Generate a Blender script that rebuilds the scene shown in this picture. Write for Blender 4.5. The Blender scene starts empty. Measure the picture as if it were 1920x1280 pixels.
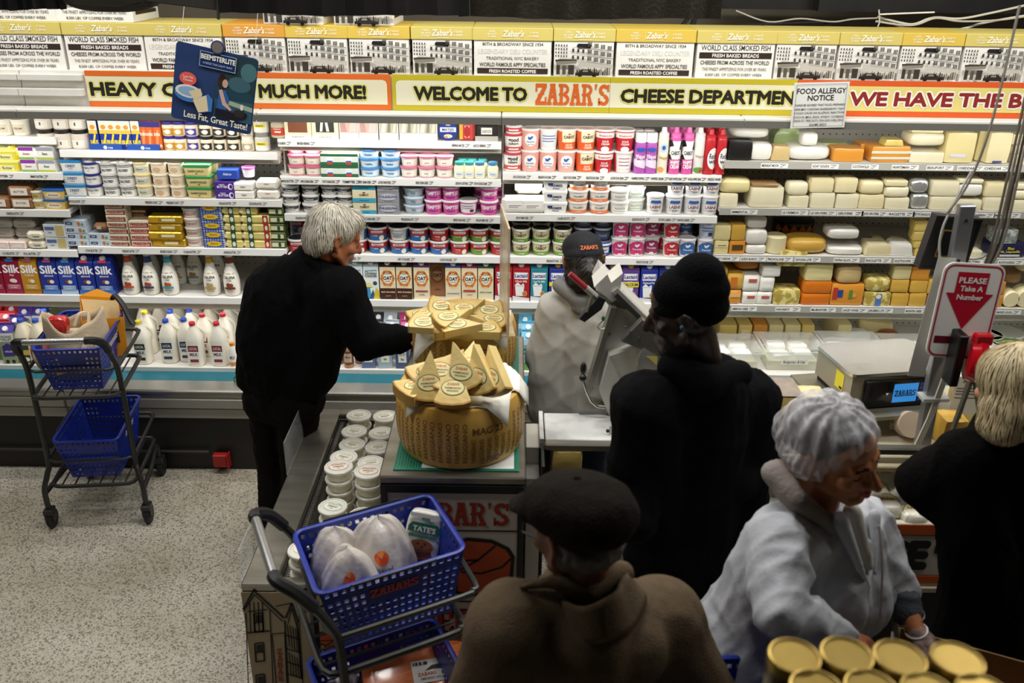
import bpy, bmesh, math, random
import numpy as np
from mathutils import Vector, Matrix, Euler
random.seed(7)
SC = bpy.context.scene
COL = SC.collection
R = math.radians
# ------------------------------------------------------------------ camera
CH, PITCH, ROLL, FPX = 2.75, R(24.1), R(0.75), 1700.0
CAMP = Vector((0, 0, CH))
FW = Vector((0, math.cos(PITCH), -math.sin(PITCH)))
_U = Vector((0, math.sin(PITCH), math.cos(PITCH)))
_R = Vector((1, 0, 0))
RT = _R * math.cos(ROLL) + _U * math.sin(ROLL)
UP = _U * math.cos(ROLL) - _R * math.sin(ROLL)
cam = bpy.data.cameras.new('camera')
cam.sensor_width = 36.0
cam.lens = FPX / 1920 * 36
cam.clip_start = 0.05
cam.dof.use_dof = True
cam.dof.focus_distance = 4.6
cam.dof.aperture_fstop = 3.2
camo = bpy.data.objects.new('camera', cam)
COL.objects.link(camo)
camo.matrix_world = Matrix(((RT.x, UP.x, -FW.x, 0), (RT.y, UP.y, -FW.y, 0), (RT.z, UP.z, -FW.z, CH), (0, 0, 0, 1)))
SC.camera = camo

def ray(px, py):
    return FW + RT * ((px - 960) / FPX) - UP * ((py - 640) / FPX)
def aty(px, py, y):
    d = ray(px, py); return CAMP + d * (y / d.y)
def atz(px, py, z):
    d = ray(px, py); return CAMP + d * ((z - CH) / d.z)
def atd(px, py, depth):          # depth along the viewing axis
    return CAMP + ray(px, py) * depth

# ------------------------------------------------------------------ world, exposure
SC.view_settings.view_transform = 'Standard'
SC.view_settings.look = 'None'
SC.view_settings.gamma = 1.0
SC.view_settings.exposure = 0.0
SC.view_settings.use_curve_mapping = False
W = bpy.data.worlds.new('world'); SC.world = W
W.use_nodes = True
W.node_tree.nodes['Background'].inputs[0].default_value = (0.9, 0.95, 1.0, 1)
W.node_tree.nodes['Background'].inputs[1].default_value = 0.008

def area(name, loc, sx, sy, energy, col, rx=0.0):
    l = bpy.data.lights.new(name, 'AREA'); l.shape = 'RECTANGLE'
    l.size, l.size_y, l.energy, l.color = sx, sy, energy, col
    o = bpy.data.objects.new(name, l); COL.objects.link(o)
    o.location = loc; o.rotation_euler = (rx, 0, 0)
    return o
COOL, WARM = (1.0, 0.985, 0.95), (1.0, 0.95, 0.86)
# fluorescent tubes under the canopy of every refrigerated case
for x, w, e in ((-2.95, 1.0, 3.1), (-1.81, 1.05, 3.3), (-0.65, 1.1, 3.5), (0.53, 1.1, 3.5), (1.75, 1.2, 3.5), (2.9, 1.0, 2.8)):
    area('canopy_light', (x, 4.53, 1.878), w, 0.06, e, COOL, R(20))
# ceiling troffers over the aisle and, fewer, over the counter
for x in (-2.4, -0.8, 0.8, 2.4):
    area('aisle_troffer_light', (x, 3.75, 3.34), 1.15, 0.25, 27, COOL)
for x, y, e in ((-1.9, 2.0, 18), (0.2, 2.6, 23), (2.2, 2.4, 17)):
    area('counter_troffer_light', (x, y, 3.34), 1.15, 0.25, e, COOL)

# ------------------------------------------------------------------ materials
def lin(h):
    h = h.lstrip('#')
    if len(h) == 3: h = ''.join(c * 2 for c in h)
    o = []
    for i in (0, 2, 4):
        c = int(h[i:i + 2], 16) / 255
        o.append(c / 12.92 if c <= .04045 else ((c + .055) / 1.055) ** 2.4)
    return (*o, 1)
_M = {}
def mat(hexc, rough=.5, metal=0., noise=None, bump=None, coat=0., emit=0., trans=0., name=None, alpha=1., sheen=0., sss=0., stretch=None, spec=None):
    """noise=(scale, other hex, amount): procedural colour variation; bump=(scale, strength)"""
    key = (hexc, rough, metal, noise, bump, coat, emit, trans, alpha, sheen, sss, stretch, spec)
    if key in _M: return _M[key]
    m = bpy.data.materials.new(name or 'm_' + hexc.strip('#'))
    m.use_nodes = True
    nt = m.node_tree; N = nt.nodes; L = nt.links
    b = N['Principled BSDF']
    b.inputs['Base Color'].default_value = lin(hexc)
    b.inputs['Roughness'].default_value = rough
    b.inputs['Metallic'].default_value = metal
    b.inputs['Coat Weight'].default_value = coat
    b.inputs['Coat Roughness'].default_value = .12
    b.inputs['Transmission Weight'].default_value = trans
    b.inputs['Alpha'].default_value = alpha
    if spec is not None: b.inputs['Specular IOR Level'].default_value = spec
    if sheen: b.inputs['Sheen Weight'].default_value = sheen
    if sss:
        b.inputs['Subsurface Weight'].default_value = sss
        b.inputs['Subsurface Radius'].default_value = (.012, .006, .004)
    if emit:
        b.inputs['Emission Color'].default_value = lin(hexc)
        b.inputs['Emission Strength'].default_value = emit
    tc = None
    def coord():
        nonlocal tc
        if tc is None:
            t = N.new('ShaderNodeTexCoord'); tc = t.outputs['Object']
            if stretch:
                mp = N.new('ShaderNodeMapping'); mp.inputs['Scale'].default_value = stretch
                L.new(tc, mp.inputs['Vector']); tc = mp.outputs['Vector']
        return tc
    if noise:
        n = N.new('ShaderNodeTexNoise'); n.inputs['Scale'].default_value = noise[0]
        n.inputs['Detail'].default_value = 5
        L.new(coord(), n.inputs['Vector'])
        rp = N.new('ShaderNodeValToRGB')
        a = noise[2]
        rp.color_ramp.elements[0].position = max(0, .5 - a / 2); rp.color_ramp.elements[1].position = min(1, .5 + a / 2)
        rp.color_ramp.elements[0].color = lin(hexc); rp.color_ramp.elements[1].color = lin(noise[1])
        L.new(n.outputs['Fac'], rp.inputs['Fac']); L.new(rp.outputs['Color'], b.inputs['Base Color'])
    if bump:
        n = N.new('ShaderNodeTexNoise'); n.inputs['Scale'].default_value = bump[0]; n.inputs['Detail'].default_value = 4
        L.new(coord(), n.inputs['Vector'])
        bp = N.new('ShaderNodeBump'); bp.inputs['Strength'].default_value = bump[1]; bp.inputs['Distance'].default_value = .01
        L.new(n.outputs['Fac'], bp.inputs['Height']); L.new(bp.outputs['Normal'], b.inputs['Normal'])
    _M[key] = m
    return m
def P(h): return mat(h, .38)            # printed plastic / card
def paper(h): return mat(h, .65)

# ------------------------------------------------------------------ mesh builder
class MB:
    def __init__(s): s.v = []; s.f = []; s.m = []
    def add(s, V, F, mi=0):
        o = len(s.v); s.v.extend(tuple(p) for p in V)
        s.f.extend(tuple(i + o for i in f) for f in F); s.m.extend([mi] * len(F)); return s
    def box(s, x0, x1, y0, y1, z0, z1, mi=0, b=0., mx=None):
        if x0 > x1: x0, x1 = x1, x0
        if y0 > y1: y0, y1 = y1, y0
        if z0 > z1: z0, z1 = z1, z0
        if not b:
            V = [(x, y, z) for x in (x0, x1) for y in (y0, y1) for z in (z0, z1)]
            F = [(0, 1, 3, 2), (4, 6, 7, 5), (0, 4, 5, 1), (2, 3, 7, 6), (0, 2, 6, 4), (1, 5, 7, 3)]
        else:
            V = []; idx = {}
            X = (x0, x1); Y = (y0, y1); Z = (z0, z1); sg = (1, -1)
            for i in (0, 1):
                for j in (0, 1):
                    for k in (0, 1):
                        for a in range(3):
                            p = [X[i] + sg[i] * b, Y[j] + sg[j] * b, Z[k] + sg[k] * b]
                            p[a] = (X[i], Y[j], Z[k])[a]
                            idx[i, j, k, a] = len(V); V.append(tuple(p))
            F = []
            def q(*c): F.append(tuple(idx[t] for t in c))
            for i in (0, 1):
                c = [(i, 0, 0, 0), (i, 0, 1, 0), (i, 1, 1, 0), (i, 1, 0, 0)]; q(*(c if i == 0 else c[::-1]))
                c = [(0, i, 0, 1), (1, i, 0, 1), (1, i, 1, 1), (0, i, 1, 1)]; q(*(c if i == 0 else c[::-1]))
                c = [(0, 0, i, 2), (0, 1, i, 2), (1, 1, i, 2), (1, 0, i, 2)]; q(*(c if i == 0 else c[::-1]))
            for i in (0, 1):
                for j in (0, 1):
                    q((i, j, 0, 0), (i, j, 0, 1), (i, j, 1, 1), (i, j, 1, 0))
                    q((i, 0, j, 0), (i, 0, j, 2), (i, 1, j, 2), (i, 1, j, 0))
                    q((0, i, j, 1), (0, i, j, 2), (1, i, j, 2), (1, i, j, 1))
                    for k in (0, 1): q((i, j, k, 0), (i, j, k, 1), (i, j, k, 2))
        if mx is not None: V = [mx @ Vector(p) for p in V]
        return s.add(V, F, mi)
    def lathe(s, prof, n=16, c=(0, 0, 0), mi=0, a0=0., a1=360., mx=None, mis=None):
        full = abs(a1 - a0) >= 359.9
        k = n if full else n + 1
        V = []
        for r, z in prof:
            for i in range(k):
                a = R(a0 + (a1 - a0) * i / n)
                V.append((c[0] + r * math.sin(a), c[1] - r * math.cos(a), c[2] + z))
        if mx is not None: V = [mx @ Vector(p) for p in V]
        for j in range(len(prof) - 1):
            F = []
            for i in range(n):
                i2 = (i + 1) % k
                F.append((j * k + i, j * k + i2, (j + 1) * k + i2, (j + 1) * k + i))
            if j == 0: o = len(s.v); s.v.extend(tuple(p) for p in V)
            s.f.extend(tuple(t + o for t in f) for f in F); s.m.extend([mis[j] if mis else mi] * len(F))
        if full:
            for j in (0, len(prof) - 1):
                if prof[j][0] > 1e-5:
                    f = tuple(o + j * k + i for i in range(k))
                    s.f.append(f if j else f[::-1]); s.m.append(mis[min(j, len(mis) - 1)] if mis else mi)
        return s
    def tube(s, pts, r, n=8, mi=0, closed=False, flat=1.0):
        pts = [Vector(p) for p in pts]; m = len(pts)
        rr = r if isinstance(r, (list, tuple)) else [r] * m
        V = []; up = None
        for i, p in enumerate(pts):
            if closed: t = pts[(i + 1) % m] - pts[i - 1]
            else: t = pts[min(i + 1, m - 1)] - pts[max(i - 1, 0)]
            t.normalize()
            if up is None:
                up = Vector((0, 0, 1)) if abs(t.z) < .9 else Vector((1, 0, 0))
            a = (up - t * up.dot(t))
            if a.length < 1e-6: a = t.orthogonal()
            a.normalize(); up = a; b = t.cross(a)
            for j in range(n):
                w = 2 * math.pi * j / n
                V.append(p + (a * math.cos(w) * flat + b * math.sin(w)) * rr[i])
        F = []
        for i in range(m if closed else m - 1):
            for j in range(n):
                F.append((i * n + j, i * n + (j + 1) % n, ((i + 1) % m) * n + (j + 1) % n, ((i + 1) % m) * n + j))
        if not closed:
            F.append(tuple(range(n))[::-1]); F.append(tuple((m - 1) * n + j for j in range(n)))
        return s.add(V, F, mi)
    def prism(s, poly, fn, t, mi=0):
        """extrude 2-D poly; fn(x, y, w) -> 3-D, w in 0..t"""
        n = len(poly)
        V = [fn(x, y, 0) for x, y in poly] + [fn(x, y, t) for x, y in poly]
        F = [tuple(range(n)), tuple(range(2 * n - 1, n - 1, -1))] + [(i, i + n, (i + 1) % n + n, (i + 1) % n) for i in range(n)]
        return s.add(V, F, mi)
    def poly(s, pts, fn, mi=0):
        return s.add([fn(x, y) for x, y in pts], [tuple(range(len(pts)))], mi)
    def rect(s, x0, x1, y0, y1, fn, mi=0):
        return s.poly([(x0, y0), (x1, y0), (x1, y1), (x0, y1)], fn, mi)
    def ell(s, cx, cy, rx, ry, fn, mi=0, n=18):
        return s.poly([(cx + rx * math.cos(2 * math.pi * i / n), cy + ry * math.sin(2 * math.pi * i / n)) for i in range(n)], fn, mi)
    def line(s, x0, y0, x1, y1, w, fn, mi=0):
        dx, dy = x1 - x0, y1 - y0; l = math.hypot(dx, dy) or 1
        nx, ny = -dy / l * w / 2, dx / l * w / 2
        return s.poly([(x0 - nx, y0 - ny), (x1 - nx, y1 - ny), (x1 + nx, y1 + ny), (x0 + nx, y0 + ny)], fn, mi)
    def text(s, txt, h, x, y, fn, mi=0, wt=0, al='c', fit=None, sp=1.0, shear=0.):
        V, F, w = text_geo(txt, wt, sp)
        k = h; kx = h
        if fit and w * h > fit: kx = fit / w
        ox = {'c': -w / 2, 'l': 0, 'r': -w}[al]
        return s.add([fn(x + (p[0] + ox) * kx + shear * p[1] * k, y + p[1] * k) for p in V], F, mi)
    def sphere(s, c, r, n=10, m=6, mi=0):
        rx, ry, rz = r if isinstance(r, (tuple, list)) else (r, r, r)
        V = [(c[0], c[1], c[2] - rz)]
        for j in range(1, m):
            t = -math.pi / 2 + math.pi * j / m
            for i in range(n):
                a = 2 * math.pi * i / n
                V.append((c[0] + rx * math.cos(t) * math.cos(a), c[1] + ry * math.cos(t) * math.sin(a), c[2] + rz * math.sin(t)))
        V.append((c[0], c[1], c[2] + rz))
        F = [(0, 1 + (i + 1) % n, 1 + i) for i in range(n)]
        for j in range(m - 2):
            for i in range(n):
                a = 1 + j * n + i; b = 1 + j * n + (i + 1) % n
                F.append((a, b, b + n, a + n))
        t = len(V) - 1; o = 1 + (m - 2) * n
        F += [(o + i, o + (i + 1) % n, t) for i in range(n)]
        return s.add(V, F, mi)
    def mesh(s, name, mats, smooth=35):
        me = bpy.data.meshes.new(name)
        me.from_pydata(s.v, [], s.f)
        for m in mats: me.materials.append(m)
        if len(mats) > 1: me.polygons.foreach_set('material_index', s.m)
        if smooth:
            me.polygons.foreach_set('use_smooth', [True] * len(s.f))
            me.update(); me.set_sharp_from_angle(angle=R(smooth))
        me.update()
        return me
FRONT = lambda y: (lambda a, b: (a, y, b))
# glyphs of the built-in font, cap height = 1
_G = {}
def _glyph(ch, off):
    def geo(t):
        c = bpy.data.curves.new('g', 'FONT'); c.body = t; c.size = 1; c.resolution_u = 2; c.offset = off; c.fill_mode = 'FRONT'
        o = bpy.data.objects.new('g', c); me = o.to_mesh()
        V = np.array([v.co[:2] for v in me.vertices]) if len(me.vertices) else np.zeros((0, 2))
        F = [tuple(p.vertices) for p in me.polygons]
        o.to_mesh_clear(); bpy.data.objects.remove(o); bpy.data.curves.remove(c)
        return V, F
    if ('cap', 0) not in _G:
        V, _ = geo('H'); _G['cap', 0] = float(V[:, 1].max())
        A, _ = geo('||'); B, _ = geo('|'); _G['bar', 0] = (float(B[:, 0].max()), float(A[:, 0].max()))
    cap = _G['cap', 0]; b1, b2 = _G['bar', 0]
    A, _ = geo('|' + ch + '|')
    adv = (float(A[:, 0].max()) - off - b2) / cap
    V, F = geo(ch)
    return V / cap, F, adv
_T = {}
def text_geo(t, off, sp):
    k = (t, off, sp)
    if k in _T: return _T[k]
    x = 0; VV = []; FF = []
    for ch in t:
        if (ch, off) not in _G: _G[ch, off] = _glyph(ch, off)
        V, F, adv = _G[ch, off]
        o = len(VV); VV += [(p[0] + x, p[1]) for p in V]; FF += [tuple(i + o for i in f) for f in F]
        x += adv * sp + off * .8
    _T[k] = (VV, FF, x)
    return _T[k]

# ------------------------------------------------------------------ objects
def link(name, me, parent=None, loc=None):
    o = bpy.data.objects.new(name, me); COL.objects.link(o)
    if parent is not None: o.parent = parent
    if loc is not None: o.location = loc
    return o
def obj(name, mb, mats, parent=None, loc=None, smooth=35):
    if not isinstance(mats, (list, tuple)): mats = [mats]
    return link(name, mb.mesh(name, mats, smooth), parent, loc)
def tag(o, label, cat, group=None):
    o['label'] = label; o['category'] = cat
    if group: o['group'] = group
    return o
def empty(name, loc, label, cat, group=None, rz=0):
    o = bpy.data.objects.new(name, None); COL.objects.link(o)
    o.location = loc; o.rotation_euler = (0, 0, rz); o.empty_display_size = .1
    return tag(o, label, cat, group)
def struct(name, mb, mats, smooth=0):
    o = obj(name, mb, mats, smooth=smooth); o['kind'] = 'structure'; return o
ORD = ['first', 'second', 'third', 'fourth', 'fifth', 'sixth', 'seventh', 'eighth', 'ninth', 'tenth', 'eleventh', 'twelfth', 'thirteenth', 'fourteenth', 'fifteenth', 'sixteenth', 'seventeenth', 'eighteenth']
class Kind:
    """parts: list of (name, MB, mats, parent index or None); part 0 is the thing itself"""
    def __init__(s, desc, cat, parts, h, smooth=35):
        s.desc, s.cat, s.h = desc, cat, h
        s.parts = [(n, mb.mesh(n, ms if isinstance(ms, (list, tuple)) else [ms], smooth), pi) for n, mb, ms, pi in parts]
    def put(s, loc, label, group=None, rz=0., rx=0., ry=0., sc=1.):
        os = []
        for n, me, pi in s.parts:
            o = bpy.data.objects.new(n, me); COL.objects.link(o)
            if pi is not None: o.parent = os[pi]
            os.append(o)
        o = os[0]; o.location = loc; o.rotation_euler = (rx, ry, rz); o.scale = (sc, sc, sc)
        tag(o, label, s.cat, group)
        return o
# ------------------------------------------------------------------ room
def terrazzo():
    m = bpy.data.materials.new('terrazzo'); m.use_nodes = True
    nt = m.node_tree; N = nt.nodes; L = nt.links; b = N['Principled BSDF']
    tc = N.new('ShaderNodeTexCoord')
    v = N.new('ShaderNodeTexVoronoi'); v.inputs['Scale'].default_value = 150
    n = N.new('ShaderNodeTexNoise'); n.inputs['Scale'].default_value = 240; n.inputs['Detail'].default_value = 3
    n2 = N.new('ShaderNodeTexNoise'); n2.inputs['Scale'].default_value = 2.2; n2.inputs['Detail'].default_value = 4
    for t in (v, n, n2): L.new(tc.outputs['Object'], t.inputs['Vector'])
    r1 = N.new('ShaderNodeValToRGB'); e = r1.color_ramp.elements
    e[0].position = .0; e[0].color = lin('#7d776a'); e[1].position = 1; e[1].color = lin('#dcd6c8')
    for p, c in ((.22, '#a09a8b'), (.3, '#c9c2b3'), (.75, '#d2ccbd')):
        q = e.new(p); q.color = lin(c)
    sep = N.new('ShaderNodeSeparateColor'); L.new(v.outputs['Color'], sep.inputs[0]); L.new(sep.outputs[0], r1.inputs['Fac'])
    r2 = N.new('ShaderNodeValToRGB'); r2.color_ramp.elements[0].position = .36; r2.color_ramp.elements[1].position = .46
    r2.color_ramp.elements[0].color = lin('#a39d8f'); r2.color_ramp.elements[1].color = (1, 1, 1, 1)
    L.new(n.outputs['Fac'], r2.inputs['Fac'])
    r3 = N.new('ShaderNodeValToRGB'); r3.color_ramp.elements[0].position = .3; r3.color_ramp.elements[1].position = .7
    r3.color_ramp.elements[0].color = lin('#d8d4ca'); r3.color_ramp.elements[1].color = (1, 1, 1, 1)
    L.new(n2.outputs['Fac'], r3.inputs['Fac'])
    def mul(a, c):
        x = N.new('ShaderNodeMix'); x.data_type = 'RGBA'; x.blend_type = 'MULTIPLY'; x.inputs[0].default_value = 1
        L.new(a, x.inputs[6]); L.new(c, x.inputs[7]); return x.outputs[2]
    L.new(mul(mul(r1.outputs['Color'], r2.outputs['Color']), r3.outputs['Color']), b.inputs['Base Color'])
    b.inputs['Roughness'].default_value = .42
    return m
struct('floor', MB().box(-5, 5, -2, 5.6, -.05, 0), terrazzo())
struct('wall_back', MB().box(-5, 5, 5.56, 5.66, 0, 3.6), mat('#6a6150', .85, noise=(3, '#5a5244', .6)))
struct('ceiling', MB().box(-5, 5, -2, 5.6, 3.6, 3.7), mat('#3a372f', .9))
struct('wall_left', MB().box(-5.1, -5, -2, 5.6, 0, 3.6), mat('#8d877a', .8))
struct('wall_right', MB().box(5, 5.1, -2, 5.6, 0, 3.6), mat('#8d877a', .8))
TUBE = mat('#fffdf5', .4, emit=6)
k = 0
for x, y in [(-2.4, 3.75), (-.8, 3.75), (.8, 3.75), (2.4, 3.75), (-1.9, 2.0), (.2, 2.6), (2.2, 2.4)]:
    o = empty('ceiling_light', (x, y, 3.6), 'white ceiling troffer light %s over the %s' % (['far left', 'centre left', 'centre right', 'far right', 'at the left', 'in the middle', 'at the right'][k], 'dairy aisle' if k < 4 else 'cheese counter'), 'light', 'ceiling troffer lights'); k += 1
    obj('housing', MB().box(-.6, .6, -.15, .15, -.24, -.2).box(-.6, .6, -.15, -.14, -.25, -.2).box(-.6, .6, .14, .15, -.25, -.2), mat('#e8e6e0', .4), o)
    for dy in (-.06, .06):
        obj('tube', MB().tube([(-.55, dy, -.215), (.55, dy, -.215)], .013), TUBE, o)
    for dx in (-.4, .4): obj('hanger', MB().tube([(dx, 0, 0), (dx, 0, -.2)], .004), mat('#777', .4, .8), o)

# ------------------------------------------------------------------ refrigerated cases
WHITE = mat('#eceae4', .35, noise=(9, '#d9d5ca', .9), name='white_enamel')
RAIL = mat('#f3f2ee', .3)
LIPM = mat('#d6d2c6', .45, noise=(5, '#b9b09a', .5))
GREY = mat('#6e6c65', .5)
STEEL = mat('#b9b7b0', .32, .75, noise=(4, '#8f8c84', .8), bump=(60, .05), name='steel')
BLACK = mat('#0c0c0c', .6)
TEAL = mat('#1d6675', .35); TEALL = mat('#4a9db0', .35)
def pegboard():
    m = bpy.data.materials.new('pegboard'); m.use_nodes = True
    nt = m.node_tree; N = nt.nodes; L = nt.links; b = N['Principled BSDF']
    tc = N.new('ShaderNodeTexCoord'); sx = N.new('ShaderNodeSeparateXYZ'); L.new(tc.outputs['Object'], sx.inputs[0])
    def math_(op, a, bb=None):
        n = N.new('ShaderNodeMath'); n.operation = op
        for i, q in enumerate((a, bb)):
            if q is None: continue
            if isinstance(q, (int, float)): n.inputs[i].default_value = q
            else: L.new(q, n.inputs[i])
        return n.outputs[0]
    d = []
    for c in ('X', 'Z'):
        f = math_('FRACT', math_('MULTIPLY', sx.outputs[c], 26.))
        f = math_('SUBTRACT', f, .5); d.append(math_('MULTIPLY', f, f))
    r = math_('LESS_THAN', math_('ADD', d[0], d[1]), .012)
    mx = N.new('ShaderNodeMix'); mx.data_type = 'RGBA'
    L.new(r, mx.inputs[0]); mx.inputs[6].default_value = lin('#d9d6cc'); mx.inputs[7].default_value = lin('#15130f')
    L.new(mx.outputs[2], b.inputs['Base Color']); b.inputs['Roughness'].default_value = .5
    return m
PEG = pegboard()
SH_Y = 4.75       # shelf front distance
CY0 = 4.42        # canopy front
zc0 = aty(720, 230, CY0).z; zc1 = aty(720, 213, CY0).z
zsb = zc1 + .001; zbox = aty(720, 138.5, 4.56).z
DECK_Z = .50
def rail_z(px, py, y=SH_Y): return aty(px, py, y).z
class Shelf: pass
SHELVES = {}
SECT = {'far': (-3.45, -2.40), 'left': (-2.40, -1.245), 'mid': (-1.245, -.065), 'right': (-.065, 1.105), 'cheese': (1.105, 3.4)}
CASE_LABEL = {'far': 'white open refrigerated case at the far left edge holding wrapped butter', 'left': 'white open refrigerated case stocked with butter, tubes and almond milk',
              'mid': 'white open refrigerated case of cream cheese behind the white haired man', 'right': 'white open refrigerated case of sour cream behind the white coated worker',
              'cheese': 'white open refrigerated case at right filled with blocks of cheese'}
# shelf id: (section, pixel x, pixel y of shelf top at its front, words, underside lip)
SDEF = [('f1', 'far', 30, 257, 'cream pot shelf', 1), ('f2', 'far', 50, 324, 'yellow spread shelf', 0), ('f3', 'far', 50, 394, 'brown paper butter shelf', 0), ('f4', 'far', 50, 469, 'butter roll shelf', 0), ('f5', 'far', 50, 553, 'soy milk shelf', 2),
        ('l1', 'left', 300, 284, 'tube and jar shelf', 1), ('l2', 'left', 300, 373, 'butter tub shelf', 0), ('l3', 'left', 300, 465, 'butter stick shelf', 0), ('l4', 'left', 300, 557, 'almond milk shelf', 2),
        ('m1', 'mid', 720, 264, 'smoked fish shelf', 1), ('m2', 'mid', 720, 335, 'pink lid tub shelf', 0), ('m3', 'mid', 720, 404, 'cream cheese shelf', 0), ('m4', 'mid', 720, 479, 'red cottage cheese shelf', 0), ('m5', 'mid', 720, 563, 'oat milk shelf', 2),
        ('r1', 'right', 1140, 327, 'sour cream shelf', 1), ('r2', 'right', 1140, 404, 'ricotta shelf', 0), ('r3', 'right', 1140, 484, 'friendship tub shelf', 0), ('r4', 'right', 1140, 569, 'lactose free milk shelf', 2),
        ('c1', 'cheese', 1550, 305, 'top cheese shelf', 0), ('c2', 'cheese', 1550, 393, 'second cheese shelf', 0), ('c3', 'cheese', 1550, 481, 'third cheese shelf', 0), ('c4', 'cheese', 1550, 575, 'lowest cheese shelf', 2)]
CASES = {}
for sec, (x0, x1) in SECT.items():
    xm = (x0 + x1) / 2; w = (x1 - x0) / 2 - .002
    o = empty('refrigerated_case', (xm, 4.9, 0), CASE_LABEL[sec], 'fridge case', 'refrigerated wall cases')
    CASES[sec] = o
    Y = -4.9
    obj('canopy', MB().box(-w, w, CY0 + Y, 5.45 + Y, zc0, zc1, b=.004).box(-w, w, 4.52 + Y, 5.45 + Y, zc1, zbox), [WHITE], o)
    obj('canopy_fascia', MB().box(-w, w, CY0 - .006 + Y, CY0 + Y - .0005, zc0 - .002, zc1 - .012), GREY, o)
    obj('light_tube', MB().tube([(-w + .08, 4.6 + Y, zc0 - .009), (w - .08, 4.6 + Y, zc0 - .009)], .008), mat('#fffdf5', .4, emit=3), o)
    obj('back_panel', MB().box(-w, w, 5.36 + Y, 5.5 + Y, .1, zc0), PEG, o)
    obj('deck', MB().box(-w, w, 4.60 + Y, 5.35 + Y, DECK_Z - .05, DECK_Z).box(-w, w, 4.585 + Y, 4.60 + Y, DECK_Z - .05, DECK_Z + .012), WHITE, o)
    obj('base', MB().box(-w, w, 4.42 + Y, 5.5 + Y, .12, DECK_Z - .06), LIPM, o)
    obj('front_channel', MB().add([(-w, 4.585 + Y, DECK_Z - .012), (w, 4.585 + Y, DECK_Z - .012), (w, 4.49 + Y, DECK_Z - .028), (-w, 4.49 + Y, DECK_Z - .028), (w, 4.43 + Y, DECK_Z - .032), (-w, 4.43 + Y, DECK_Z - .032),
                                   (w, 4.43 + Y, .4), (-w, 4.43 + Y, .4)], [(0, 3, 2, 1)], 0).add([(-w, 4.49 + Y, DECK_Z - .028), (w, 4.49 + Y, DECK_Z - .028), (w, 4.43 + Y, DECK_Z - .032), (-w, 4.43 + Y, DECK_Z - .032)], [(0, 3, 2, 1)], 1), [TEAL, TEALL], o, smooth=0)
    obj('bumper', MB().box(-w, w, 4.30 + Y, 4.425 + Y, .49, .515, b=.008).box(-w, w, 4.315 + Y, 4.425 + Y, .462, .4895), [STEEL], o)
    obj('front_panel', MB().box(-w, w, 4.305 + Y, 4.43 + Y, .4, .461, b=.006).box(-w, w, 4.315 + Y, 4.43 + Y, .335, .399, b=.006), mat('#a9a69d', .4, .3, noise=(3, '#8b887f', .7)), o)
    obj('kick_plate', MB().box(-w, w, 4.345 + Y, 4.5 + Y, .0, .334), mat('#121110', .5, noise=(4, '#1d1b18', .6)), o)
    obj('end_panel', MB().box(-w - .0015, -w + .006, 4.86 + Y, 5.35 + Y, DECK_Z, zc0), WHITE, o)
for sid, sec, px, py, words, lip in SDEF:
    s = Shelf(); SHELVES[sid] = s
    s.id, s.words, s.py = sid, words, py
    s.z = rail_z(px, py); s.sec = sec; s.x0, s.x1 = SECT[sec]; s.tags = []; s.px = px
    o = CASES[sec]; xm = o.location.x; w = (s.x1 - s.x0) / 2 - .004; Y = -4.9
    mb = MB().box(-w, w, SH_Y + .012 + Y, 5.34 + Y, s.z - .022, s.z)
    s.obj = obj('shelf', mb, WHITE, o, smooth=0)
    obj('price_rail', MB().box(-w, w, SH_Y + Y, SH_Y + .0115 + Y, s.z - .038, s.z + .003, b=.002), RAIL if sec != 'cheese' else mat('#aeaca4', .35), s.obj, smooth=0)
    if lip: obj('lamp_housing', MB().box(-w, w, SH_Y + .035 + Y, SH_Y + .09 + Y, s.z - (.066 if lip == 1 else .085), s.z - .0225, b=.003), LIPM, s.obj, smooth=0)
    if lip: area('shelf_lamp', (xm, SH_Y + .055, s.z - (.07 if lip == 1 else .09)), 2 * w - .1, .03, (2 * w) * (1.1 if lip == 1 else .5), COOL, R(8))
    for dx in (-w + .02, w - .02):
        obj('bracket', MB().box(dx - .003, dx + .003, SH_Y + .06 + Y, 5.35 + Y, s.z - .05, s.z - .0225), GREY, s.obj, smooth=0)
def rtag(sid, px, txt, wpx=48, plate=True):
    s = SHELVES[sid]; o = CASES[s.sec]
    c = aty(px, s.py + .014 * (px - s.px) + 7, SH_Y)
    w = wpx * .00285; mb = MB(); y = SH_Y - 4.9
    x = c.x - o.location.x
    z = s.z - .019
    if plate: mb.box(x - w / 2, x + w / 2, y - .0015, y - .0003, z - .013, z + .012, 0)
    f = FRONT(y - .0022)
    mb.text(txt, .013, x - w * .47, z - .006, f, 1, wt=.02, al='l', fit=w * .62)
    for q in range(3): mb.rect(x + w * (.2 + .1 * (q == 1)), x + w * (.32 + .05 * q), z - .007 + q * .006, z - .0045 + q * .006, f, 1)
    obj('price_tag', mb, [RAIL, mat('#1b1a18', .6)], s.obj, smooth=0)
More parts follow.
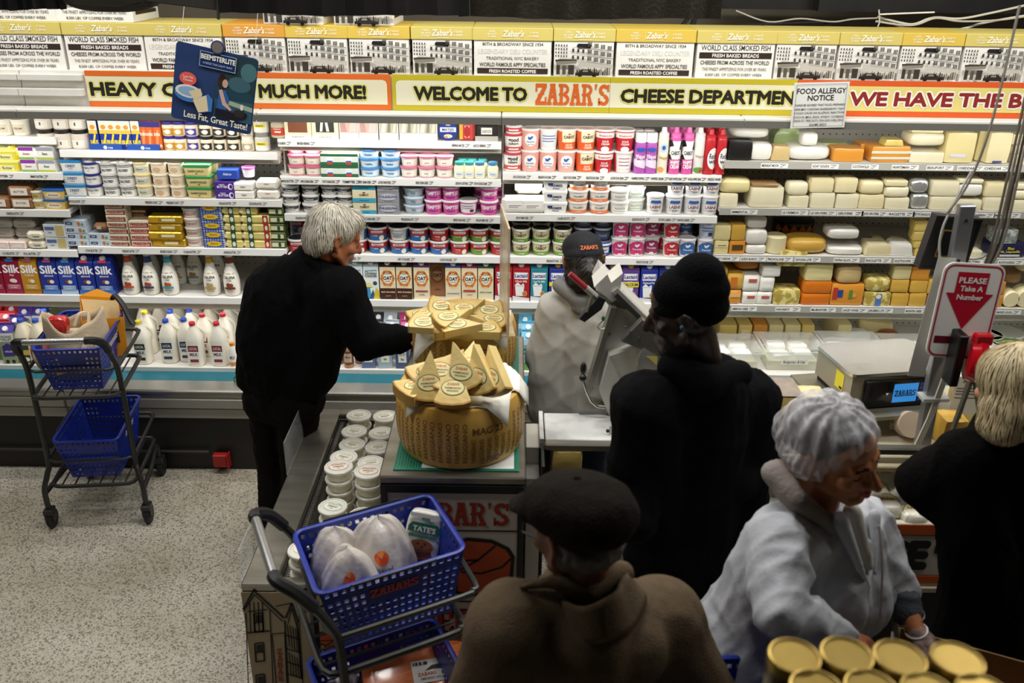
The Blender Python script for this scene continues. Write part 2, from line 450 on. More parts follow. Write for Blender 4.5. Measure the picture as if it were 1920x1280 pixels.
for sid, lst in {
    'l1': [(25, '')], 'm1': [(530, 'SMOKED SALMON'), (575, 'SMOKED HERRING'), (865, 'HERRING MATJES'), (905, 'LASCCO HERRING')],
    'f2': [(10, 'BUTTER'), (75, 'SMART BUTTER')], 'f3': [(30, 'FARMSTEAD BUTTER')], 'f4': [(22, 'CULTURED BUTTER'), (62, 'ROLL BUTTER')],
    'l2': [(145, 'KERRYGOLD BUTTER'), (290, 'PRESIDENT LIGHT'), (330, 'PRESIDENT LIGHT'), (428, 'ORGANIC BUTTER'), (485, 'DELITIA BUFFALO BUTTER')],
    'l3': [(178, 'COW BUTTER'), (247, 'PRESIDENT BUTTER'), (318, 'BEURRE D ISIGNY'), (362, 'PLUGRA BUTTER'), (437, 'ALPINE BUTTER')],
    'm2': [(545, 'MAPLE BUTTER'), (582, 'MAPLE CREAM CHEESE'), (622, 'TOFUTTI CREAM CHEESE'), (660, 'TEMPTEE'), (690, 'DAIRY CREAM CHEESE'), (727, 'LACTAID CREAM CHEESE'), (797, 'GREEK CREAM CHEESE'), (872, 'DEVON CUSTARD'), (907, 'DEVON DOUBLE CREAM')],
    'm3': [(572, 'PHILADELPHIA WHIPPED'), (698, 'CABOT CREAM CHEESE'), (770, 'PHILADELPHIA SOFT'), (867, 'TEMPTEE CREAM CHEESE'), (910, 'FRIENDSHIP FARMER CHEESE')],
    'm4': [(662, 'COTTAGE CHEESE'), (763, 'CABOT COTTAGE CHEESE'), (842, 'LACTAID COTTAGE CHEESE')],
    'r1': [(980, 'GOOD CULTURE SOUR CREAM'), (1027, 'FRIENDSHIP SOUR CREAM'), (1074, 'CABOT SOUR CREAM'), (1117, 'BREAKSTONE SOUR CREAM'), (1163, 'LACTAID SOUR CREAM'), (1202, 'WHIPPED TOPPING'), (1238, 'WHIPPED CREAM'), (1272, 'CABOT WHIPPED CREAM'), (1308, 'NATURAL WHIPPED CREAM'), (1345, 'REDDI WHIP')],
    'r2': [(985, 'LIFEWAY FARMER CHEESE'), (1063, 'CALABRO RICOTTA'), (1203, 'BELGIOIOSO RICOTTA'), (1252, 'VICTORY LABNEH'), (1287, 'KAROUN LABNEH')],
    'r3': [(1042, 'BREAKSTONE'), (1210, 'FRIENDSHIP COTTAGE CHEESE')]}.items():
    for px, t in lst:
        if t: rtag(sid, px, t, 38, False)
for sid, lst in {'c1': ['1452:MIDNIGHT MOON', '1547:GOAT GOUDA', '1622:COTSWOLD', '1697:HUNTSMAN', '1762:BEAUFORT', '1820:CHEDDAR', '1870:CHEDDAR'],
                 'c2': ['1395:EMMENTAL', '1490:LE CREMEUX', '1543:LE GRUYERE', '1594:GRUYERE', '1640:CAVE GRUYERE', '1690:RACLETTE', '1736:PETITE BASQUE', '1783:APPENZELLER', '1840:VACHERIN', '1888:EMMENTHALER'],
                 'c3': ['1362:CABOT CHEDDAR', '1412:QUESO BLANCO', '1462:PROVOLONE', '1514:GOUDA LITE', '1587:FONTINA VALLATA', '1646:RACLETTE', '1700:RACLETTE DE CHEVRE', '1833:GRUYERE', '1895:BLUE DE LAQUEUILLE'],
                 'c4': ['1395:AMERICAN CHEESE', '1477:HAVARTI', '1543:MUENSTER', '1602:LACEY SWISS', '1650:JARLSBERG LITE', '1720:MUENSTER CHEESE', '1890:SMOKED GOUDA']}.items():
    for t in lst:
        a, b = t.split(':'); rtag(sid, int(a), b, 50)
# ------------------------------------------------------------------ product kinds
def strips(pts, w):
    """cut a polygon into upright strips so that it can follow a curved side"""
    x0 = min(p[0] for p in pts); x1 = max(p[0] for p in pts); n = max(1, math.ceil((x1 - x0) / (w * .11)))
    def clip(P_, x, keep):
        o = []
        for (a, b), (c, d) in zip(P_, P_[1:] + P_[:1]):
            i, j = keep(a), keep(c)
            if i: o.append((a, b))
            if i != j: t = (x - a) / (c - a); o.append((x, b + t * (d - b)))
        return o
    out = []
    for k in range(n):
        a, b = x0 + (x1 - x0) * k / n, x0 + (x1 - x0) * (k + 1) / n
        q = clip(list(pts), a, lambda v: v >= a - 1e-9) if k else list(pts)
        q = clip(q, b, lambda v: v <= b + 1e-9) if k < n - 1 else q
        if len(q) > 2: out.append(q)
    return out
def lab(spec, w, h, fn, curved=False, off0=.0008):
    """printed label from a compact spec; returns (MB, mats). fn(x, z, offset) -> 3-D"""
    mb = MB(); mats = []; ix = {}
    def mi(c):
        if c not in ix: ix[c] = len(mats); mats.append(P('#' + c))
        return ix[c]
    lay = 0
    for it in spec.split('|'):
        it = it.strip()
        if not it: continue
        lay += 1; o = off0 + lay * .0003
        f = lambda a, b, o=o: fn(a, b, o)
        k = it[0]
        if k == 'r':
            _, x0, x1, z0, z1, c = it.split()
            x0, x1, z0, z1 = float(x0) * w, float(x1) * w, float(z0) * h, float(z1) * h
            n = max(1, int(abs(x1 - x0) / w * 10)) if curved else 1
            for i in range(n):
                mb.rect(x0 + (x1 - x0) * i / n, x0 + (x1 - x0) * (i + 1) / n, z0, z1, f, mi(c))
        elif k == 'e':
            _, x, z, rx, rz, c = it.split()
            x, z, rx, rz = float(x) * w, float(z) * h, float(rx) * w, float(rz) * h
            E = [(x + rx * math.cos(2 * math.pi * i / 16), z + rz * math.sin(2 * math.pi * i / 16)) for i in range(16)]
            for q in (strips(E, w) if curved else [E]): mb.poly(q, f, mi(c))
        elif k == 'p':
            t = it.split(); pts = [tuple(float(q) for q in a.split(',')) for a in t[1:-1]]
            E = [(x * w, z * h) for x, z in pts]
            for q in (strips(E, w) if curved else [E]): mb.poly(q, f, mi(t[-1]))
        elif k == 't':
            _, x, z, hh, c, wt, fit, txt = it.split(None, 7)
            mb.text(txt, float(hh) * h, float(x) * w, float(z) * h, f, mi(c), wt=float(wt) * .6, fit=float(fit) * w)
    return mb, mats
def tub(desc, rt, rb, h, body, lid, spec='', lidtop=None, name='tub', cat='tub', n=16, rough=.35):
    rz = lambda z: rb + (rt - rb) * max(0, min(1, z / h))
    hb = h - .007
    b = MB().lathe([(rb - .003, 0), (rb, .003), (rz(hb), hb)], n)
    l = MB().lathe([(rz(hb) + .0005, hb - .004), (rt + .003, hb - .003), (rt + .003, h - .001), (rt + .0015, h), (rt - .004, h), (rt - .006, h - .002)], n, mis=[0, 0, 0, 0, 1, 1])
    parts = [(name, b, mat(body, rough), None), ('lid', l, [mat(lid, .3), mat(lidtop or lid, .3)], 0)]
    if spec:
        W = 2 * rt
        def fn(x, z, o):
            r = rz(z) + o; a = x / rt
            return (r * math.sin(a), -r * math.cos(a), z)
        mb, ms = lab(spec, W, h, fn, True); parts.append(('label', mb, ms, 0))
    k = Kind(desc, cat, parts, h - .0015); k.hd = rt + .004; k.pitch = h - .001
    return k
def otub(desc, w, d, h, body, lid, spec='', name='tub', cat='tub'):
    """rectangular tub with rounded corners and an overhanging lid"""
    def ring(sx, sy, z, rr=.3, n=5):
        pts = []
        for qx, qy, a0 in ((1, -1, -90), (1, 1, 0), (-1, 1, 90), (-1, -1, 180)):
            r = min(sx, sy) * rr
            for i in range(n):
                a = R(a0 + 90 * i / (n - 1))
                pts.append((qx * (sx - r) + r * math.cos(a), qy * (sy - r) + r * math.sin(a), z))
        return pts
    def loft(rings):
        mb = MB(); V = sum(rings, []); k = len(rings[0]); F = []
        for j in range(len(rings) - 1):
            for i in range(k): F.append((j * k + i, j * k + (i + 1) % k, (j + 1) * k + (i + 1) % k, (j + 1) * k + i))
        F += [tuple(range(k))[::-1], tuple((len(rings) - 1) * k + i for i in range(k))]
        return mb.add(V, F)
    a, b = w / 2, d / 2
    bd = loft([ring(a * .86, b * .86, 0), ring(a * .97, b * .97, h * .82)])
    ld = loft([ring(a, b, h * .8), ring(a, b, h * .97), ring(a * .96, b * .96, h)])
    parts = [(name, bd, mat(body, .35), None), ('lid', ld, mat(lid, .3), 0)]
    if spec:
        fn = lambda x, z, o: (x, -b * (.86 + .11 * min(1, z / (h * .82))) - o, z)
        mb, ms = lab(spec, w, h, fn); parts.append(('label', mb, ms, 0))
    k = Kind(desc, cat, parts, h); k.hd = b; k.pitch = h
    return k
def carton(desc, w, d, h, c, top, cap, spec='', name='milk_carton', cat='carton'):
    hb = h * .80; hg = h * .955; a, b = w / 2, d / 2
    body = MB().box(-a, a, -b, b, 0, hb)
    g = MB().add([(-a, -b, hb), (a, -b, hb), (a, b, hb), (-a, b, hb), (-a, 0, hg), (a, 0, hg)], [(0, 1, 5, 4), (2, 3, 4, 5), (1, 2, 5), (3, 0, 4)])
    g.box(-a, a, -.003, .003, hg - .002, h)
    parts = [(name, body, P(c), None), ('gable_top', g, P(top), 0)]
    if cap:
        sl = math.atan2(hg - hb, b)
        mx = Matrix.Translation((0, -b * .56, hb + (hg - hb) * .44)) @ Matrix.Rotation(sl, 4, 'X')
        cp = MB().lathe([(.0165, -.001), (.0165, .011), (.0145, .013)], 12, mx=mx)
        parts.append(('cap', cp, P(cap), 0))
    if spec:
        mb, ms = lab(spec, w, h, lambda x, z, o: (x, -b - o, z)); parts.append(('label', mb, ms, 0))
    k = Kind(desc, cat, parts, h, smooth=30); k.hd = b; k.pitch = h
    return k
def pbox(desc, w, d, h, c, spec='', name='carton_box', cat='box', b=.0015, m=None):
    parts = [(name, MB().box(-w / 2, w / 2, -d / 2, d / 2, 0, h, b=b), m or P(c), None)]
    if spec:
        mb, ms = lab(spec, w, h, lambda x, z, o: (x, -d / 2 - o, z)); parts.append(('label', mb, ms, 0))
    k = Kind(desc, cat, parts, h); k.hd = d / 2; k.pitch = h + .0008
    return k
def bottle(desc, prof, body, capc, capprof, spec='', name='bottle', cat='bottle', n=18, rough=.25, extra=None, neck=None):
    b = MB().lathe(prof, n)
    h = max(z for r, z in prof)
    parts = [(name, b, body if not isinstance(body, str) else mat(body, rough), None), ('cap', MB().lathe(capprof, 14), P(capc), 0)]
    zs = [z for r, z in prof]; rs = [r for r, z in prof]; rm = max(rs)
    if spec:
        def fn(x, z, o):
            r = float(np.interp(z, zs, rs)) + o; a = x / rm
            return (r * math.sin(a), -r * math.cos(a), z)
        mb, ms = lab(spec, 2 * rm, h, fn, True, .0012); parts.append(('label', mb, ms, 0))
    if neck: parts.append(('neck_band', MB().lathe(neck[0], n), P(neck[1]), 0))
    k = Kind(desc, cat, parts, max(z for r, z in capprof)); k.hd = rm; k.pitch = k.h
    return k
def jug(desc, capc, spec, s=1.0, body='#efeadb'):
    """translucent half-gallon milk jug with a grip at the back right"""
    def ring(w, d, z, e=3.2, n=20, oy=0):
        out = []
        for i in range(n):
            a = 2 * math.pi * i / n; c, t = math.cos(a), math.sin(a)
            out.append((w * math.copysign(abs(c) ** (2 / e), c), oy + d * math.copysign(abs(t) ** (2 / e), t), z))
        return out
    rs = [ring(.046, .046, 0), ring(.0505, .0505, .006), ring(.0505, .0505, .15), ring(.049, .049, .165), ring(.038, .040, .195, 2.6), ring(.026, .03, .22, 2.2, oy=-.004), ring(.0175, .0175, .236, 2, oy=-.006), ring(.0175, .0175, .246, 2, oy=-.006)]
    mb = MB(); V = sum(rs, []); k = 20; F = []
    for j in range(len(rs) - 1):
        for i in range(k): F.append((j * k + i, j * k + (i + 1) % k, (j + 1) * k + (i + 1) % k, (j + 1) * k + i))
    F += [tuple(range(k))[::-1], tuple((len(rs) - 1) * k + i for i in range(k))]
    mb.add(V, F)
    hd = MB().tube([(.012, .012, .225), (.03, .03, .205), (.047, .047, .18), (.052, .052, .15), (.046, .046, .12)], .009, 8)
    cp = MB().lathe([(.0195, .24), (.0195, .256), (.0175, .258)], 14, c=(0, -.006, 0))
    parts = [('milk_jug', mb, mat(body, .3, sss=.15), None), ('grip', hd, mat(body, .3, sss=.15), 0), ('cap', cp, P(capc), 0)]
    m2, ms = lab(spec, .1, .26, lambda x, z, o: (x, -.0505 - o, z)); parts.append(('label', m2, ms, 0))
    kk = Kind(desc, 'milk jug', parts, .26); kk.hd = .053; kk.pitch = .26
    return kk
PLACED = []
def putrow(sid, kd, pxs, layers=1, deep=1, back=0., off=.016, jit=.002, lay0=0, rz=0.):
    s = SHELVES[sid]
    if not isinstance(layers, (list, tuple)): layers = [layers] * len(pxs)
    for px, L in zip(pxs, layers):
        for q in range(deep):
            y = SH_Y + off + kd.hd + back + q * (2 * kd.hd + .006)
            x = aty(px, s.py + .014 * (px - s.px) - 22, SH_Y + off + kd.hd + back).x
            for j in range(lay0, L):
                o = kd.put((x + random.uniform(-jit, jit), y + random.uniform(-jit, jit), s.z + .0008 + j * kd.pitch), 'x', rz=rz + random.uniform(-.03, .03))
                PLACED.append((o, kd, sid, j, q if not back else 9, px))
def label_placed():
    from collections import defaultdict
    G = defaultdict(list)
    for t in PLACED: G[t[1].desc, t[2]].append(t)
    for (desc, sid), ts in G.items():
        sh = SHELVES[sid].words if sid in SHELVES else sid
        grp = desc + 's on the ' + sh
        for rowtest, isback in ((lambda r: r == 0, 0), (lambda r: r != 0, 1)):
            tt = [t for t in ts if rowtest(t[4])]
            cols = sorted(set(round(t[5]) for t in tt)); ml = max([t[3] for t in tt] or [0]); m0 = min([t[3] for t in tt] or [0])
            for o, kd, _, j, q, px in tt:
                i = cols.index(round(px)); n = len(cols)
                a = '' if n == 1 else (', leftmost' if i == 0 else ', rightmost' if i == n - 1 else ', %s%s' % (ORD[i], '' if isback else ' from left'))
                b = '' if ml == m0 else (', bottom layer' if j == m0 else ', top layer' if j == ml else ', middle layer' if ml - m0 == 2 else ', %s layer up' % ORD[j - m0])
                br = (' in back row' if isback else '')
                lb = '%s%s%s%s, %s' % (desc, a, br, b, sh)
                if len(lb.split()) > 16: lb = '%s%s%s, %s' % (desc, a, br, sh)
                o['label'] = lb
                if len(tt) > 1: o['group'] = grp
W_, K_ = 'f7f4ec', '1a1a1c'
# ---- far-left and left case
putrow('f1', tub('cream pot with tan label', .045, .040, .085, '#efe9da', '#e9e2d0', 'r -.4 .4 .2 .7 ded3ba|t 0 .4 .12 4a3a20 .02 .5 CREAM'), [8, 40, -22], 1, 1)
putrow('f2', otub('yellow butter spread tub', .125, .09, .058, '#efe052', '#f3ea8a', 'r -.3 .3 .1 .6 f7f2b0|t 0 .22 .26 2a5a20 .02 .5 Butter'), [20, -28], 3)
putrow('f2', pbox('white carton with violet stripe', .078, .07, .066, '#f4f0ea', 'r -.5 .5 .72 1 8b3fa5|r -.5 .5 .05 .2 8bbf5a|t 0 .4 .16 a03050 .02 .8 Smart'), [58], 2)
putrow('f2', pbox('white carton with green stripe', .09, .07, .066, '#f4f0ea', 'r -.5 .5 .72 1 9a9fae|r -.5 .5 .05 .2 b5cf4a|t 0 .4 .18 3a6a30 .02 .8 Best'), [93], 2)
BRN = mat('#9a6a42', .6, noise=(12, '#835631', .7), bump=(25, .25))
putrow('f3', pbox('brown paper butter block', .125, .1, .062, '', 'r -.36 .36 .22 .85 efe8da|t 0 .45 .18 55504a .02 .6 BUTTER', b=.012, m=BRN, name='butter_block', cat='butter'), [3, 47], [1, 2])
putrow('f3', tub('small white butter pot', .036, .032, .05, '#f1eee6', '#efe6c8', 'r -.4 .4 .2 .7 c9b26a|t 0 .4 .16 333333 .02 .6 butter'), [74], 2)
putrow('f3', otub('blue lidded yellow butter tub', .125, .09, .056, '#e9c86a', '#2a63b5', 'e 0 .4 .34 .3 f3ead0|t 0 .34 .18 b5452a .02 .5 Brummel'), [108], 2)
putrow('f4', pbox('grey paper butter parcel', .12, .09, .052, '', 't 0 .4 .16 8a8478 .01 .6 farmhouse', b=.014, m=mat('#c9c2b6', .6, bump=(20, .3)), name='butter_parcel', cat='butter'), [14, 57], 3, 1, .03)
putrow('f4', pbox('pale pink butter parcel', .09, .06, .042, '#efd9cf', 'r -.3 .3 .3 .7 f7efe8', b=.006, name='butter_parcel', cat='butter'), [5, 36], 1)
putrow('f4', pbox('cream butter roll', .105, .055, .05, '', 'r -.2 .3 .2 .8 f4efdc|t .05 .35 .3 2a2a2a .03 .4 Creamery', b=.016, m=mat('#efe6cc', .5, bump=(30, .3)), name='butter_roll', cat='butter'), [71], 2)
putrow('f4', pbox('white butter box with window', .118, .07, .072, '#dfe3e4', 'r .05 .42 .12 .88 cdb878|r -.44 0 .55 .8 5a6fa0|t -.22 .3 .12 3a4a80 .02 .4 Vital', name='butter_box', cat='box'), [111], 2)
CAR = 'r -.5 .5 0 .8 {0}|r -.5 .5 0 .13 {1}|t 0 .53 .19 ffffff .05 .92 Silk|t 0 .45 .05 f3f0ea .03 .6 {2}|e .02 .335 .2 .05 {3}|e .12 .325 .13 .045 f6ecdc|r -.36 .4 .12 .24 {4}|t 0 .2 .028 ffffff .01 .7 5 NUTRIENTS|t 0 .15 .028 ffffff .01 .7 VITAMINS'
for sid, px, c, c2, t, nut, pan, cap, dsc in (('f5', -31, '7a1430', '8f2440', 'Soy', 'f3ead8', 'b5566a', 'ffffff', 'dark red vanilla soy milk carton'), ('f5', 2, '941834', 'a52a44', 'Organic', 'efe2c2', 'c05c72', 'f5f5f5', 'red organic soy milk carton'),
        ('f5', 35, '9c1b3c', 'a92c4c', 'Soy', 'efe8d8', 'c96a80', 'f4f0ec', 'crimson soy milk carton'), ('f5', 68, 'c9922e', 'b87f22', 'Cashew', 'e8b04a', 'd9a840', 'f2ece4', 'golden cashew milk carton'), ('l4', 103, '24379a', '5a86c8', 'almond', '8a4a26', '6f9ad6', 'f4f0ec', 'blue almond milk carton with pink tab'),
        ('l4', 137, '2a46a8', 'b9cfe6', 'almond', '8a4a26', '9db9e0', 'f4f0ec', 'blue vanilla almond milk carton'), ('l4', 171, '22348f', '4f7cc4', 'almond', '8a4a26', '6a93d0', 'f4f0ec', 'navy almond milk carton with red tab'), ('l4', 205, '22348f', '4f7cc4', 'almond', '97522c', '6a93d0', 'f4f0ec', 'navy almond milk carton by the bottles')):
    kd = carton(dsc, .096, .096, .24, '#' + c, '#' + c, '#' + cap, CAR.format(c, c2, t, nut, pan) + ('|r -.2 .25 .8 .87 %s' % {'7a1430': 'c23a6a', '941834': '4a7fc4', '9c1b3c': '3f7fd0', 'c9922e': 'd05a7a', '24379a': 'd04f8a', '2a46a8': '4a9ad6'}.get(c, 'd0405a')))
    putrow(sid, kd, [px], jit=.001)
CP = [(.022, 0), (.036, .002), (.042, .01), (.0455, .05), (.0455, .085), (.042, .115), (.034, .145), (.024, .175), (.0185, .2), (.0175, .228)]
CC = [(.0205, .226), (.0205, .246), (.018, .249)]
def calif(desc, band, dot, kind, dim='#f3efe4'):
    return bottle(desc, CP, dim, '#f0ece2', CC, 'e -.35 .6 .1 .012 cdbf9a|e .0 .605 .16 .014 d9cba6|e .33 .6 .1 .012 cdbf9a|t 0 .47 .062 3a3a38 .03 .92 CALIFIA|t 0 .415 .03 3a3a38 .01 .5 FARMS|e -.06 .31 .13 .06 %s|e .1 .3 .12 .055 %s|p -.36,.2 .36,.2 .3,.255 -.3,.255 %s|t 0 .135 .03 5a4a3a .01 .6 %s' % (dot, dot, band, kind), n=20, neck=([(.0215, .19), (.0195, .212), (.0192, .226)], '#' + band))
putrow('l4', calif('almond milk bottle with orange band', 'c8573a', 'a5522c', 'ALMONDMILK'), [247])
putrow('l4', calif('almond milk bottle with navy band', '3b4a78', 'a5522c', 'ALMONDMILK'), [284])
putrow('l4', calif('almond milk bottle with blue band', '4aa0b8', 'b5622c', 'ALMONDMILK'), [321])
putrow('l4', calif('plain bottle standing in shade', 'c79a3a', 'c9b08a', 'OATMILK'), [340], back=.17)
putrow('l4', calif('coconut milk bottle with teal band', '5a8fa0', 'a5622c', 'COCONUT'), [370], back=.17)
putrow('l4', calif('coconut milk bottle with yellow band', 'd0a03a', 'b0a080', 'COCONUT MILK'), [398])
putrow('l4', calif('coconut milk bottle with brown band', '7a3a2c', '8a4a30', 'COCONUT'), [436])
putrow('l4', calif('spare almond milk bottle', '9a6a3a', 'a5622c', 'ALMONDMILK'), [252, 290, 412], 1, 1, .2)
JAR = mat('#e9e2d2', .25)
def jar(desc, r, h, body, lid, spec, name='jar', cat='jar'):
    return bottle(desc, [(r * .85, 0), (r, .005), (r, h * .72), (r * .82, h * .8), (r * .8, h * .82)], body, lid, [(r * .9, h * .8), (r * .9, h * .985), (r * .84, h)], spec, name=name, cat=cat, n=16)
putrow('l1', jar('cream jar with black lid', .046, .1, '#e9dfd0', '#2a2826', 'r -.38 .38 .15 .6 f3ede0|r -.04 .04 .3 .5 5a5048'), [88, 121, 152], 2)
KAL = 'r -.5 .5 0 .55 23379a|p -.5,.55 .5,.55 .5,.8 -.5,.68 e8c24a|r -.5 .5 .68 1 f2ead8|e 0 .78 .3 .08 e89a3a|p -.3,.12 -.1,.12 .3,.52 .1,.56 f3dc3a|t 0 .2 .13 ffe23a .06 .9 KALLES'
kal = pbox('blue and yellow roe tube', .045, .034, .15, '#23379a', KAL, b=.006, name='roe_tube', cat='tube')
putrow('l1', kal, [180, 198, 213, 228, 243, 258], jit=.003, off=.03)
putrow('l1', pbox('orange roe tube', .040, .034, .15, '#e0692a', 'r -.5 .5 .8 1 2f2f80|p -.3,.1 0,.1 .3,.7 0,.7 f0955a|t 0 .5 .1 fff2e0 .05 .8 SVEN|r -.5 .5 .1 .2 f2d2b0', b=.006, name='roe_tube', cat='tube'), [271, 285, 299], jit=.003, off=.03)
TR = pbox('blue display tray of roe tubes', .17, .075, .032, '#2f55a8', 'e 0 .5 .06 .3 dfe8f2|t .16 .3 .4 dfe8f2 .03 .3 roe', name='display_tray', cat='tray')
putrow('l1', TR, [201, 271], off=.008, jit=0)
nj = lambda d, l, c, t: jar(d, .034, .075, '#efe2c8', l, 'r -.46 .46 .12 .68 %s|e .05 .4 .22 .2 e9e2d2|t 0 .34 .16 %s .03 .6 %s' % (c, W_, t))
putrow('l1', nj('small jar with violet lid', '#3a2f86', 'c9943a', 'PATE'), [319, 338], 2)
putrow('l1', nj('small jar with purple label', '#3a2f86', '4a3a9a', 'HERRING'), [363], 2)
putrow('l1', nj('small dark jar with white print', '#23221f', '2b2a28', 'OLIVE'), [388, 413, 438], 2)
putrow('l1', nj('small pale jar with white lid', '#efece4', 'b5a890', 'DIP'), [465], 3)
putrow('l1', jar('large herring jar with yellow label', .04, .095, '#d9d6ca', '#8f8d86', 'r -.48 .48 .1 .65 efece0|r -.4 .4 .42 .64 f0dc3a|t 0 .47 .12 2a2a2a .03 .5 HERRING'), [492], 2)
bl = otub('blue lidded square butter tub', .115, .09, .066, '#f2efe8', '#2f86c0', 't 0 .45 .2 3a6fae .04 .7 CREST|t 0 .28 .1 c04a4a .02 .7 butter|r -.5 .5 .02 .14 9cc3dc')
putrow('l2', bl, [146], 3)
putrow('l2', tub('white butter tub with navy lid', .044, .040, .062, '#f4f2ee', '#2d3278', 't 0 .5 .16 30405a .03 .8 UNSALTED|t 0 .3 .08 556 .01 .6 butter'), [178], 4)
putrow('l2', tub('white butter tub with checkered lid', .044, .040, .062, '#f4f2ee', '#c9c7bf', 'r -.8 .8 .78 .86 2a2a2a|r -.8 .8 .66 .70 2a2a2a|t 0 .3 .2 222222 .04 .9 SALTED'), [210, 241], 4)
putrow('l2', tub('cream butter tub with yellow lid', .043, .039, .064, '#f1e9d2', '#efdfa0', 'r -.5 .5 .2 .6 c8cbb8|t 0 .35 .14 444444 .02 .6 Beurre'), [272], 3)
putrow('l2', tub('beige butter tub', .042, .038, .064, '#e9d9bf', '#efe2c8', 'e 0 .4 .25 .22 d2b48c|r -.6 -.3 .2 .5 f4efe4'), [304, 336], 3)
putrow('l2', otub('green lidded butter tub', .14, .09, .06, '#d8c88a', '#2f8a4a', 't 0 .38 .18 2a3a1a .03 .7 DAIRYGOLD|p -.04,.2 .06,.2 .01,.34 3a7a3a|r -.46 .46 .06 .1 b8a45a'), [377], 3)
putrow('l2', otub('green lidded butter tub', .14, .09, .06, '#d8c88a', '#2f8a4a'), [396], 3, 1, .1)
putrow('l2', pbox('purple organic butter box', .105, .07, .046, '#4a2a8a', 't -.12 .62 .17 f4eef8 .03 .6 organic|t -.1 .3 .24 f4eef8 .05 .65 BUTTER|e .32 .45 .13 .36 f2eef8|e .35 .45 .08 .24 4a2a8a', name='butter_box'), [425], 2)
putrow('l2', pbox('royal blue butter box', .11, .07, .05, '#2f4fb0', 't 0 .45 .25 e8ecf8 .03 .6 Abbot', name='butter_box'), [433], 3, 1, .02, lay0=2)
putrow('l2', pbox('white paper butter packet', .105, .08, .043, '#f2efe8', 't 0 .45 .22 5a4a3a .02 .6 Isigny|r -.4 .4 .12 .2 c9b88a', b=.006, name='butter_packet', cat='butter'), [460], 2)
putrow('l2', tub('white pot with mauve lid', .034, .03, .055, '#efe6ee', '#b86aa8'), [470], 3, 1, .03, lay0=2)
putrow('l2', pbox('cream butter bag', .12, .08, .052, '#efeade', 't 0 .55 .14 b5453a .02 .6 Delitia|r -.3 .3 .2 .26 8a8478', b=.012, name='butter_packet', cat='butter'), [505], 2)
sb = pbox('pale blue butter carton', .118, .075, .036, '#ccd9e6', 'r -.42 -.1 .3 .7 2f3f6a|t -.26 .4 .28 f2f4f8 .02 .28 cow|e .2 .5 .07 .3 d0783a|e .36 .4 .05 .2 5aa050', name='butter_carton', cat='box')
putrow('l3', sb, [151, 191], [4, 2])
putrow('l3', sb, [158], 4, 1, .07)
putrow('l3', pbox('brown butter roll', .085, .05, .042, '', 'r -.2 .1 .3 .7 d9c2a8', b=.016, m=BRN, name='butter_roll', cat='butter'), [194], 3, lay0=2)
PRS = 'r -.5 .5 .7 1 f2ead6|r -.5 .5 .0 .16 8f6a3a|t 0 .3 .42 a02a22 .05 .86 PRESIDENT|r .42 .5 .16 .7 8a2a22'
putrow('l3', pbox('cream butter stick box', .105, .09, .035, '#eadfc6', PRS, name='butter_box'), [230], 7, 1)
putrow('l3', pbox('cream butter stick box', .105, .09, .035, '#c9a878', PRS, name='butter_box'), [230, 268], 5, 1, .1)
putrow('l3', pbox('red edged butter stick box', .105, .09, .036, '#efe0c4', PRS.replace('8f6a3a', 'c03a30'), name='butter_box'), [269], 4)
GOLD = mat('#d8b23a', .28, .55, bump=(40, .3))
putrow('l3', pbox('gold foil butter brick', .185, .08, .043, '', 'r -.1 .3 .35 .7 f0e6b8|r -.45 -.2 .2 .8 c99a2a', b=.006, m=GOLD, name='butter_brick', cat='butter'), [318], 4, jit=.008)
putrow('l3', tub('white butter tub with red script', .05, .045, .055, '#efe2d0', '#f4efe8', 'e 0 .42 .4 .26 f6efe2|t 0 .32 .26 b03028 .04 .7 PRESIDENT'), [367], 4)
putrow('l3', pbox('blue checked butter parcel', .115, .08, .05, '#dfe6f2', '|'.join('r %.2f %.2f 0 1 3a56b0' % (-.5 + q * .125, -.45 + q * .125) for q in range(8)) + '|' + '|'.join('r -.5 .5 %.2f %.2f 3a56b0' % (q * .25, q * .25 + .1) for q in range(4)) + '|e 0 .5 .36 .3 e8c832|t 0 .42 .2 b03a3a .03 .5 Beurre', b=.006, name='butter_parcel', cat='butter'), [405], 5)
putrow('l3', pbox('yellow butter packet with green seal', .095, .08, .046, '#e3d27e', 'r -.14 .14 0 1 2a5a34|e 0 .5 .1 .3 f2efe0|r -.5 -.3 .3 .7 f0e8b8', b=.009, name='butter_packet', cat='butter'), [443, 475], 5)
putrow('l3', pbox('yellow butter packet with red seal', .085, .08, .046, '#e3d080', 'r .0 .34 0 1 b03430|e .17 .5 .09 .3 f2efe0', b=.009, name='butter_packet', cat='butter'), [500], 4)
putrow('l3', pbox('dark green butter packet', .085, .08, .046, '#4a5a28', 'r -.4 .4 .25 .75 e8e2b8|e .1 .5 .1 .3 2a5a34', b=.006, name='butter_packet', cat='butter'), [525], 5)
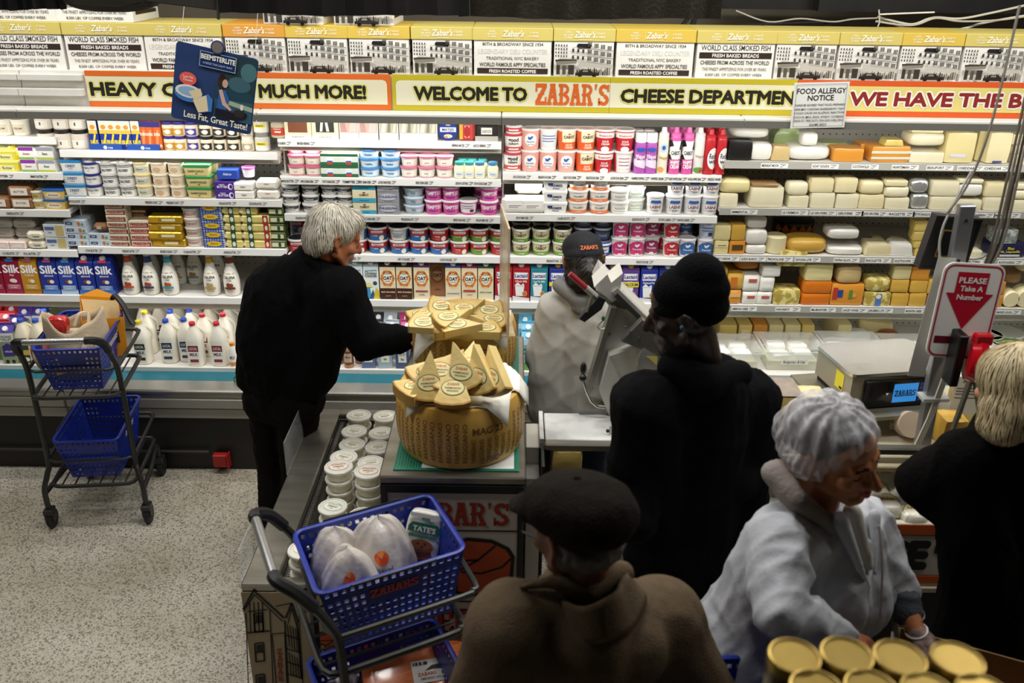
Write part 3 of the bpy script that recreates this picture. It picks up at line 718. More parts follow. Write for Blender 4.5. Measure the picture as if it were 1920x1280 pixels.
# ---- middle case
putrow('m1', jar('herring jar with red label', .042, .1, '#cfc0a4', '#8f8d86', 'r -.48 .48 .2 .68 c8452f|p -.2,.4 .2,.36 .24,.46 -.1,.48 f2ece0|t 0 .56 .08 f2e8d8 .02 .5 HERRING'), [522], 1)
putrow('m1', pbox('cream carton of smoked salmon', .14, .06, .1, '#f0e6c4', 'r -.36 .36 .34 1 8a5238|r -.5 .5 0 .22 f4f1ea|t 0 .07 .08 6a6458 .02 .7 POINT REYES', name='fish_carton'), [561], 1)
putrow('m1', pbox('cream carton of silver fish', .14, .06, .1, '#f0e6c4', 'r -.34 .34 .36 1 3a3a38|p -.2,.4 -.1,.4 -.05,.95 -.15,.95 e8e6e0|p .05,.4 .16,.4 .1,.95 0,.95 dedcd4|r -.5 .5 0 .22 f4f1ea|t 0 .07 .08 6a6458 .02 .7 POINT REYES', name='fish_carton'), [612], 1)
pink = 'r -.46 .46 .36 1 d9b8ac|p -.4,.4 -.1,.4 -.2,1 -.44,1 c99a90|p .0,.4 .4,.4 .44,1 .1,1 e4cdc4'
silv = 'r -.46 .46 .36 1 c6c0aa|p -.4,.4 -.2,.4 -.1,1 -.3,1 e6e2d6|p -.1,.4 .1,.4 .1,1 0,1 8e8872|p .2,.4 .34,.4 .4,1 .3,1 e0dccc'
putrow('m1', pbox('white tray of pink fish fillets', .1, .05, .1, '#f3f1ec', pink, name='fish_tray', cat='fish tray'), [655, 692])
putrow('m1', pbox('white tray of silver anchovies', .1, .05, .1, '#f3f1ec', silv, name='fish_tray', cat='fish tray'), [729, 767, 803])
def disc(desc, r, c, spec, t=.03, name='fish_tin', cat='tin'):
    mx = Matrix.Translation((0, 0, r)) @ Matrix.Rotation(R(90), 4, 'X')
    mb = MB().lathe([(r - .004, -t / 2), (r, -t / 2 + .004), (r, t / 2 - .004), (r - .004, t / 2)], 22, mx=mx)
    m2, ms = lab(spec, 2 * r, 2 * r, lambda x, z, o: (x, -t / 2 - o, z))
    k = Kind(desc, cat, [(name, mb, mat(c, .25), None), ('label', m2, ms, 0)], 2 * r); k.hd = t / 2; k.pitch = 2 * r
    return k
putrow('m1', disc('round navy herring tin', .052, '#2b3f92', 'r -.4 .4 .45 .68 f0ece4|t 0 .5 .13 2b3f92 .05 .7 MATJES|t 0 .76 .08 f0ece4 .02 .4 Abba|e 0 .24 .22 .1 e8d2a8|e -.1 .2 .1 .06 c99a6a'), [840])
putrow('m1', pbox('red herring packet', .08, .03, .1, '#c5443a', 'r -.5 -.28 .1 .9 e0a83a|r -.15 .15 .2 .8 e8d8c8|e 0 .5 .2 .3 b02a2a', b=.012, name='fish_packet', cat='packet'), [876])
putrow('m1', pbox('black herring packet', .12, .03, .092, '#23221f', 'r -.5 .5 0 .3 b9b6ae|r -.24 .24 .4 .78 ece8e0|t 0 .5 .14 2a2a2a .03 .4 LASCCO', b=.012, name='fish_packet', cat='packet'), [912])
pl = tub('cream tub with pink lid', .046, .041, .056, '#f0e8d4', '#d8718e', 'r -.6 .6 .08 .2 e08aa0|r -.2 .25 .25 .65 f6f0e2|t 0 .4 .12 8a5a60 .02 .6 maple')
putrow('m2', pl, [557, 589], 2); putrow('m2', pl, [557, 589], 3, 1, .05, lay0=2)
putrow('m2', pbox('green and white cheese box', .1, .07, .062, '#dfe6de', 'r -.5 .5 .0 .3 2f6a44|r -.5 .5 .8 1 2f6a44|e 0 .5 .2 .26 e8eef4|r -.14 .14 .3 .42 3a56a8|e 0 .18 .18 .12 c0453a', name='cheese_box'), [622, 656], 2)
putrow('m2', tub('white tub with sky blue lid', .053, .047, .05, '#dcebf2', '#4f90cf', 't 0 .35 .22 3a7ab0 .04 .8 Vitalite|r -.8 .8 .06 .16 a9d2e6'), [694, 733], 3)
pl2 = tub('cream tub with rose lid', .046, .04, .058, '#efe8da', '#d8809a', 'r -.3 .3 .2 .65 f6f2e8|t 0 .36 .13 9a4a6a .02 .5 greek|r -.6 .6 .04 .12 e0a0b0')
putrow('m2', pl2, [768, 801, 834], 2)
cj = lambda d, l: bottle(d, [(.024, 0), (.029, .004), (.03, .055), (.023, .07), (.022, .074)], '#f2eacb', l, [(.0255, .072), (.0255, .085), (.024, .087)], 'r -.4 .4 .2 .5 dfe6ea|t 0 .3 .1 2a5aa0 .02 .5 Devon', name='cream_jar', cat='jar', n=14)
putrow('m2', cj('clotted cream jar with teal lid', '#3f9a92'), [861, 880])
putrow('m2', cj('clotted cream jar with blue lid', '#4a84b0'), [899, 924])
putrow('m2', cj('clotted cream jar with teal lid', '#3f9a92'), [868, 886, 905], 1, 1, .07)
ww = tub('white whipped cream cheese tub', .046, .039, .05, '#eeece6', '#e6e4de', 'r -.6 .6 .42 .72 38404e|t 0 .47 .16 f0eee8 .03 .8 Whipped|r -.4 .4 .2 .28 b0b4bc')
putrow('m3', ww, [547, 584], [4, 3]); putrow('m3', ww, [620, 648], [4, 4]); putrow('m3', ww, [547, 584, 620], 4, 1, .1)
putrow('m3', pbox('cream and blue cheese box', .125, .07, .066, '#eadfb8', 'r -.5 .5 0 .36 4aa8c8|t 0 .55 .16 2a2a2a .05 .7 CABOT|e 0 .82 .06 .06 b03a2a|t 0 .14 .1 1f5a80 .02 .7 cream cheese', name='cheese_box'), [685], 3)
putrow('m3', pbox('grey cream cheese box', .115, .07, .062, '#9c9ca2', 'e 0 .55 .42 .3 c9cad0|t 0 .48 .2 2a3f80 .05 .84 PHILADELPHIA|t 0 .2 .1 3a3a44 .02 .6 cream cheese', name='cheese_box'), [730], 3)
putrow('m3', pbox('grey cream cheese box', .115, .07, .062, '#9c9ca2'), [764], 4, 1, .1)
putrow('m3', tub('pale blue soft cheese tub', .056, .048, .048, '#dbe5ec', '#d4e4ee', 't 0 .4 .2 4a72a0 .03 .7 Philly|r -.5 .5 .12 .22 9ab8d0'), [777], 3)
tt = tub('bright pink cream cheese tub', .05, .041, .078, '#e058a8', '#efe9ec', 't 0 .42 .24 fff4fa .06 1.0 TEMPTEE|r -.3 .3 .2 .3 8a3f9a')
putrow('m3', tt, [813, 846, 917], [2, 2, 2]); putrow('m3', tt, [813, 846, 905, 930], 2, 1, .11)
putrow('m3', tub('white backed pink cheese tub', .05, .041, .078, '#e058a8', '#efe9ec', 'r -.7 .5 .15 .8 efe6ec|r -.4 .3 .6 .66 8a8a90|r -.4 .3 .45 .5 8a8a90|r .1 .35 .2 .4 3a3a40'), [879], 1)
bk = lambda d, low, t: tub(d, .055, .046, .075, '#efe8e4', '#efece8', 'r -.95 .95 .04 .84 b8242c|%s|r -.3 .36 .6 .78 f0e2dc|t .03 .63 .1 b8242c .03 .5 Breakstone|e .3 .22 .15 .2 f2ecd8|t -.05 .36 .1 f4f4f4 .03 .6 %s' % (low, t), lidtop='#35363f')
b1 = bk('red and blue cottage cheese tub', 'r -.95 .95 .04 .46 2f72b8', 'lowfat'); b2 = bk('red and green cottage cheese tub', 'r -.95 .95 .04 .44 6a9a34', 'smooth'); b3 = bk('plain red cottage cheese tub', 'r -.2 .1 .1 .3 d05a5a', 'cottage')
b4 = tub('white backed cottage cheese tub', .055, .046, .075, '#e8e6e0', '#efece8', 'r -.9 -.5 .04 .84 b8242c|r -.4 .4 .3 .7 d8dade|r -.3 .3 .56 .6 6a6a72|r -.3 .3 .46 .5 6a6a72|r -.3 .2 .36 .4 6a6a72|r .5 .9 .04 .84 2f72b8', lidtop='#35363f')
putrow('m4', b3, [559, 597, 635, 671], 1); putrow('m4', b4, [671, 749], 2, lay0=1); putrow('m4', b1, [709, 749, 786], 1)
putrow('m4', b1, [709, 786], 2, lay0=1); putrow('m4', b3, [824], 2, lay0=1); putrow('m4', b1, [824], 1); putrow('m4', b2, [862, 899, 937], 2, lay0=1); putrow('m4', b3, [862, 937], 1); putrow('m4', b2, [899], 1)
putrow('m4', b1, [559, 597, 690, 728, 767, 805, 843], 2, 1, .13); putrow('m4', b2, [880, 918], 2, 1, .13)
PO = 'r -.5 .5 0 .8 f0e2bc|r -.5 .5 .0 {1} {0}|e 0 .53 .43 .2 d9823a|e 0 .53 .3 .14 f6efdc|t 0 .62 .045 4a3a24 .02 .5 PLANET|t 0 .49 .085 2a2018 .06 .56 OAT|t 0 .44 .03 4a3a24 .01 .4 oatmilk|{2}' + ''.join('|e %.2f %.2f .055 .018 %s' % (.41 * math.cos(a * .52), .53 + .19 * math.sin(a * .52), ('c9622a', 'f2c06a')[a % 2]) for a in range(12))
def oat(desc, top, low='f0e2bc', lh='.1', tail='t 0 .16 .04 b0452a .02 .8 original'):
    return carton(desc, .086, .086, .24, '#f0e2bc', '#' + top, '#f4f0e6', PO.format(low, lh, tail))
cho = lambda d, c: carton(d, .084, .084, .24, '#eef2f0', '#b8c8cc', '#e8eef0', 'r -.5 .5 0 .8 eff3f1|p -.5,.0 .0,.0 -.1,.3 -.5,.34 %s|p -.2,0 .3,0 .1,.24 3a5a8a|p .1,0 .5,0 .5,.2 .3,.3 d9c23a|e .25 .4 .14 .05 2f5a4a|p -.4,.3 .1,.3 -.1,.42 -.36,.4 efe08a|p -.4,.7 .4,.71 .4,.735 -.4,.72 6ab0c8|t 0 .62 .07 2a3a3a .03 .8 Chobani|t 0 .555 .065 2a3a3a .03 .8 Oatmilk' % c)
putrow('m5', cho('white oat drink carton with red picture', 'e0583a'), [670]); putrow('m5', cho('white oat drink carton with blue picture', '4a9ac0'), [699])
putrow('m5', oat('dark chocolate oat milk carton', '3a2018', '4a2a1c', '.28', 't 0 .17 .045 f2e6cc .02 .9 dark chocolate|t 0 .08 .03 d8b88a .01 .7 oatmilk'), [730, 761])
putrow('m5', oat('oat milk carton with purple top', '6a3a7a', tail='r -.4 .4 .2 .24 b04a5a|t 0 .12 .04 7a4a8a .02 .6 vanilla'), [792])
kd = carton('oat milk carton darkened as in shade', .086, .086, .24, '#9a6a4a', '#8a5a40', '', 'e 0 .53 .43 .2 8a5230|e 0 .53 .3 .14 a5805c|t 0 .62 .045 3a2a1a .02 .5 PLANET|t 0 .49 .085 2a1a10 .06 .56 OAT|t 0 .16 .035 3a2418 .02 .6 original')  # same carton as its neighbours, shade put into body and print colours
putrow('m5', kd, [822], back=.06)
putrow('m5', oat('oat milk carton with blue top', '4a5aa0', tail='t 0 .16 .04 4a5aa0 .02 .8 unsweetened'), [851]); putrow('m5', oat('oat milk carton with magenta top', '9a2a5a', tail='r -.4 .4 .22 .27 c0453a|t 0 .14 .035 b0452a .01 .6 original'), [881])
putrow('m5', oat('oat milk carton with green top', '2f5a44', tail='t 0 .2 .045 2a4a34 .02 .8 extra creamy'), [911])
LA = 'r -.5 .5 0 .8 {0}|r -.4 .4 .56 .72 f4f4f4|t 0 .6 .09 3a3a8a .05 .76 Lactaid|t 0 .48 .05 f4f0f0 .03 .7 {1}|p -.3,.14 .12,.14 .2,.4 -.36,.4 f4f4f2|e .22 .2 .15 .07 d8a46a|e .22 .2 .1 .05 b8783a|p -.5,0 .5,0 .5,.09 -.5,.14 e8e4e4|p -.4,.4 -.2,.48 .0,.41 .14,.46 .2,.4 f4f4f2'
lac = lambda d, c, t, cap='f4f4f4', ex='': carton(d, .094, .094, .24, '#' + c, '#' + c, '#' + cap, LA.format(c, t) + ex)
putrow('m5', lac('red whole milk carton', 'b5222e', 'Whole Milk'), [944]); putrow('r4', lac('red whole milk carton', 'b5222e', 'Whole Milk'), [977])
putrow('r4', lac('teal low fat milk carton', '2f8a98', 'Low Fat Milk'), [1010]); putrow('r4', lac('blue calcium milk carton', '2f3a98', 'Reduced Fat', 'e0b83a', '|r -.5 .5 .4 .5 f0dc3a'), [1044, 1078, 1111])
putrow('r4', lac('purple milk carton with yellow cap', '5a4090', 'Fat Free', 'e0b83a'), [1145]); putrow('r4', lac('purple calcium milk carton', '6a4a98', 'Milk', 'e0b83a', '|r -.5 .5 .39 .52 f0dc3a|t 0 .42 .07 2a2a6a .05 .9 CALCIUM'), [1178])
putrow('r4', lac('blue reduced fat milk carton', '2a3a9a', 'Reduced Fat'), [1212, 1246]); putrow('r4', lac('maroon protein milk carton', '7a2030', 'Protein'), [1281]); putrow('r4', lac('purple milk carton with yellow cap', '5a4090', 'Fat Free', 'e0b83a'), [1318])
# ---- right case
gc = tub('white tub with red lid stripe', .05, .043, .1, '#f2efe8', '#c84450', 't 0 .62 .2 2a2a2a .05 .8 good|t 0 .46 .14 2a2a2a .03 .8 culture|r -.6 .6 .12 .34 d04a50|r -.3 .3 .18 .26 f4eee6')
putrow('r1', gc, [962], 3)
fr = lambda d, c, t: tub(d, .05, .041, .115, '#f6e8e4', '#efece8', 'r -.95 .95 .04 .9 e9a99c|e 0 .5 .36 .3 f8f4ee|p -.14,.52 .0,.5 .16,.64 .06,.68 -.04,.62 -.16,.66 %s|t 0 .38 .07 2f5aa0 .03 .6 Friendship|t 0 .26 .07 2f5aa0 .02 .4 %s' % (c, t))
f1 = fr('peach sour cream tub with bird', '2f62b0', 'Sour Cream')
putrow('r1', f1, [994, 1027, 1061], [2, 1, 1]); putrow('r1', tub('white backed sour cream tub', .05, .041, .115, '#f0ebe4', '#efece8', 'r -.5 .5 .2 .8 dfe4ea|r -.4 .4 .66 .7 5a6a8a|r -.4 .4 .54 .58 5a6a8a|r -.4 .3 .42 .46 5a6a8a|r -.9 -.6 .05 .9 e9a99c'), [1027], 2, lay0=1)
cb = tub('orange and cream sour cream tub', .052, .043, .115, '#f0e6c0', '#efece8', 'r -.95 .95 .04 .4 e0602c|r -.95 -.3 .04 .88 e0602c|t .1 .58 .13 4a3a2a .05 .6 CABOT|e .1 .78 .07 .03 b03a2a|t .1 .24 .09 f8e8d0 .04 .5 SOUR|t .1 .12 .09 f8e8d0 .04 .5 CREAM')
putrow('r1', cb, [1061, 1097], 2, lay0=1); putrow('r1', cb, [1097], 1)
br = tub('red sour cream tub', .052, .043, .115, '#c0282f', '#efece8', 'r -.7 .7 .62 .86 f0e8e4|t 0 .68 .1 c0282f .03 .8 Breakstone|t 0 .42 .09 f4e8e4 .04 .7 SOUR|t 0 .3 .09 f4e8e4 .04 .7 CREAM|e 0 .1 .25 .14 f2ece0')
putrow('r1', br, [1131, 1168], 2, lay0=1); putrow('r1', br, [1131], 1); putrow('r1', tub('white backed red sour cream tub', .052, .043, .115, '#e9d8d4', '#efece8', 'r -.4 .4 .2 .8 f2ecea|r -.3 .3 .66 .7 9a6a6a|r -.3 .3 .5 .54 9a6a6a|r -.3 .3 .34 .38 9a6a6a|r -.95 -.5 .05 .9 c0282f'), [1168], 1)
for kx, px in ((f1, (1010, 1044)), (cb, (1080, 1115)), (br, (1148,))): putrow('r1', kx, list(px), 3, 1, .11)
def can(desc, c, capc, spec, h=.2, r=.0285, tip=True):
    cp = [(r * .95, h), (r * .95, h + .012), (r * .55, h + .02), (r * .42, h + .045), (r * .2, h + .05)] if tip else [(r * .97, h), (r * .97, h + .045), (r * .85, h + .05)]
    return bottle(desc, [(r * .95, 0), (r, .004), (r, h - .012), (r * .9, h)], c, capc, cp, spec, name='spray_can', cat='spray can', n=16)
wt = can('violet whipped topping can', '#b05ab0', '#f4f2ee', 'p -1,.5 1,.35 1,0 -1,0 e8dcec|p -1,.3 1,.12 1,0 -1,0 b05ab0|t 0 .5 .13 f6eef8 .04 .9 Whipped|t 0 .38 .11 f6eef8 .04 .9 Topping|e 0 .78 .4 .07 3a56b0', .165, .0305, False)
putrow('r1', wt, [1199, 1220]); putrow('r1', wt, [1193, 1214], 1, 1, .08)
putrow('r1', can('cream coloured whipped cream can', '#f0e8d2', '#f4f2ec', 'e 0 .7 .34 .12 b8cfe0|e 0 .7 .16 .06 3a5a9a|t 0 .4 .08 c0a05a .02 .8 Whipped|e -.2 .12 .3 .08 d8a05a'), [1241])
cc = can('pink and white whipped cream can', '#e05aa8', '#e870b4', 'r -1.5 1.5 .4 .88 f4f2ee|p -.8,.7 -.2,.75 -.4,.9 -.9,.9 1a1a1a|p .3,.66 .9,.6 .9,.8 .5,.88 1a1a1a|p -.9,.4 -.3,.4 -.5,.52 -.9,.5 1a1a1a|t 0 .52 .1 2a2a2a .05 .8 CABOT|t 0 .27 .1 ffffff .04 .9 WHIPPED|t 0 .16 .1 ffffff .04 .8 CREAM')
putrow('r1', cc, [1264, 1287]); putrow('r1', cc, [1256, 1279], 1, 2, .08)
putrow('r1', can('white dairy free whipped can', '#eceae2', '#f2f0ec', 't 0 .45 .07 b08a8a .02 .8 Whipped|e 0 .12 .5 .08 5a9a4a|e .2 .1 .2 .06 c0453a'), [1308]); putrow('r1', can('white dairy free whipped can', '#eceae2', '#f2f0ec', ''), [1304], 1, 1, .08)
rd = can('red whipped cream can', '#c22a32', '#d02c34', 'e .3 .45 .55 .3 f2efe8|t .3 .45 .15 2a2a5a .03 .8 Reddi|t .3 .32 .12 2a2a5a .03 .8 wip|r -1 -.4 .1 .5 b02028', .19, .0295)
putrow('r1', rd, [1328, 1349]); putrow('r1', rd, [1323, 1344], 1, 2, .08)
putrow('r2', pbox('white mozzarella pouch', .15, .07, .09, '#eceae2', 'r -.3 .3 .3 .6 f8f6f0|r -.25 .2 .45 .5 8a8a8a|r -.25 .1 .36 .4 8a8a8a', b=.02, name='mozzarella_pouch', cat='cheese pouch'), [966, 998], 1, rz=.05); putrow('r2', pbox('white mozzarella pouch', .15, .07, .09, '#eceae2', b=.02, name='mozzarella_pouch', cat='cheese pouch'), [990], 2, 1, .05, lay0=1)
putrow('r2', otub('white farmer cheese tub', .135, .09, .062, '#f3f1ec', '#f4f2ee', 'r -.3 -.1 .5 .72 2f3f80|t .02 .4 .22 2a3a6a .04 .6 FARMER|t .02 .2 .16 2a3a6a .02 .6 cheese'), [1040], 3)
putrow('r2', tub('white ricotta tub with orange band', .054, .048, .064, '#f2efe8', '#f2efea', 'r -.95 .95 .04 .3 e8814a|t 0 .45 .16 5a4a4a .02 .7 CALABRO|t 0 .12 .12 f8eee6 .02 .6 ricotta'), [1084, 1123], 3)
putrow('r2', tub('plain white ricotta tub', .052, .046, .066, '#f0eee9', '#e9e8e4', 't 0 .4 .16 8a8f8a .02 .6 RICOTTA|r -.4 .4 .2 .26 b8bdb8'), [1161], 2); putrow('r2', tub('plain white ricotta tub', .052, .046, .066, '#e4e6e0', '#e4e4de', 't 0 .4 .16 6a8f6a .02 .6 RICOTTA|r -.4 .4 .2 .26 9abda8'), [1190], 3, 1, .06)
lb = tub('white checkered labneh tub', .046, .04, .105, '#f1efec', '#efeeea', '|'.join('r -.9 .9 %.2f %.2f c8d0e0' % (.08 + q * .1, .1 + q * .1) for q in range(8)) + '|p -.34,.62 .34,.62 .26,.76 -.26,.76 3a5fa8|r -.4 .4 .28 .52 f4f2ee|t 0 .34 .16 7a3a4a .05 .7 LABNE|t 0 .2 .07 5a5a6a .02 .6 cheese')
putrow('r2', lb, [1228, 1264, 1297, 1330], [1, 2, 2, 2])
gb = tub('cream and green sour cream tub', .05, .043, .075, '#efe6bc', '#efece0', 'r -.95 .95 .04 .3 6aa03a|t 0 .46 .2 3a2f20 .05 .7 CABOT|e 0 .76 .06 .04 b03a2a|t 0 .12 .12 f2f6e0 .03 .5 cottage', lidtop='#3a4030')
putrow('r3', gb, [977, 1014, 1053], 2); putrow('r3', gb, [977, 1014, 1053], 2, 1, .12)
nv = tub('navy cottage cheese tub', .05, .043, .075, '#39425c', '#c9ccd4', 'r -.5 .5 .2 .7 5a6480|t 0 .4 .16 d8dce4 .02 .7 Lactaid')
putrow('r3', nv, [1092, 1128], 3, 1, .04)
putrow('r3', tub('bright blue cottage cheese tub', .05, .043, .072, '#2f4fb0', '#e8eaf0', 'r -.3 .4 .3 .75 f0f0f4|t .05 .45 .16 2a3a90 .04 .6 Lactaid|t .1 .15 .1 f0f0f4 .02 .5 lowfat', lidtop='#2f4fb0'), [1129], 1)
fs = lambda d, c: tub(d, .047, .04, .105, '#f2eae8', '#efecec', 'p -.5,.12 .5,.12 .56,.6 .3,.8 0,.86 -.3,.8 -.56,.6 %s|p -.14,.58 .0,.54 .18,.68 .06,.72 -.04,.66 -.16,.72 f8f4f2|t 0 .38 .09 f8f4f2 .03 .8 Friendship|e 0 .14 .14 .07 f8f4f2|t 0 .11 .08 %s .03 .2 1' % (c, c))
fp, fd, frd, fb = fs('pink cottage cheese tub with bird', 'd03a7c'), fs('maroon cottage cheese tub with bird', '9a2f64'), fs('red cottage cheese tub with bird', 'c52a34'), fs('blue cottage cheese tub with bird', '3a6fb0')
putrow('r3', fp, [1161, 1193], 2); putrow('r3', fd, [1220], 2, 1, .03); putrow('r3', frd, [1257], 2); putrow('r3', frd, [1245], 2, 1, .09)
putrow('r3', fb, [1288, 1322], [1, 1]); putrow('r3', tub('white and blue backed cottage tub', .047, .04, .105, '#d9dfea', '#efecec', 'r -.6 .5 .15 .85 c2cde0|r -.4 .3 .6 .66 4a62a0|r -.4 .3 .45 .5 4a62a0|r .0 .3 .2 .4 2a3a70'), [1322], 2, lay0=1); putrow('r3', fb, [1280], 2, 1, .09)
# ---- deck: milk jugs, cartons, bottles
for sid, words, x0 in (('k1', 'left bottom deck', 0), ('k2', 'middle bottom deck', 0)):
    s = Shelf(); s.id, s.words, s.z, s.py, s.px = sid, words, DECK_Z + .0005, 0, 0; SHELVES[sid] = s
def deck(sid, kd, pts, back=False):
    for px, py, y in pts:
        x = aty(px, py, y).x
        o = kd.put((x, y, DECK_Z + .001), 'x', rz=random.uniform(-.1, .1))
        o.scale = (.9, .9, 1)
        PLACED.append((o, kd, sid, 0, 0, px * 100 + y * 10))
JL = 'r -.32 .32 .36 .5 {0}|t 0 .4 .06 f2efe6 .03 .5 LOCAL|r -.32 .32 .08 .36 f2efe6|t 0 .26 .07 {0} .05 .5 MILK|r -.26 .26 .11 .18 {0}'
jr, jb, jy = jug('red capped milk jug', '#c8283a', JL.format('8a2a34')), jug('blue capped milk jug', '#2f4fc0', JL.format('2a3350')), jug('yellow capped milk jug', '#e8cf3a', JL.format('24221f'))
deck('k1', jy, [(268, 650, 4.68), (280, 640, 4.82), (276, 620, 4.95), (304, 620, 4.95)])
deck('k1', jb, [(318, 650, 4.70), (352, 650, 4.72), (326, 630, 4.84), (362, 630, 4.86), (338, 610, 4.98), (372, 610, 4.99)])
deck('k1', jr, [(368, 660, 4.665), (413, 660, 4.67), (386, 640, 4.79), (424, 640, 4.80), (396, 620, 4.93), (432, 620, 4.94), (408, 610, 5.06), (446, 610, 5.07)])
deck('k1', bottle('small orange capped milk bottle', [(.024, 0), (.027, .004), (.027, .1), (.018, .12), (.014, .13)], '#f0eadc', '#e08a2a', [(.016, .128), (.016, .144), (.014, .146)], 'r -.6 .6 .1 .6 f4f0e6|t 0 .4 .14 7a2a2a .03 .6 MILK|r -.6 .6 .1 .25 d98a3a', n=14), [(436, 655, 4.64)])
rc = carton('red topped milk carton', .096, .096, .235, '#6f8a4a', '#c02a34', '#f0f0ee', 'r -.5 .5 .6 .8 efeae0|t 0 .66 .06 b02a34 .03 .8 organic|e 0 .4 .34 .12 3a2a6a')
deck('k1', rc, [(-20, 640, 4.70), (12, 640, 4.72), (-10, 620, 4.83), (22, 620, 4.84), (0, 610, 4.95), (32, 605, 4.96)])
pc = carton('violet topped milk carton', .092, .092, .235, '#8fa07a', '#4a3a92', '#f2f2f4', 'r -.5 .5 .58 .8 efece6|t 0 .68 .06 3a3a3a .03 .8 ORGANIC|t 0 .61 .06 3a3a3a .03 .8 VALLEY|p -.36,.2 .36,.2 .36,.46 0,.54 -.36,.46 46337e|t 0 .3 .06 e8e4f0 .02 .5 whole|e -.2 .06 .12 .05 1a1a1a|e .2 .06 .12 .05 1a1a1a')
deck('k1', pc, [(24, 660, 4.67), (40, 630, 4.79), (58, 620, 4.92), (84, 620, 4.93), (70, 610, 5.04), (96, 610, 5.05)])
cl = 'r -.34 .34 .3 .6 3a4a34|e 0 .52 .22 .06 5a7a9a|r -.34 .34 .2 .32 d8b048|r -.34 .34 .02 .2 24402e|e .1 .1 .2 .05 e8e4d8'
deck('k1', jug('cream bottle with farm label', '#2f5fc0', cl, body='#ece2c8'), [(52, 660, 4.68), (80, 660, 4.68), (106, 640, 4.70), (92, 630, 4.82)])
for c, t, t2, px, dd in (('5a6f98', 'BARISTA', 'oat', 692, 'slate blue oat drink carton'), ('9fb3c0', 'UNSWEETENED', 'oat', 723, 'pale blue unsweetened oat drink carton'), ('46567e', 'OATLY!', 'FULL FAT', 756, 'navy full fat oat drink carton')):
    deck('k2', carton(dd, .085, .085, .235, '#' + c, '#c9d2d8', '#f2f2f2', 't 0 .66 .1 1f2a44 .06 .9 %s|r -.3 .3 .16 .46 ece8d8|t 0 .34 .07 2a3a5a .03 .5 %s|t 0 .22 .06 2a3a5a .03 .5 fat' % (t, t2)), [(px, 670, 4.67)])
ca = lambda d, c: carton(d, .085, .085, .235, '#' + c, '#' + c, '#f4f0f0', 'r -.5 .5 .5 .75 f0ece6|t 0 .58 .07 7a2a4a .03 .8 oat|r -.5 .5 0 .2 b9c0c8')
deck('k2', ca('silver topped oat drink carton', 'aab4bc'), [(738, 640, 4.79), (734, 620, 4.9)]); deck('k2', ca('pink topped oat drink carton', 'b83a78'), [(766, 640, 4.79), (764, 620, 4.9)]); deck('k2', ca('dark topped oat drink carton', '2a2f38'), [(708, 640, 4.79), (712, 620, 4.91), (680, 630, 4.82)])
deck('k2', bottle('brown chocolate milk bottle', [(.026, 0), (.03, .004), (.03, .11), (.024, .135), (.016, .15), (.014, .158)], '#b0805c', '#efe8e0', [(.0165, .156), (.0165, .17), (.014, .172)], 'r -.8 .8 .14 .66 6a4030|r -.4 .4 .24 .58 c9a88a|t 0 .4 .08 4a2a1a .03 .6 MILK', n=14), [(636, 670, 4.70), (654, 672, 4.65), (674, 668, 4.71)])
cw = carton('sky blue organic milk carton with cow', .085, .085, .235, '#8cc4d8', '#5aa8c8', '#e8f0f0', 'r -.5 .5 0 .2 5a9a4a|e -.1 .5 .26 .1 2f8a5a|p .0,.22 .4,.22 .44,.34 .1,.36 1a1a1a|p .1,.24 .24,.24 .2,.32 f4f4f4|t -.1 .47 .06 f2f6f2 .02 .4 cow|r -.5 .5 .66 .8 cfe6ee')
deck('k2', cw, [(990, 680, 4.67), (1022, 680, 4.68), (990, 640, 4.79), (1022, 640, 4.8), (985, 610, 4.9), (1190, 640, 4.8), (1222, 640, 4.72), (1156, 640, 4.74)])
# ------------------------------------------------------------------ cheeses on the right-hand case
def sup(w, d, h, p=9., n=6, jit=.0, seed=0, taper=0.):
    """rounded block: cube grid projected on a superellipsoid; base at z = 0"""
    rnd = random.Random(seed); idx = {}; V = []; F = []
    def vid(a, b, c):
        if (a, b, c) not in idx:
            q = [2 * t / n - 1 for t in (a, b, c)]
            q = [math.sin(t * math.pi / 2) if p < 5 else math.copysign(abs(t) ** .8, t) for t in q]
            m = max(abs(t) for t in q); l = sum(abs(t) ** p for t in q) ** (1 / p)
            k = m / l if l else 1
            x, y, z = (t * k for t in q)
            tp = 1 - taper * (z + 1) / 2
            idx[a, b, c] = len(V)
            V.append((x * w / 2 * tp + rnd.uniform(-jit, jit), y * d / 2 + rnd.uniform(-jit, jit), (z + 1) * h / 2 + (rnd.uniform(-jit, jit) if c else 0)))
        return idx[a, b, c]
    for i in range(n):
        for j in range(n):
            for e in (0, n):
                for f, g in ((lambda a, b: (e, a, b), e > 0), (lambda a, b: (a, e, b), e == 0), (lambda a, b: (a, b, e), e > 0)):
                    q = [vid(*f(i, j)), vid(*f(i + 1, j)), vid(*f(i + 1, j + 1)), vid(*f(i, j + 1))]
                    F.append(tuple(q if g else q[::-1]))
    return MB().add(V, F)
CC_ = {'i': ('ivory', '#f1e9c6'), 'p': ('pale yellow', '#ecdda0'), 'w': ('white', '#f4f1e8'), 'y': ('yellow', '#e8cc72'), 'o': ('orange', '#e39a38'), 'O': ('deep orange', '#e07a1c'), 'g': ('golden', '#dcae4a'),
       's': ('silver foil wrapped', '#c8cac8'), 't': ('tan', '#d9bd84'), 'k': ('black waxed', '#1b1a18'), 'n': ('green rinded', '#a9bd7c'), 'b': ('brown rinded', '#a98558'), 'h': ('holey yellow', '#e2d48c'), 'B': ('blue veined', '#d9d8c8'), 'c': ('cream', '#efe2b4'), 'N': ('navy boxed', '#26264e')}
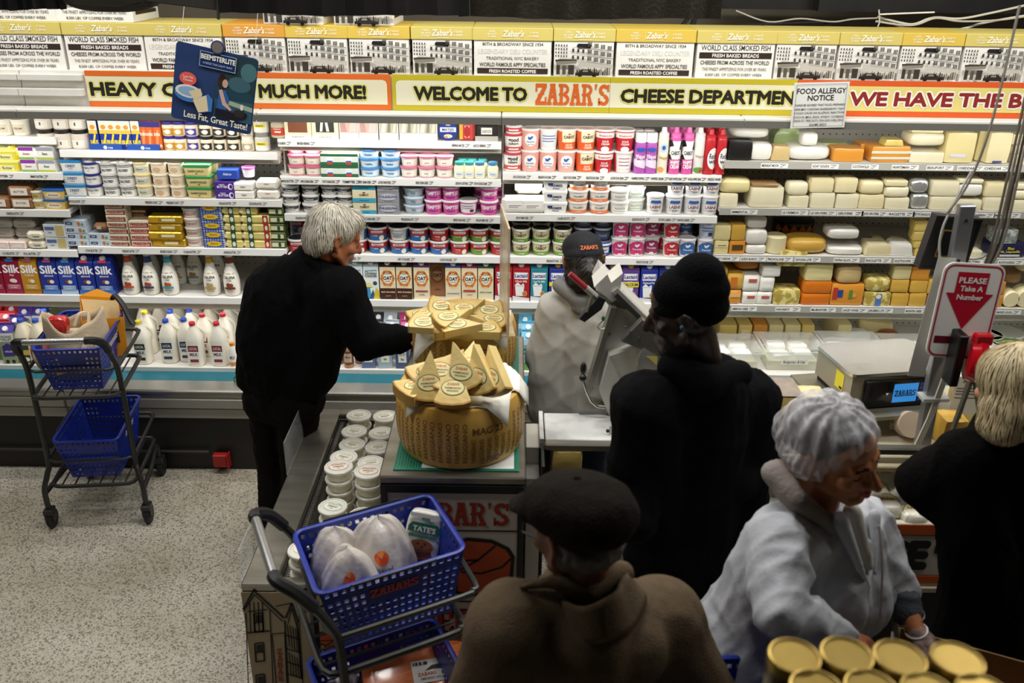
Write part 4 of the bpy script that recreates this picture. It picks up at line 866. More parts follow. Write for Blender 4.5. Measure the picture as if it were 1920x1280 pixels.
def cmat(k):
    c = CC_[k][1]
    if k == 's': return mat(c, .25, .7, bump=(45, .6))
    if k == 'h': return mat(c, .35, noise=(28, '#b09a48', .12), coat=.3, bump=(14, .2))
    if k == 'B': return mat(c, .5, noise=(30, '#6f7f88', .25))
    if k in 'kN': return mat(c, .3, coat=.4)
    return mat(c, .36, noise=(7, '#%02x%02x%02x' % tuple(int(int(c[i:i + 2], 16) * .93) for i in (1, 3, 5)), .8), coat=.35, bump=(16, .22))
CHZ = []
def cheeses(sid, spec, cat='cheese'):
    """x0,x1,y0,y1,colour,style[,back distance]; sits on the shelf or on what is below it"""
    s = SHELVES[sid]; tops = []
    for it in spec.split():
        t = it.split(','); x0, x1, y0, y1 = (float(q) for q in t[:4]); c, st = t[4], t[5]
        back = float(t[6]) if len(t) > 6 else 0.
        yf = SH_Y + .02 + back
        A = aty(x0, (y0 + y1) / 2, yf).x; B = aty(x1, (y0 + y1) / 2, yf).x
        w = B - A; xm = (A + B) / 2
        h = max(.015, (aty(0, y0 + 3, yf).z - aty(0, y1, yf).z))
        d = min(.26, max(.09, w * .8))
        if st == 'L': d = .28
        base = s.z + .0008
        for a, b, z, y in tops:
            if a + .008 < B and b - .008 > A and abs(y - yf) < .09 and z > base and y1 < s.py + .014 * (x0 - s.px) - 8: base = z
        seed = len(CHZ)
        if st == 'b': mb = sup(w, d, h, 14, 5, .0012, seed)
        elif st == 'L': mb = sup(w, d, h, 12, 5, .0012, seed)
        elif st == 'r': mb = sup(w, d, h, 4.5, 6, .001, seed)
        elif st == 'R': mb = sup(w, d, h, 3.2, 8, 0, seed)
        elif st == 'v': mb = sup(w, d, h, 12, 5, .0015, seed, .25)
        elif st == 'c': mb = MB().lathe([(w * .42, 0), (w / 2, .008), (w / 2, h - .008), (w * .42, h)], 20); d = w
        elif st == 'f': mb = MB().lathe([(w * .42, -d / 2), (w / 2, -d / 2 + .008), (w / 2, d / 2 - .008), (w * .42, d / 2)], 20, mx=Matrix.Translation((0, 0, w / 2)) @ Matrix.Rotation(R(90), 4, 'X')); h = w
        o = obj('cheese_block' if st not in 'cf' else 'round_cheese', mb, [cmat(c)], None, (xm, yf + d / 2, base), smooth=40)
        if st not in 'cf': o.rotation_euler[2] = random.uniform(-.05, .05)
        tops.append((A, B, base + h + .0006, yf))
        CHZ.append((o, s, c, st, (x0 + x1) / 2, y1, back))
        o['_t'] = it
        if len(t) > 7:
            q = t[7]; fn = lambda x, z, oo: (x, -d / 2 - .0015 - oo, z)
            m2, ms = lab(q.replace('_', ' ').replace(';', '|').replace('~', '_'), w, h, fn); obj('label', m2, ms, o, smooth=0)
cheeses('c1', '1366,1412,262,301,k,b 1406,1450,264,299,w,r 1447,1484,271,302,t,v 1475,1563,270,301,w,R 1505,1536,243,270,w,r 1372,1446,240,263,w,R,.05 1452,1506,245,272,n,f,.16 1536,1600,258,274,n,b,.12 1538,1596,243,258,n,b,.12 1564,1622,272,300,o,b '
        '1612,1662,262,292,o,b,.1 1632,1708,272,305,o,b,.0,r_-.5_.5_.55_.72_d8d4c0;r_-.5_.5_.2_.36_d8d4c0 1658,1698,257,272,y,v 1706,1772,284,307,i,b 1704,1774,256,284,i,r 1708,1770,245,256,c,b 1774,1830,247,308,p,b,.0,r_-.3_.2_.2_.3_d8d8e4 1832,1852,247,308,p,b,.06 1852,1896,247,309,c,b,.0,r_-.2_.2_.04_.1_3a4a90 1899,1950,290,311,i,b 1900,1950,270,290,i,b 1900,1950,247,270,c,b')
cheeses('c2', '1350,1384,361,389,i,b 1350,1410,331,360,p,r 1406,1470,347,388,i,b 1412,1462,338,347,b,b 1479,1517,365,390,i,b 1478,1518,336,364,i,r 1520,1566,358,390,i,b 1521,1565,328,357,c,b 1568,1611,360,390,i,b 1567,1609,330,360,c,b 1611,1659,362,391,c,b 1615,1660,333,361,c,r 1660,1706,368,392,i,b 1660,1708,344,368,i,r 1663,1705,330,344,c,b '
        '1710,1743,360,392,s,r 1709,1745,330,360,s,R 1745,1795,364,392,i,b 1749,1800,333,364,i,b 1794,1842,372,394,i,b 1796,1845,344,371,w,r 1800,1846,333,344,i,b 1846,1893,366,394,i,b 1850,1893,336,365,c,b 1896,1950,373,396,i,b 1896,1950,350,372,i,r 1898,1950,336,350,i,b')
cheeses('c3', '1340,1366,450,478,p,b,0,r_-.4_.4_.5_.8_e8dca8;r_-.3_.3_.6_.66_5a4a2a 1340,1371,419,449,p,b 1367,1397,450,478,o,b,0,r_-.35_.35_.3_.7_5a4420 1371,1398,418,450,g,b 1398,1438,458,478,w,r 1398,1441,428,458,w,r 1401,1440,404,428,w,r,.03 1438,1479,443,478,c,c 1478,1556,446,478,g,R 1460,1538,405,446,k,c,.2,'
        ' 1553,1622,461,479,w,r 1552,1613,439,461,w,r 1621,1676,456,480,c,v 1668,1716,454,480,w,v 1641,1661,435,456,t,b,.12 1676,1705,428,450,t,r,.12 1716,1745,462,480,y,b 1716,1745,446,462,y,b 1716,1745,425,446,y,b 1718,1745,404,425,y,b 1822,1842,467,482,i,b 1862,1925,456,484,N,b,0,t_0_.6_.2_e8dc3a_.03_.6_Bleu;t_0_.38_.18_e8dc3a_.03_.8_de~Laqueuille;r_-.3_.3_.1_.25_d8d8e4 1866,1910,427,456,B,b')
cheeses('c4', '1346,1361,546,575,o,L 1362,1388,546,575,o,L,0,r_-.4_.4_.5_.8_e8b870 1390,1419,549,575,w,L,0,r_-.2_.3_.5_.7_c05a4a 1420,1449,549,575,w,L,0,r_-.2_.3_.5_.7_c05a4a 1346,1362,503,546,g,L 1363,1394,513,546,g,L,0,r_-.3_.1_.2_.8_c8702a 1392,1424,515,548,w,L,0,r_-.2_.3_.6_.8_c05a4a 1424,1452,518,549,w,L 1430,1464,497,519,w,b 1379,1425,494,513,o,R,.06 '
        '1449,1500,546,576,h,b 1452,1508,515,546,h,b 1502,1556,552,576,O,b 1507,1560,526,552,O,b 1510,1562,496,531,p,b 1557,1620,534,576,o,b,0,r_-.44_-.3_.3_.85_b83a30;r_-.3_-.14_.4_.75_2f4a90;r_.04_.14_.35_.75_5a8a3a;e_.2_.5_.05_.1_d9a84a 1571,1618,499,534,t,r 1620,1671,548,576,h,b,0,r_-.1_.12_.02_.9_5a7ab8;e_0_.7_.1_.16_e8e4c8 1624,1673,518,548,h,r '
        '1672,1704,549,576,g,b 1672,1705,522,549,g,b 1677,1710,494,522,p,b 1705,1737,549,577,g,b 1707,1740,523,549,g,b 1711,1745,495,523,o,b 1739,1762,551,577,g,b 1740,1765,522,551,g,b 1864,1880,551,577,o,b 1866,1886,524,551,o,b 1881,1914,546,577,c,f 1906,1945,548,577,c,f 1884,1916,518,547,b,R,.06 1904,1945,522,548,c,R,.02')
# black drum with the painted zigzag band
for t in CHZ:
    if t[2] == 'k' and t[3] == 'c':
        o = t[0]; w = o.dimensions.x; h = o.dimensions.z
        def fn(x, z, oo, w=w): a = x / (w / 2); r = w / 2 + oo; return (r * math.sin(a), -r * math.cos(a), z)
        sp = '|'.join('p %.2f,.62 %.2f,.36 %.2f,.62 %.2f,.88 d9762a' % (q * .2 - .62, q * .2 - .52, q * .2 - .42, q * .2 - .52) for q in range(6)) + '|' + '|'.join('e %.2f .28 .07 .1 2f4f9a' % (q * .2 - .62) for q in range(7))
        m2, ms = lab(sp, w, h, fn, True); obj('painted_band', m2, ms, o)
# long loaves and feta containers on the deck
def dk(px0, px1, pyt, pyb, y, d, c, st='b', lbl=None):
    a = aty(px0, (pyt + pyb) / 2, y).x; b = aty(px1, (pyt + pyb) / 2, y).x
    h = max(.03, aty(px0, pyt, y).z - DECK_Z); w = b - a
    o = obj('cheese_loaf', sup(w, d, h, 12, 5, .001, int(px0)), [cmat(c)], None, ((a + b) / 2, y + d / 2, DECK_Z + .0005), smooth=40)
    if lbl:
        m2, ms = lab(lbl, w, h, lambda x, z, oo: (x, -d / 2 - .0015 - oo, z)); obj('label', m2, ms, o, smooth=0)
    return o
for i, (a, b, c, l) in enumerate(((1348, 1383, 'y', ''), (1385, 1411, 'y', 'r -.3 .3 .4 .8 f0e0b0|r -.2 .2 .5 .55 5a4a2a'), (1413, 1440, 'o', ''), (1442, 1470, 'p', ''), (1472, 1502, 'p', 'r -.3 -.1 .2 .6 c05a3a'), (1504, 1528, 'y', ''), (1571, 1598, 'p', ''))):
    o = dk(a, b, 609, 634, 5.0, .3, c, 'b', l)
    tag(o, '%s wrapped cheese loaf, %s from left behind the feta bins' % (CC_[c][0], ORD[i]), 'cheese', 'cheese loaves on the deck')
CLEAR = mat('#e9efe9', .12, trans=.85, alpha=1, name='clear_plastic')
def bin_(x0, x1, px_f, y0, y1, z1, label, lbl=None, fill=.6, lid=False):
    """clear tapered food bin with white cheese blocks in brine"""
    o = empty('food_bin', ((x0 + x1) / 2, (y0 + y1) / 2, DECK_Z + .001), label, 'food bin', 'clear plastic cheese bins')
    w, d, h = (x1 - x0) / 2, (y1 - y0) / 2, z1 - DECK_Z
    mb = MB(); t = .88
    bt = [(-w * t, -d * t, 0), (w * t, -d * t, 0), (w * t, d * t, 0), (-w * t, d * t, 0)]; tp = [(-w, -d, h), (w, -d, h), (w, d, h), (-w, d, h)]
    rim = [(-w - .012, -d - .012, h), (w + .012, -d - .012, h), (w + .012, d + .012, h), (-w - .012, d + .012, h)]
    rl = [(x, y, h - .012) for x, y, z in rim]
    mb.add(bt + tp + rim + rl, [(3, 2, 1, 0)] + [(i, (i + 1) % 4, 4 + (i + 1) % 4, 4 + i) for i in range(4)] + [(4 + i, 4 + (i + 1) % 4, 8 + (i + 1) % 4, 8 + i) for i in range(4)] + [(8 + i, 8 + (i + 1) % 4, 12 + (i + 1) % 4, 12 + i) for i in range(4)])
    obj('bin', mb, mat('#e4e8e0', .15, alpha=.38), o, smooth=0)
    obj('brine', MB().box(-w * .86, w * .86, -d * .86, d * .86, .003, h * fill * .75), mat('#e6e2c0', .2, alpha=.8), o)
    rn = random.Random(px_f)
    for i in range(2):
        for j in range(2):
            x, y = (-.42 + .84 * i) * w * .9, (-.42 + .84 * j) * d * .9
            b = sup(w * .66, d * .66, h * (fill + rn.uniform(0, .2)), 8, 4, .002, px_f + i * 2 + j)
            q = obj('feta_block', b, mat('#f5f3ec', .45, bump=(20, .3)), o, (x, y, .004), smooth=40); q.rotation_euler[2] = rn.uniform(-.2, .2)
    if lbl:
        f = lambda x, z: (x, -d * .95 - .003, z)
        obj('paper_label', MB().rect(-w * .45, w * .5, h * .34, h * .56, f, 0).text(lbl, h * .12, .0, h * .4, lambda x, z: (x, -d * .95 - .004, z), 1, fit=w * .85), [paper('#e8e6dc'), paper('#2a2a2a')], o, smooth=0)
    film = MB(); n = 10; V = []; rn = random.Random(px_f + 9)
    for i in range(n + 1):
        for j in range(n + 1):
            V.append((w * (2 * i / n - 1) * .98, d * (2 * j / n - 1) * .98, h + rn.uniform(-.004, .012)))
    film.add(V, [(i * (n + 1) + j, (i + 1) * (n + 1) + j, (i + 1) * (n + 1) + j + 1, i * (n + 1) + j + 1) for i in range(n) for j in range(n)])
    obj('cling_film', film, mat('#f4f4f0', .08, alpha=.25, coat=.6), o)
    return o
xa = lambda px, y, z: atz(px, 640, z).x * 0 + aty(px, 690, y).x
bin_(aty(1432, 700, 4.66).x, aty(1540, 700, 4.66).x, 1, 4.66, 4.93, .625, 'clear bin of feta blocks labelled Bulgarian at the deck front', 'Bulgarian $10#')
bin_(aty(1322, 700, 4.66).x, aty(1424, 700, 4.66).x, 2, 4.66, 4.93, .61, 'clear bin of feta blocks left of the labelled bin')
bin_(aty(1550, 690, 4.66).x, aty(1660, 690, 4.66).x, 3, 4.66, 4.93, .635, 'clear bin of white cheese tucked behind the silver scale')
bin_(aty(1668, 690, 4.66).x, aty(1775, 690, 4.66).x, 4, 4.66, 4.93, .625, 'clear bin of white cheese behind the scale post')
o = obj('cheese_slab', sup(.2, .16, .09, 8, 6, .003, 5), [mat('#f4f2ec', .25, bump=(20, .5), coat=.6)], None, (aty(1560, 640, 5.02).x + .12, 5.04, DECK_Z + .001)); tag(o, 'white cheese slab in crumpled cling wrap behind the feta bins', 'cheese')
o = obj('cheese_wedge', sup(.2, .1, .13, 8, 6, .003, 6), [cmat('p')], None, (aty(1640, 610, 5.15).x, 5.15, DECK_Z + .001)); o.rotation_euler = (0, 0, -.3); tag(o, 'pale yellow cheese wedge lying behind the wrapped slab', 'cheese')
o = obj('cheese_ball', sup(.13, .12, .1, 2.6, 8, .001, 8), [mat('#a85a24', .4, noise=(9, '#7a3c18', .8), coat=.3)], None, (aty(1665, 620, 5.02).x + .02, 5.05, DECK_Z + .001)); tag(o, 'rust brown smoked cheese piece at the back of the deck', 'cheese')
for i, (px, py, y, c) in enumerate(((1878, 640, 4.72, '#f0eee2'), (1912, 640, 4.78, '#6f9a4a'), (1870, 610, 4.92, '#d8d8cc'), (1910, 605, 4.95, '#c9ccc0'))):
    k = tub('x', .1, .09, .1, '#eceade', '#f2f0e8', lidtop=c); k.put((aty(px, py, y).x, y + .1, DECK_Z + .001), 'large round white dip tub with %s lid on the deck at right' % ['cream', 'green', 'grey', 'pale sage'][i])
def label_cheeses():
    from collections import defaultdict
    G = defaultdict(list)
    for t in CHZ: G[t[1].id, t[2], t[3] in 'cfR'].append(t)
    for (sid, c, rd), ts in G.items():
        ts.sort(key=lambda t: t[4]); n = len(ts)
        for i, t in enumerate(ts):
            s = t[1]; low = t[5] > s.py + .014 * (t[4] - s.px) - 9
            a = '' if n == 1 else 'leftmost ' if i == 0 else 'rightmost ' if i == n - 1 else ORD[i] + ' from left '
            shape = {'c': 'drum', 'f': 'round', 'R': 'rounded loaf', 'v': 'wedge', 'L': 'long loaf', 'r': 'rounded piece'}.get(t[3], 'block')
            tag(t[0], '%s cheese %s, %s%s, %s' % (CC_[c][0], shape, a + ('of its colour ' if a else ''), 'lying low' if low else 'stacked up', s.words), 'cheese', '%s cheeses on the %s' % (CC_[c][0], s.words))
            if '_t' in t[0]: del t[0]['_t']
# ------------------------------------------------------------------ boxes, banners and things above the cases
def ring_poly(cx, cy, rx, ry, ix, iy, a0, a1, n=8):
    q = []
    for i in range(n):
        a, b = R(a0 + (a1 - a0) * i / n), R(a0 + (a1 - a0) * (i + 1) / n)
        q.append([(cx + ix * math.cos(a), cy + iy * math.sin(a)), (cx + rx * math.cos(a), cy + ry * math.sin(a)), (cx + rx * math.cos(b), cy + ry * math.sin(b)), (cx + ix * math.cos(b), cy + iy * math.sin(b))])
    return q
def bx_(x0, x1, y0, y1): return [(x0, y0), (x1, y0), (x1, y1), (x0, y1)]
_st = [bx_(.12, .4, 0, 1), bx_(0, .46, 0, .14), bx_(0, .46, .86, 1), bx_(.04, .5, .46, .56)]
SLAB = {'Z': [bx_(0, 1, .82, 1), bx_(0, 1, 0, .18), [(.62, .82), (1, .82), (.4, .18), (0, .18)], bx_(0, .16, .62, .82), bx_(.84, 1, .18, .38), [(.18, .5), (.3, .42), (.82, .5), (.7, .58)]],
        'A': [[(.34, 1), (.62, 1), (.34, .14), (.08, .14)], [(.4, 1), (.68, 1), (.94, .14), (.64, .14)], bx_(0, .44, 0, .14), bx_(.54, 1, 0, .14), bx_(.26, .76, .34, .46), bx_(.26, .74, .9, 1)],
        'B': _st + ring_poly(.5, .74, .44, .26, .2, .12, -90, 90) + ring_poly(.5, .27, .5, .27, .22, .13, -90, 90),
        'R': _st + ring_poly(.5, .72, .46, .28, .2, .13, -90, 90) + [[(.48, .5), (.76, .5), (.96, .14), (.66, .14)], bx_(.58, 1.04, 0, .14)],
        'S': ring_poly(.5, .73, .46, .27, .17, .1, 20, 270) + ring_poly(.5, .27, .48, .27, .19, .1, -160, 90) + [bx_(.8, .96, .66, .98), bx_(.02, .18, .02, .36)],
        'C': ring_poly(.55, .5, .52, .5, .24, .3, 40, 320) + [bx_(.8, .98, .62, .98)], 'H': [bx_(.1, .38, 0, 1), bx_(.62, .9, 0, 1), bx_(.3, .7, .42, .58), bx_(0, .46, 0, .14), bx_(.54, 1, 0, .14), bx_(0, .46, .86, 1), bx_(.54, 1, .86, 1)],
        'E': [bx_(.1, .4, 0, 1), bx_(0, .95, 0, .16), bx_(0, .95, .84, 1), bx_(.3, .74, .43, .58), bx_(.78, .95, .1, .34), bx_(.78, .95, .66, .9)], "'": [[(.3, 1), (.8, 1), (.55, .72), (.4, .72)]]}
def slab(mb, txt, x0, x1, z0, h, fn, mi):
    i_ = 0
    wd = [.45 if c == "'" else 1.0 for c in txt]; u = (x1 - x0) / sum(wd); x = x0
    for c, w in zip(txt, wd):
        for p in SLAB[c]:
            i_ = (i_ + 1) % 9; f = lambda a, b, k=i_ * .00012: (lambda q: (q[0], q[1] - k, q[2]))(fn(a, b))
            mb.poly([(x + a * u * w * .97, z0 + b * h) for a, b in p], f, mi)
        x += u * w
    return mb
def fit_text(mb, s, x0, x1, z, h, fn, mi, wt=0., shear=0.):
    """text stretched to x0..x1; heavy weights are made of shifted copies, each a hair in front of the last"""
    V, F, w = text_geo(s, 0., 1.0); k = (x1 - x0) / w
    sh = [(0, 0)] + ([(q * math.cos(t * math.pi / 4), q * math.sin(t * math.pi / 4)) for q in ((wt,) if wt < .09 else (wt * .5, wt)) for t in range(8)] if wt > .01 else [])
    for i, (dx, dz) in enumerate(sh):
        mb.add([(lambda q: (q[0], q[1] - i * .00005, q[2]))(fn(x0 + p[0] * k + dx * h, z + p[1] * h + dz * h)) for p in V], F, mi)
    return mb
def building_spec():
    q = ['r -.5 .5 .0 1 efece4']; rn = random.Random(3); D = '4a453c'
    for c in range(5):
        for r in range(4):
            q.append('r %.3f %.3f %.3f %.3f %s' % (-.48 + c * .045, -.462 + c * .045, .55 + r * .1, .61 + r * .1, D))
    for c in range(3):
        x = -.2 + c * .085
        for r in range(2): q.append('r %.3f %.3f %.3f %.3f %s' % (x, x + .035, .5 + r * .2 - c * .01, .6 + r * .2 - c * .01, D))
    for c in range(4):
        x = .06 + c * .11
        for r in range(3):
            for s in range(3): q.append('r %.3f %.3f %.3f %.3f %s' % (x + s * .024, x + s * .024 + .018, .46 + r * .2 - c * .03, .58 + r * .2 - c * .03, D))
    for z in (.44, .62, .84): q.append('p -.2,%.2f .5,%.2f .5,%.2f -.2,%.2f 8a857a' % (z, z - .1, z - .085, z + .012))
    q += ['p -.46,.34 -.12,.38 -.12,.5 -.4,.52 -.48,.46 8f897c', 'p -.48,.44 -.12,.47 -.12,.5 -.48,.49 3f3a32', 'r -.46 -.4 .06 .34 3f3a32', 'r -.36 -.3 .06 .32 5a554a', 'r -.26 -.16 .06 .34 3f3a32', 'p -.1,.3 .5,.22 .5,.34 -.1,.42 c9c4b8']
    for i in range(16):
        x = -.12 + i * .036; q.append('p %.3f,.06 %.3f,.05 %.3f,%.2f %.3f,%.2f %s' % (x, x + .03, x + .028, .14 + rn.random() * .16, x + .004, .12 + rn.random() * .18, ('3f3a32', '6a655a', '55504a', '8f897c')[i % 4]))
    q += ['p -.14,.04 .26,.04 .26,.13 .16,.14 .1,.22 -.04,.22 -.08,.14 -.14,.12 2f2a24', 'e -.06 .04 .035 .05 15130f', 'e .18 .04 .035 .05 15130f', 'p -.02,.15 .08,.15 .07,.2 -.01,.2 8f897c']
    return '|'.join(q)
def box_kind(desc, w, spec, lid, hole=False):
    h, d = .162, .3
    body = MB().box(-w / 2, w / 2, -d / 2, d / 2, 0, h)
    m2, ms = lab(spec, w, h, lambda x, z, o: (x, -d / 2 - o, z))
    sd, ss = lab('|'.join('r -.4 .4 %.2f %.2f %s' % (z, z + .1, c) for z, c in ((.78, 'b8b2a4'), (.58, '3a3028'), (.4, 'b8b2a4'), (.2, '3a3028'))), d, h, lambda x, z, o: (w / 2 + o, x, z))
    ld = MB().box(-w / 2 - .006, w / 2 + .006, -d / 2 - .006, d / 2 + .006, h, h + .058, b=.002)
    lp, ls = lab('t -.27 .66 .14 fbf6e0 .01 .16 OPEN|t -.27 .45 .14 fbf6e0 .01 .2 365 DAYS|t -.27 .24 .14 fbf6e0 .01 .18 A YEAR|t .27 .55 .16 fbf6e0 .01 .18 7 DAYS|t .27 .28 .16 fbf6e0 .01 .2 A WEEK|r -.145 -.142 .15 .85 f3ecc8|r .15 .153 .15 .85 f3ecc8', w, .058, lambda x, z, o: (x, -d / 2 - .006 - o, h + z))
    lp.text("Zabar's", .028, 0, h + .018, lambda x, z: (x, -d / 2 - .0085, z), 0, wt=.02, fit=.1, shear=.25).rect(-.03, .035, h + .009, h + .0105, lambda x, z: (x, -d / 2 - .0085, z), 0)
    parts = [('storage_box', body, paper('#efece4'), None), ('lid', ld, paper(lid), 0), ('front_print', m2, ms, 0), ('side_print', sd, ss, 0), ('lid_print', lp, ls, 1)]
    if hole: parts.append(('hand_hole', MB().poly([(x, z) for x, z in [(-.035, .138), (-.028, .129), (.028, .129), (.035, .138), (.035, .145), (.028, .152), (-.028, .152), (-.035, .145)]], lambda x, z: (x, -d / 2 - .032 * .1, z)), paper('#0a0908'), 0))
    k = Kind(desc, 'box', parts, .22, smooth=0); k.w = w
    return k
WC = 't 0 .8 .15 3a342e .012 .9 WORLD CLASS SMOKED FISH|r -.47 .47 .57 .74 3a2c28|t 0 .605 .1 f4f0e8 .035 .86 FRESH BAKED BREADS|t 0 .4 .11 55504a .02 .9 CHEESES FROM ACROSS THE WORLD|t 0 .22 .09 6a655c .0 .84 THE FINEST APPETIZING FOR OVER 80 YEARS|t 0 .06 .08 4a453e .01 .9 8,000 LBS. OF COFFEE EVERY WEEK'
BW = 't 0 .85 .09 4a453e .015 .9 80TH & BROADWAY SINCE 1934|t 0 .62 .14 dcd8ce .0 .9 LEGENDARY DELI COUNTER|t 0 .45 .09 5a554c .0 .88 TRADITIONAL NYC BAKERY|t 0 .26 .11 55504a .02 .86 WORLD FAMOUS APPY SPECIALTIES|r -.46 .46 .05 .21 3a2c28|t 0 .08 .09 f4f0e8 .035 .84 FRESH ROASTED COFFEE'
BS = building_spec()
YEL, YEL2, ORG = '#d3c168', '#d9ba4c', '#dd9e3c'
KB = {'W': box_kind('white storage box printed world class smoked fish', .372, WC, YEL), 'w': box_kind('white storage box printed world class smoked fish', .372, WC, YEL2), 'T': box_kind('white storage box printed broadway since 1934', .372, BW, YEL), 't': box_kind('white storage box printed broadway since 1934', .372, BW, YEL2),
      'B': box_kind('storage box with building drawing', .286, BS, YEL, True), 'b': box_kind('storage box with building drawing', .286, BS, YEL2, True), 'o': box_kind('storage box with building drawing', .286, BS, ORG, True)}
rowb = [('W', 45), ('W', 191), ('T', 327), ('o', 455), ('b', 576), ('b', 689), ('B', 799), ('T', 924), ('B', 1052), ('t', 1180), ('W', 1317), ('B', 1443), ('B', 1551), ('b', 1658), ('B', 1766), ('B', 1874), ('B', 1983)]
cnt = {}
pos = []
x_prev = -9
for kx, px in rowb:
    x = aty(px, 100 + .014 * (px - 960), 4.56).x; w = KB[kx].w + .013
    if x - w / 2 < x_prev: x = x_prev + w / 2 + .001
    x_prev = x + w / 2
    pos.append((kx, x, 4.56 + .15 + random.uniform(0, .006)))
tot = {}
for kx, _, _ in pos: tot[KB[kx].desc] = tot.get(KB[kx].desc, 0) + 1
for kx, x, y in pos:
    kd = KB[kx]; cnt[kd.desc] = cnt.get(kd.desc, 0) + 1; i = cnt[kd.desc]
    kd.put((x, y, zbox + .0005), '%s, %s from left in the lower row' % (kd.desc, ORD[i - 1]), 'storage boxes above the cases', rz=random.uniform(-.02, .02))
zt = zbox + .222
for kx, px, lbl in (('W', 35, 'half hidden text box stacked second up at the far left'), ('W', 180, 'half hidden text box stacked second up, right of another'), ('b', 551, 'half hidden building box stacked second up, left of a pair'), ('b', 684, 'half hidden building box stacked second up, right of a pair')):
    KB[kx].put((aty(px, 35, 4.57).x, 4.725, zt), lbl, 'upper storage boxes', rz=-.04)
# ledges on the bare end of the canopy
for sec in ('far', 'left'):
    o = CASES[sec]; x0, x1 = SECT[sec]; w = (x1 - x0) / 2 - .002
    w1 = w if sec == 'far' else aty(158, 170, 4.5).x - o.location.x
    obj('canopy_ledge', MB().box(-w, w1, 4.475 - 4.9, 4.52 - 4.9, zc1 + .055, zc1 + .085).box(-w, w1, 4.49 - 4.9, 4.52 - 4.9, zc1 + .125, zc1 + .15), WHITE, o)
# banners
def banner(px0, px1, label, border, field, fn_text, round_l=False, round_r=False, tilt=0.):
    y = 4.508
    a = aty(px0, 172 + .014 * (px0 - 720), y).x; b = aty(px1, 172 + .014 * (px1 - 720), y).x
    z0 = zc1 + .0015; h = aty(720, 139.5, y).z - z0
    o = empty('banner_sign', ((a + b) / 2, y, z0), label, 'sign', 'banner signs along the canopy')
    w = (b - a) / 2
    obj('board', MB().box(-w, w, 0, .008, 0, h), paper(border), o)
    il, ir = (-w + .018 if round_l else -w), (w - .018 if round_r else w)
    z1, z2 = .026, h - .026
    pts = [(il, z1), (ir, z1)] + ([(ir, z2 - .02), (ir - .006, z2 - .006), (ir - .02, z2)] if round_r else [(ir, z2)]) + ([(il + .02, z2), (il + .006, z2 - .006), (il, z2 - .02)] if round_l else [(il, z2)])
    obj('field', MB().poly(pts, FRONT(-.0008)), paper(field), o, smooth=0)
    fn_text(o, lambda px: aty(px, 172 + .014 * (px - 720), y).x - (a + b) / 2, h)
    return o
def words(o, X, h, s, p0, p1, col, halo, hh=.06, dz=0., wt=.065, hw=.17):
    z = h / 2 - hh / 2 + dz
    mb = MB(); fit_text(mb, s, X(p0), X(p1), z, hh, FRONT(-.0016), 0, hw)
    obj('lettering_halo', mb, paper(halo), o, smooth=0)
    mb = MB(); fit_text(mb, s, X(p0), X(p1), z, hh, FRONT(-.0028), 0, wt)
    obj('lettering', mb, paper(col), o, smooth=0)
INK = '#15140f'; HAL = '#e0d872'
def t1(o, X, h): words(o, X, h, 'HEAVY CREAM &', 167, 470, INK, HAL); words(o, X, h, 'MUCH MORE!', 484, 687, INK, HAL)
def t2(o, X, h):
    words(o, X, h, 'WELCOME TO', 777, 988, INK, HAL)
    obj('lettering', slab(MB(), "ZABAR'S", X(1004), X(1143), h / 2 - .05, .102, FRONT(-.002), 0), paper('#d9631c'), o, smooth=0)
def t3(o, X, h): words(o, X, h, 'CHEESE DEPARTMENT', 1163, 1512, INK, HAL)
def t4(o, X, h): words(o, X, h, 'WE HAVE THE BEST', 1594, 1984, '#8a1f1c', '#f3efe2', .062, 0, .065, .2)
banner(163, 733, 'orange edged banner reading heavy cream and much more', '#dd6a1e', '#e6e2c0', t1, False, True)
banner(735.5, 1143, 'olive edged banner welcoming shoppers to the store', '#c2b21e', '#e6e2c4', t2, True)
banner(1143.6, 1492, 'olive edged banner reading cheese department', '#c2b21e', '#e6e2c4', t3)
banner(1493, 2015, 'orange edged yellow banner reading we have the best', '#d9581c', '#e2d27c', t4)
# allergy notice taped to the canopy
a, b = aty(1487, 200, 4.405), aty(1589, 200, 4.405); zt_, zb_ = aty(1538, 154, 4.405).z, aty(1538, 240, 4.405).z
w, h = (b.x - a.x) / 2, zt_ - zb_
o = obj('notice_sheet', MB().box(-w, w, 0, .0015, 0, h), paper('#e4e4de'), None, ((a.x + b.x) / 2, 4.405, zb_)); o.rotation_euler = (0, R(-2), 0)
tag(o, 'white food allergy notice sheet taped over the canopy edge', 'notice')
sp = 't 0 .76 .115 1c1c1c .02 .9 FOOD ALLERGY|t 0 .61 .115 1c1c1c .02 .5 NOTICE|' + '|'.join('t 0 %.2f .045 2a2a2a .01 .92 %s' % (.49 - i * .085, s) for i, s in enumerate(('PLEASE BE ADVISED THAT FOOD PREPARED', 'HERE MAY CONTAIN INGREDIENTS: THAT', 'COULD CAUSE AN ALLERGIC REACTION', 'SUCH AS: MILK, EGGS, WHEAT, SOYBEAN,', 'PEANUTS, TREE NUTS, FISH AND SHELLFISH,', 'SESAME SEEDS')))
sp += '|r -.46 .46 .955 .962 3a3a3a|r -.46 .46 .04 .047 3a3a3a|r -.46 -.454 .04 .96 3a3a3a|r .454 .46 .04 .96 3a3a3a'
m2, ms = lab(sp, 2 * w, h, lambda x, z, oo: (x, -oo, z)); obj('printed_text', m2, ms, o, smooth=0)
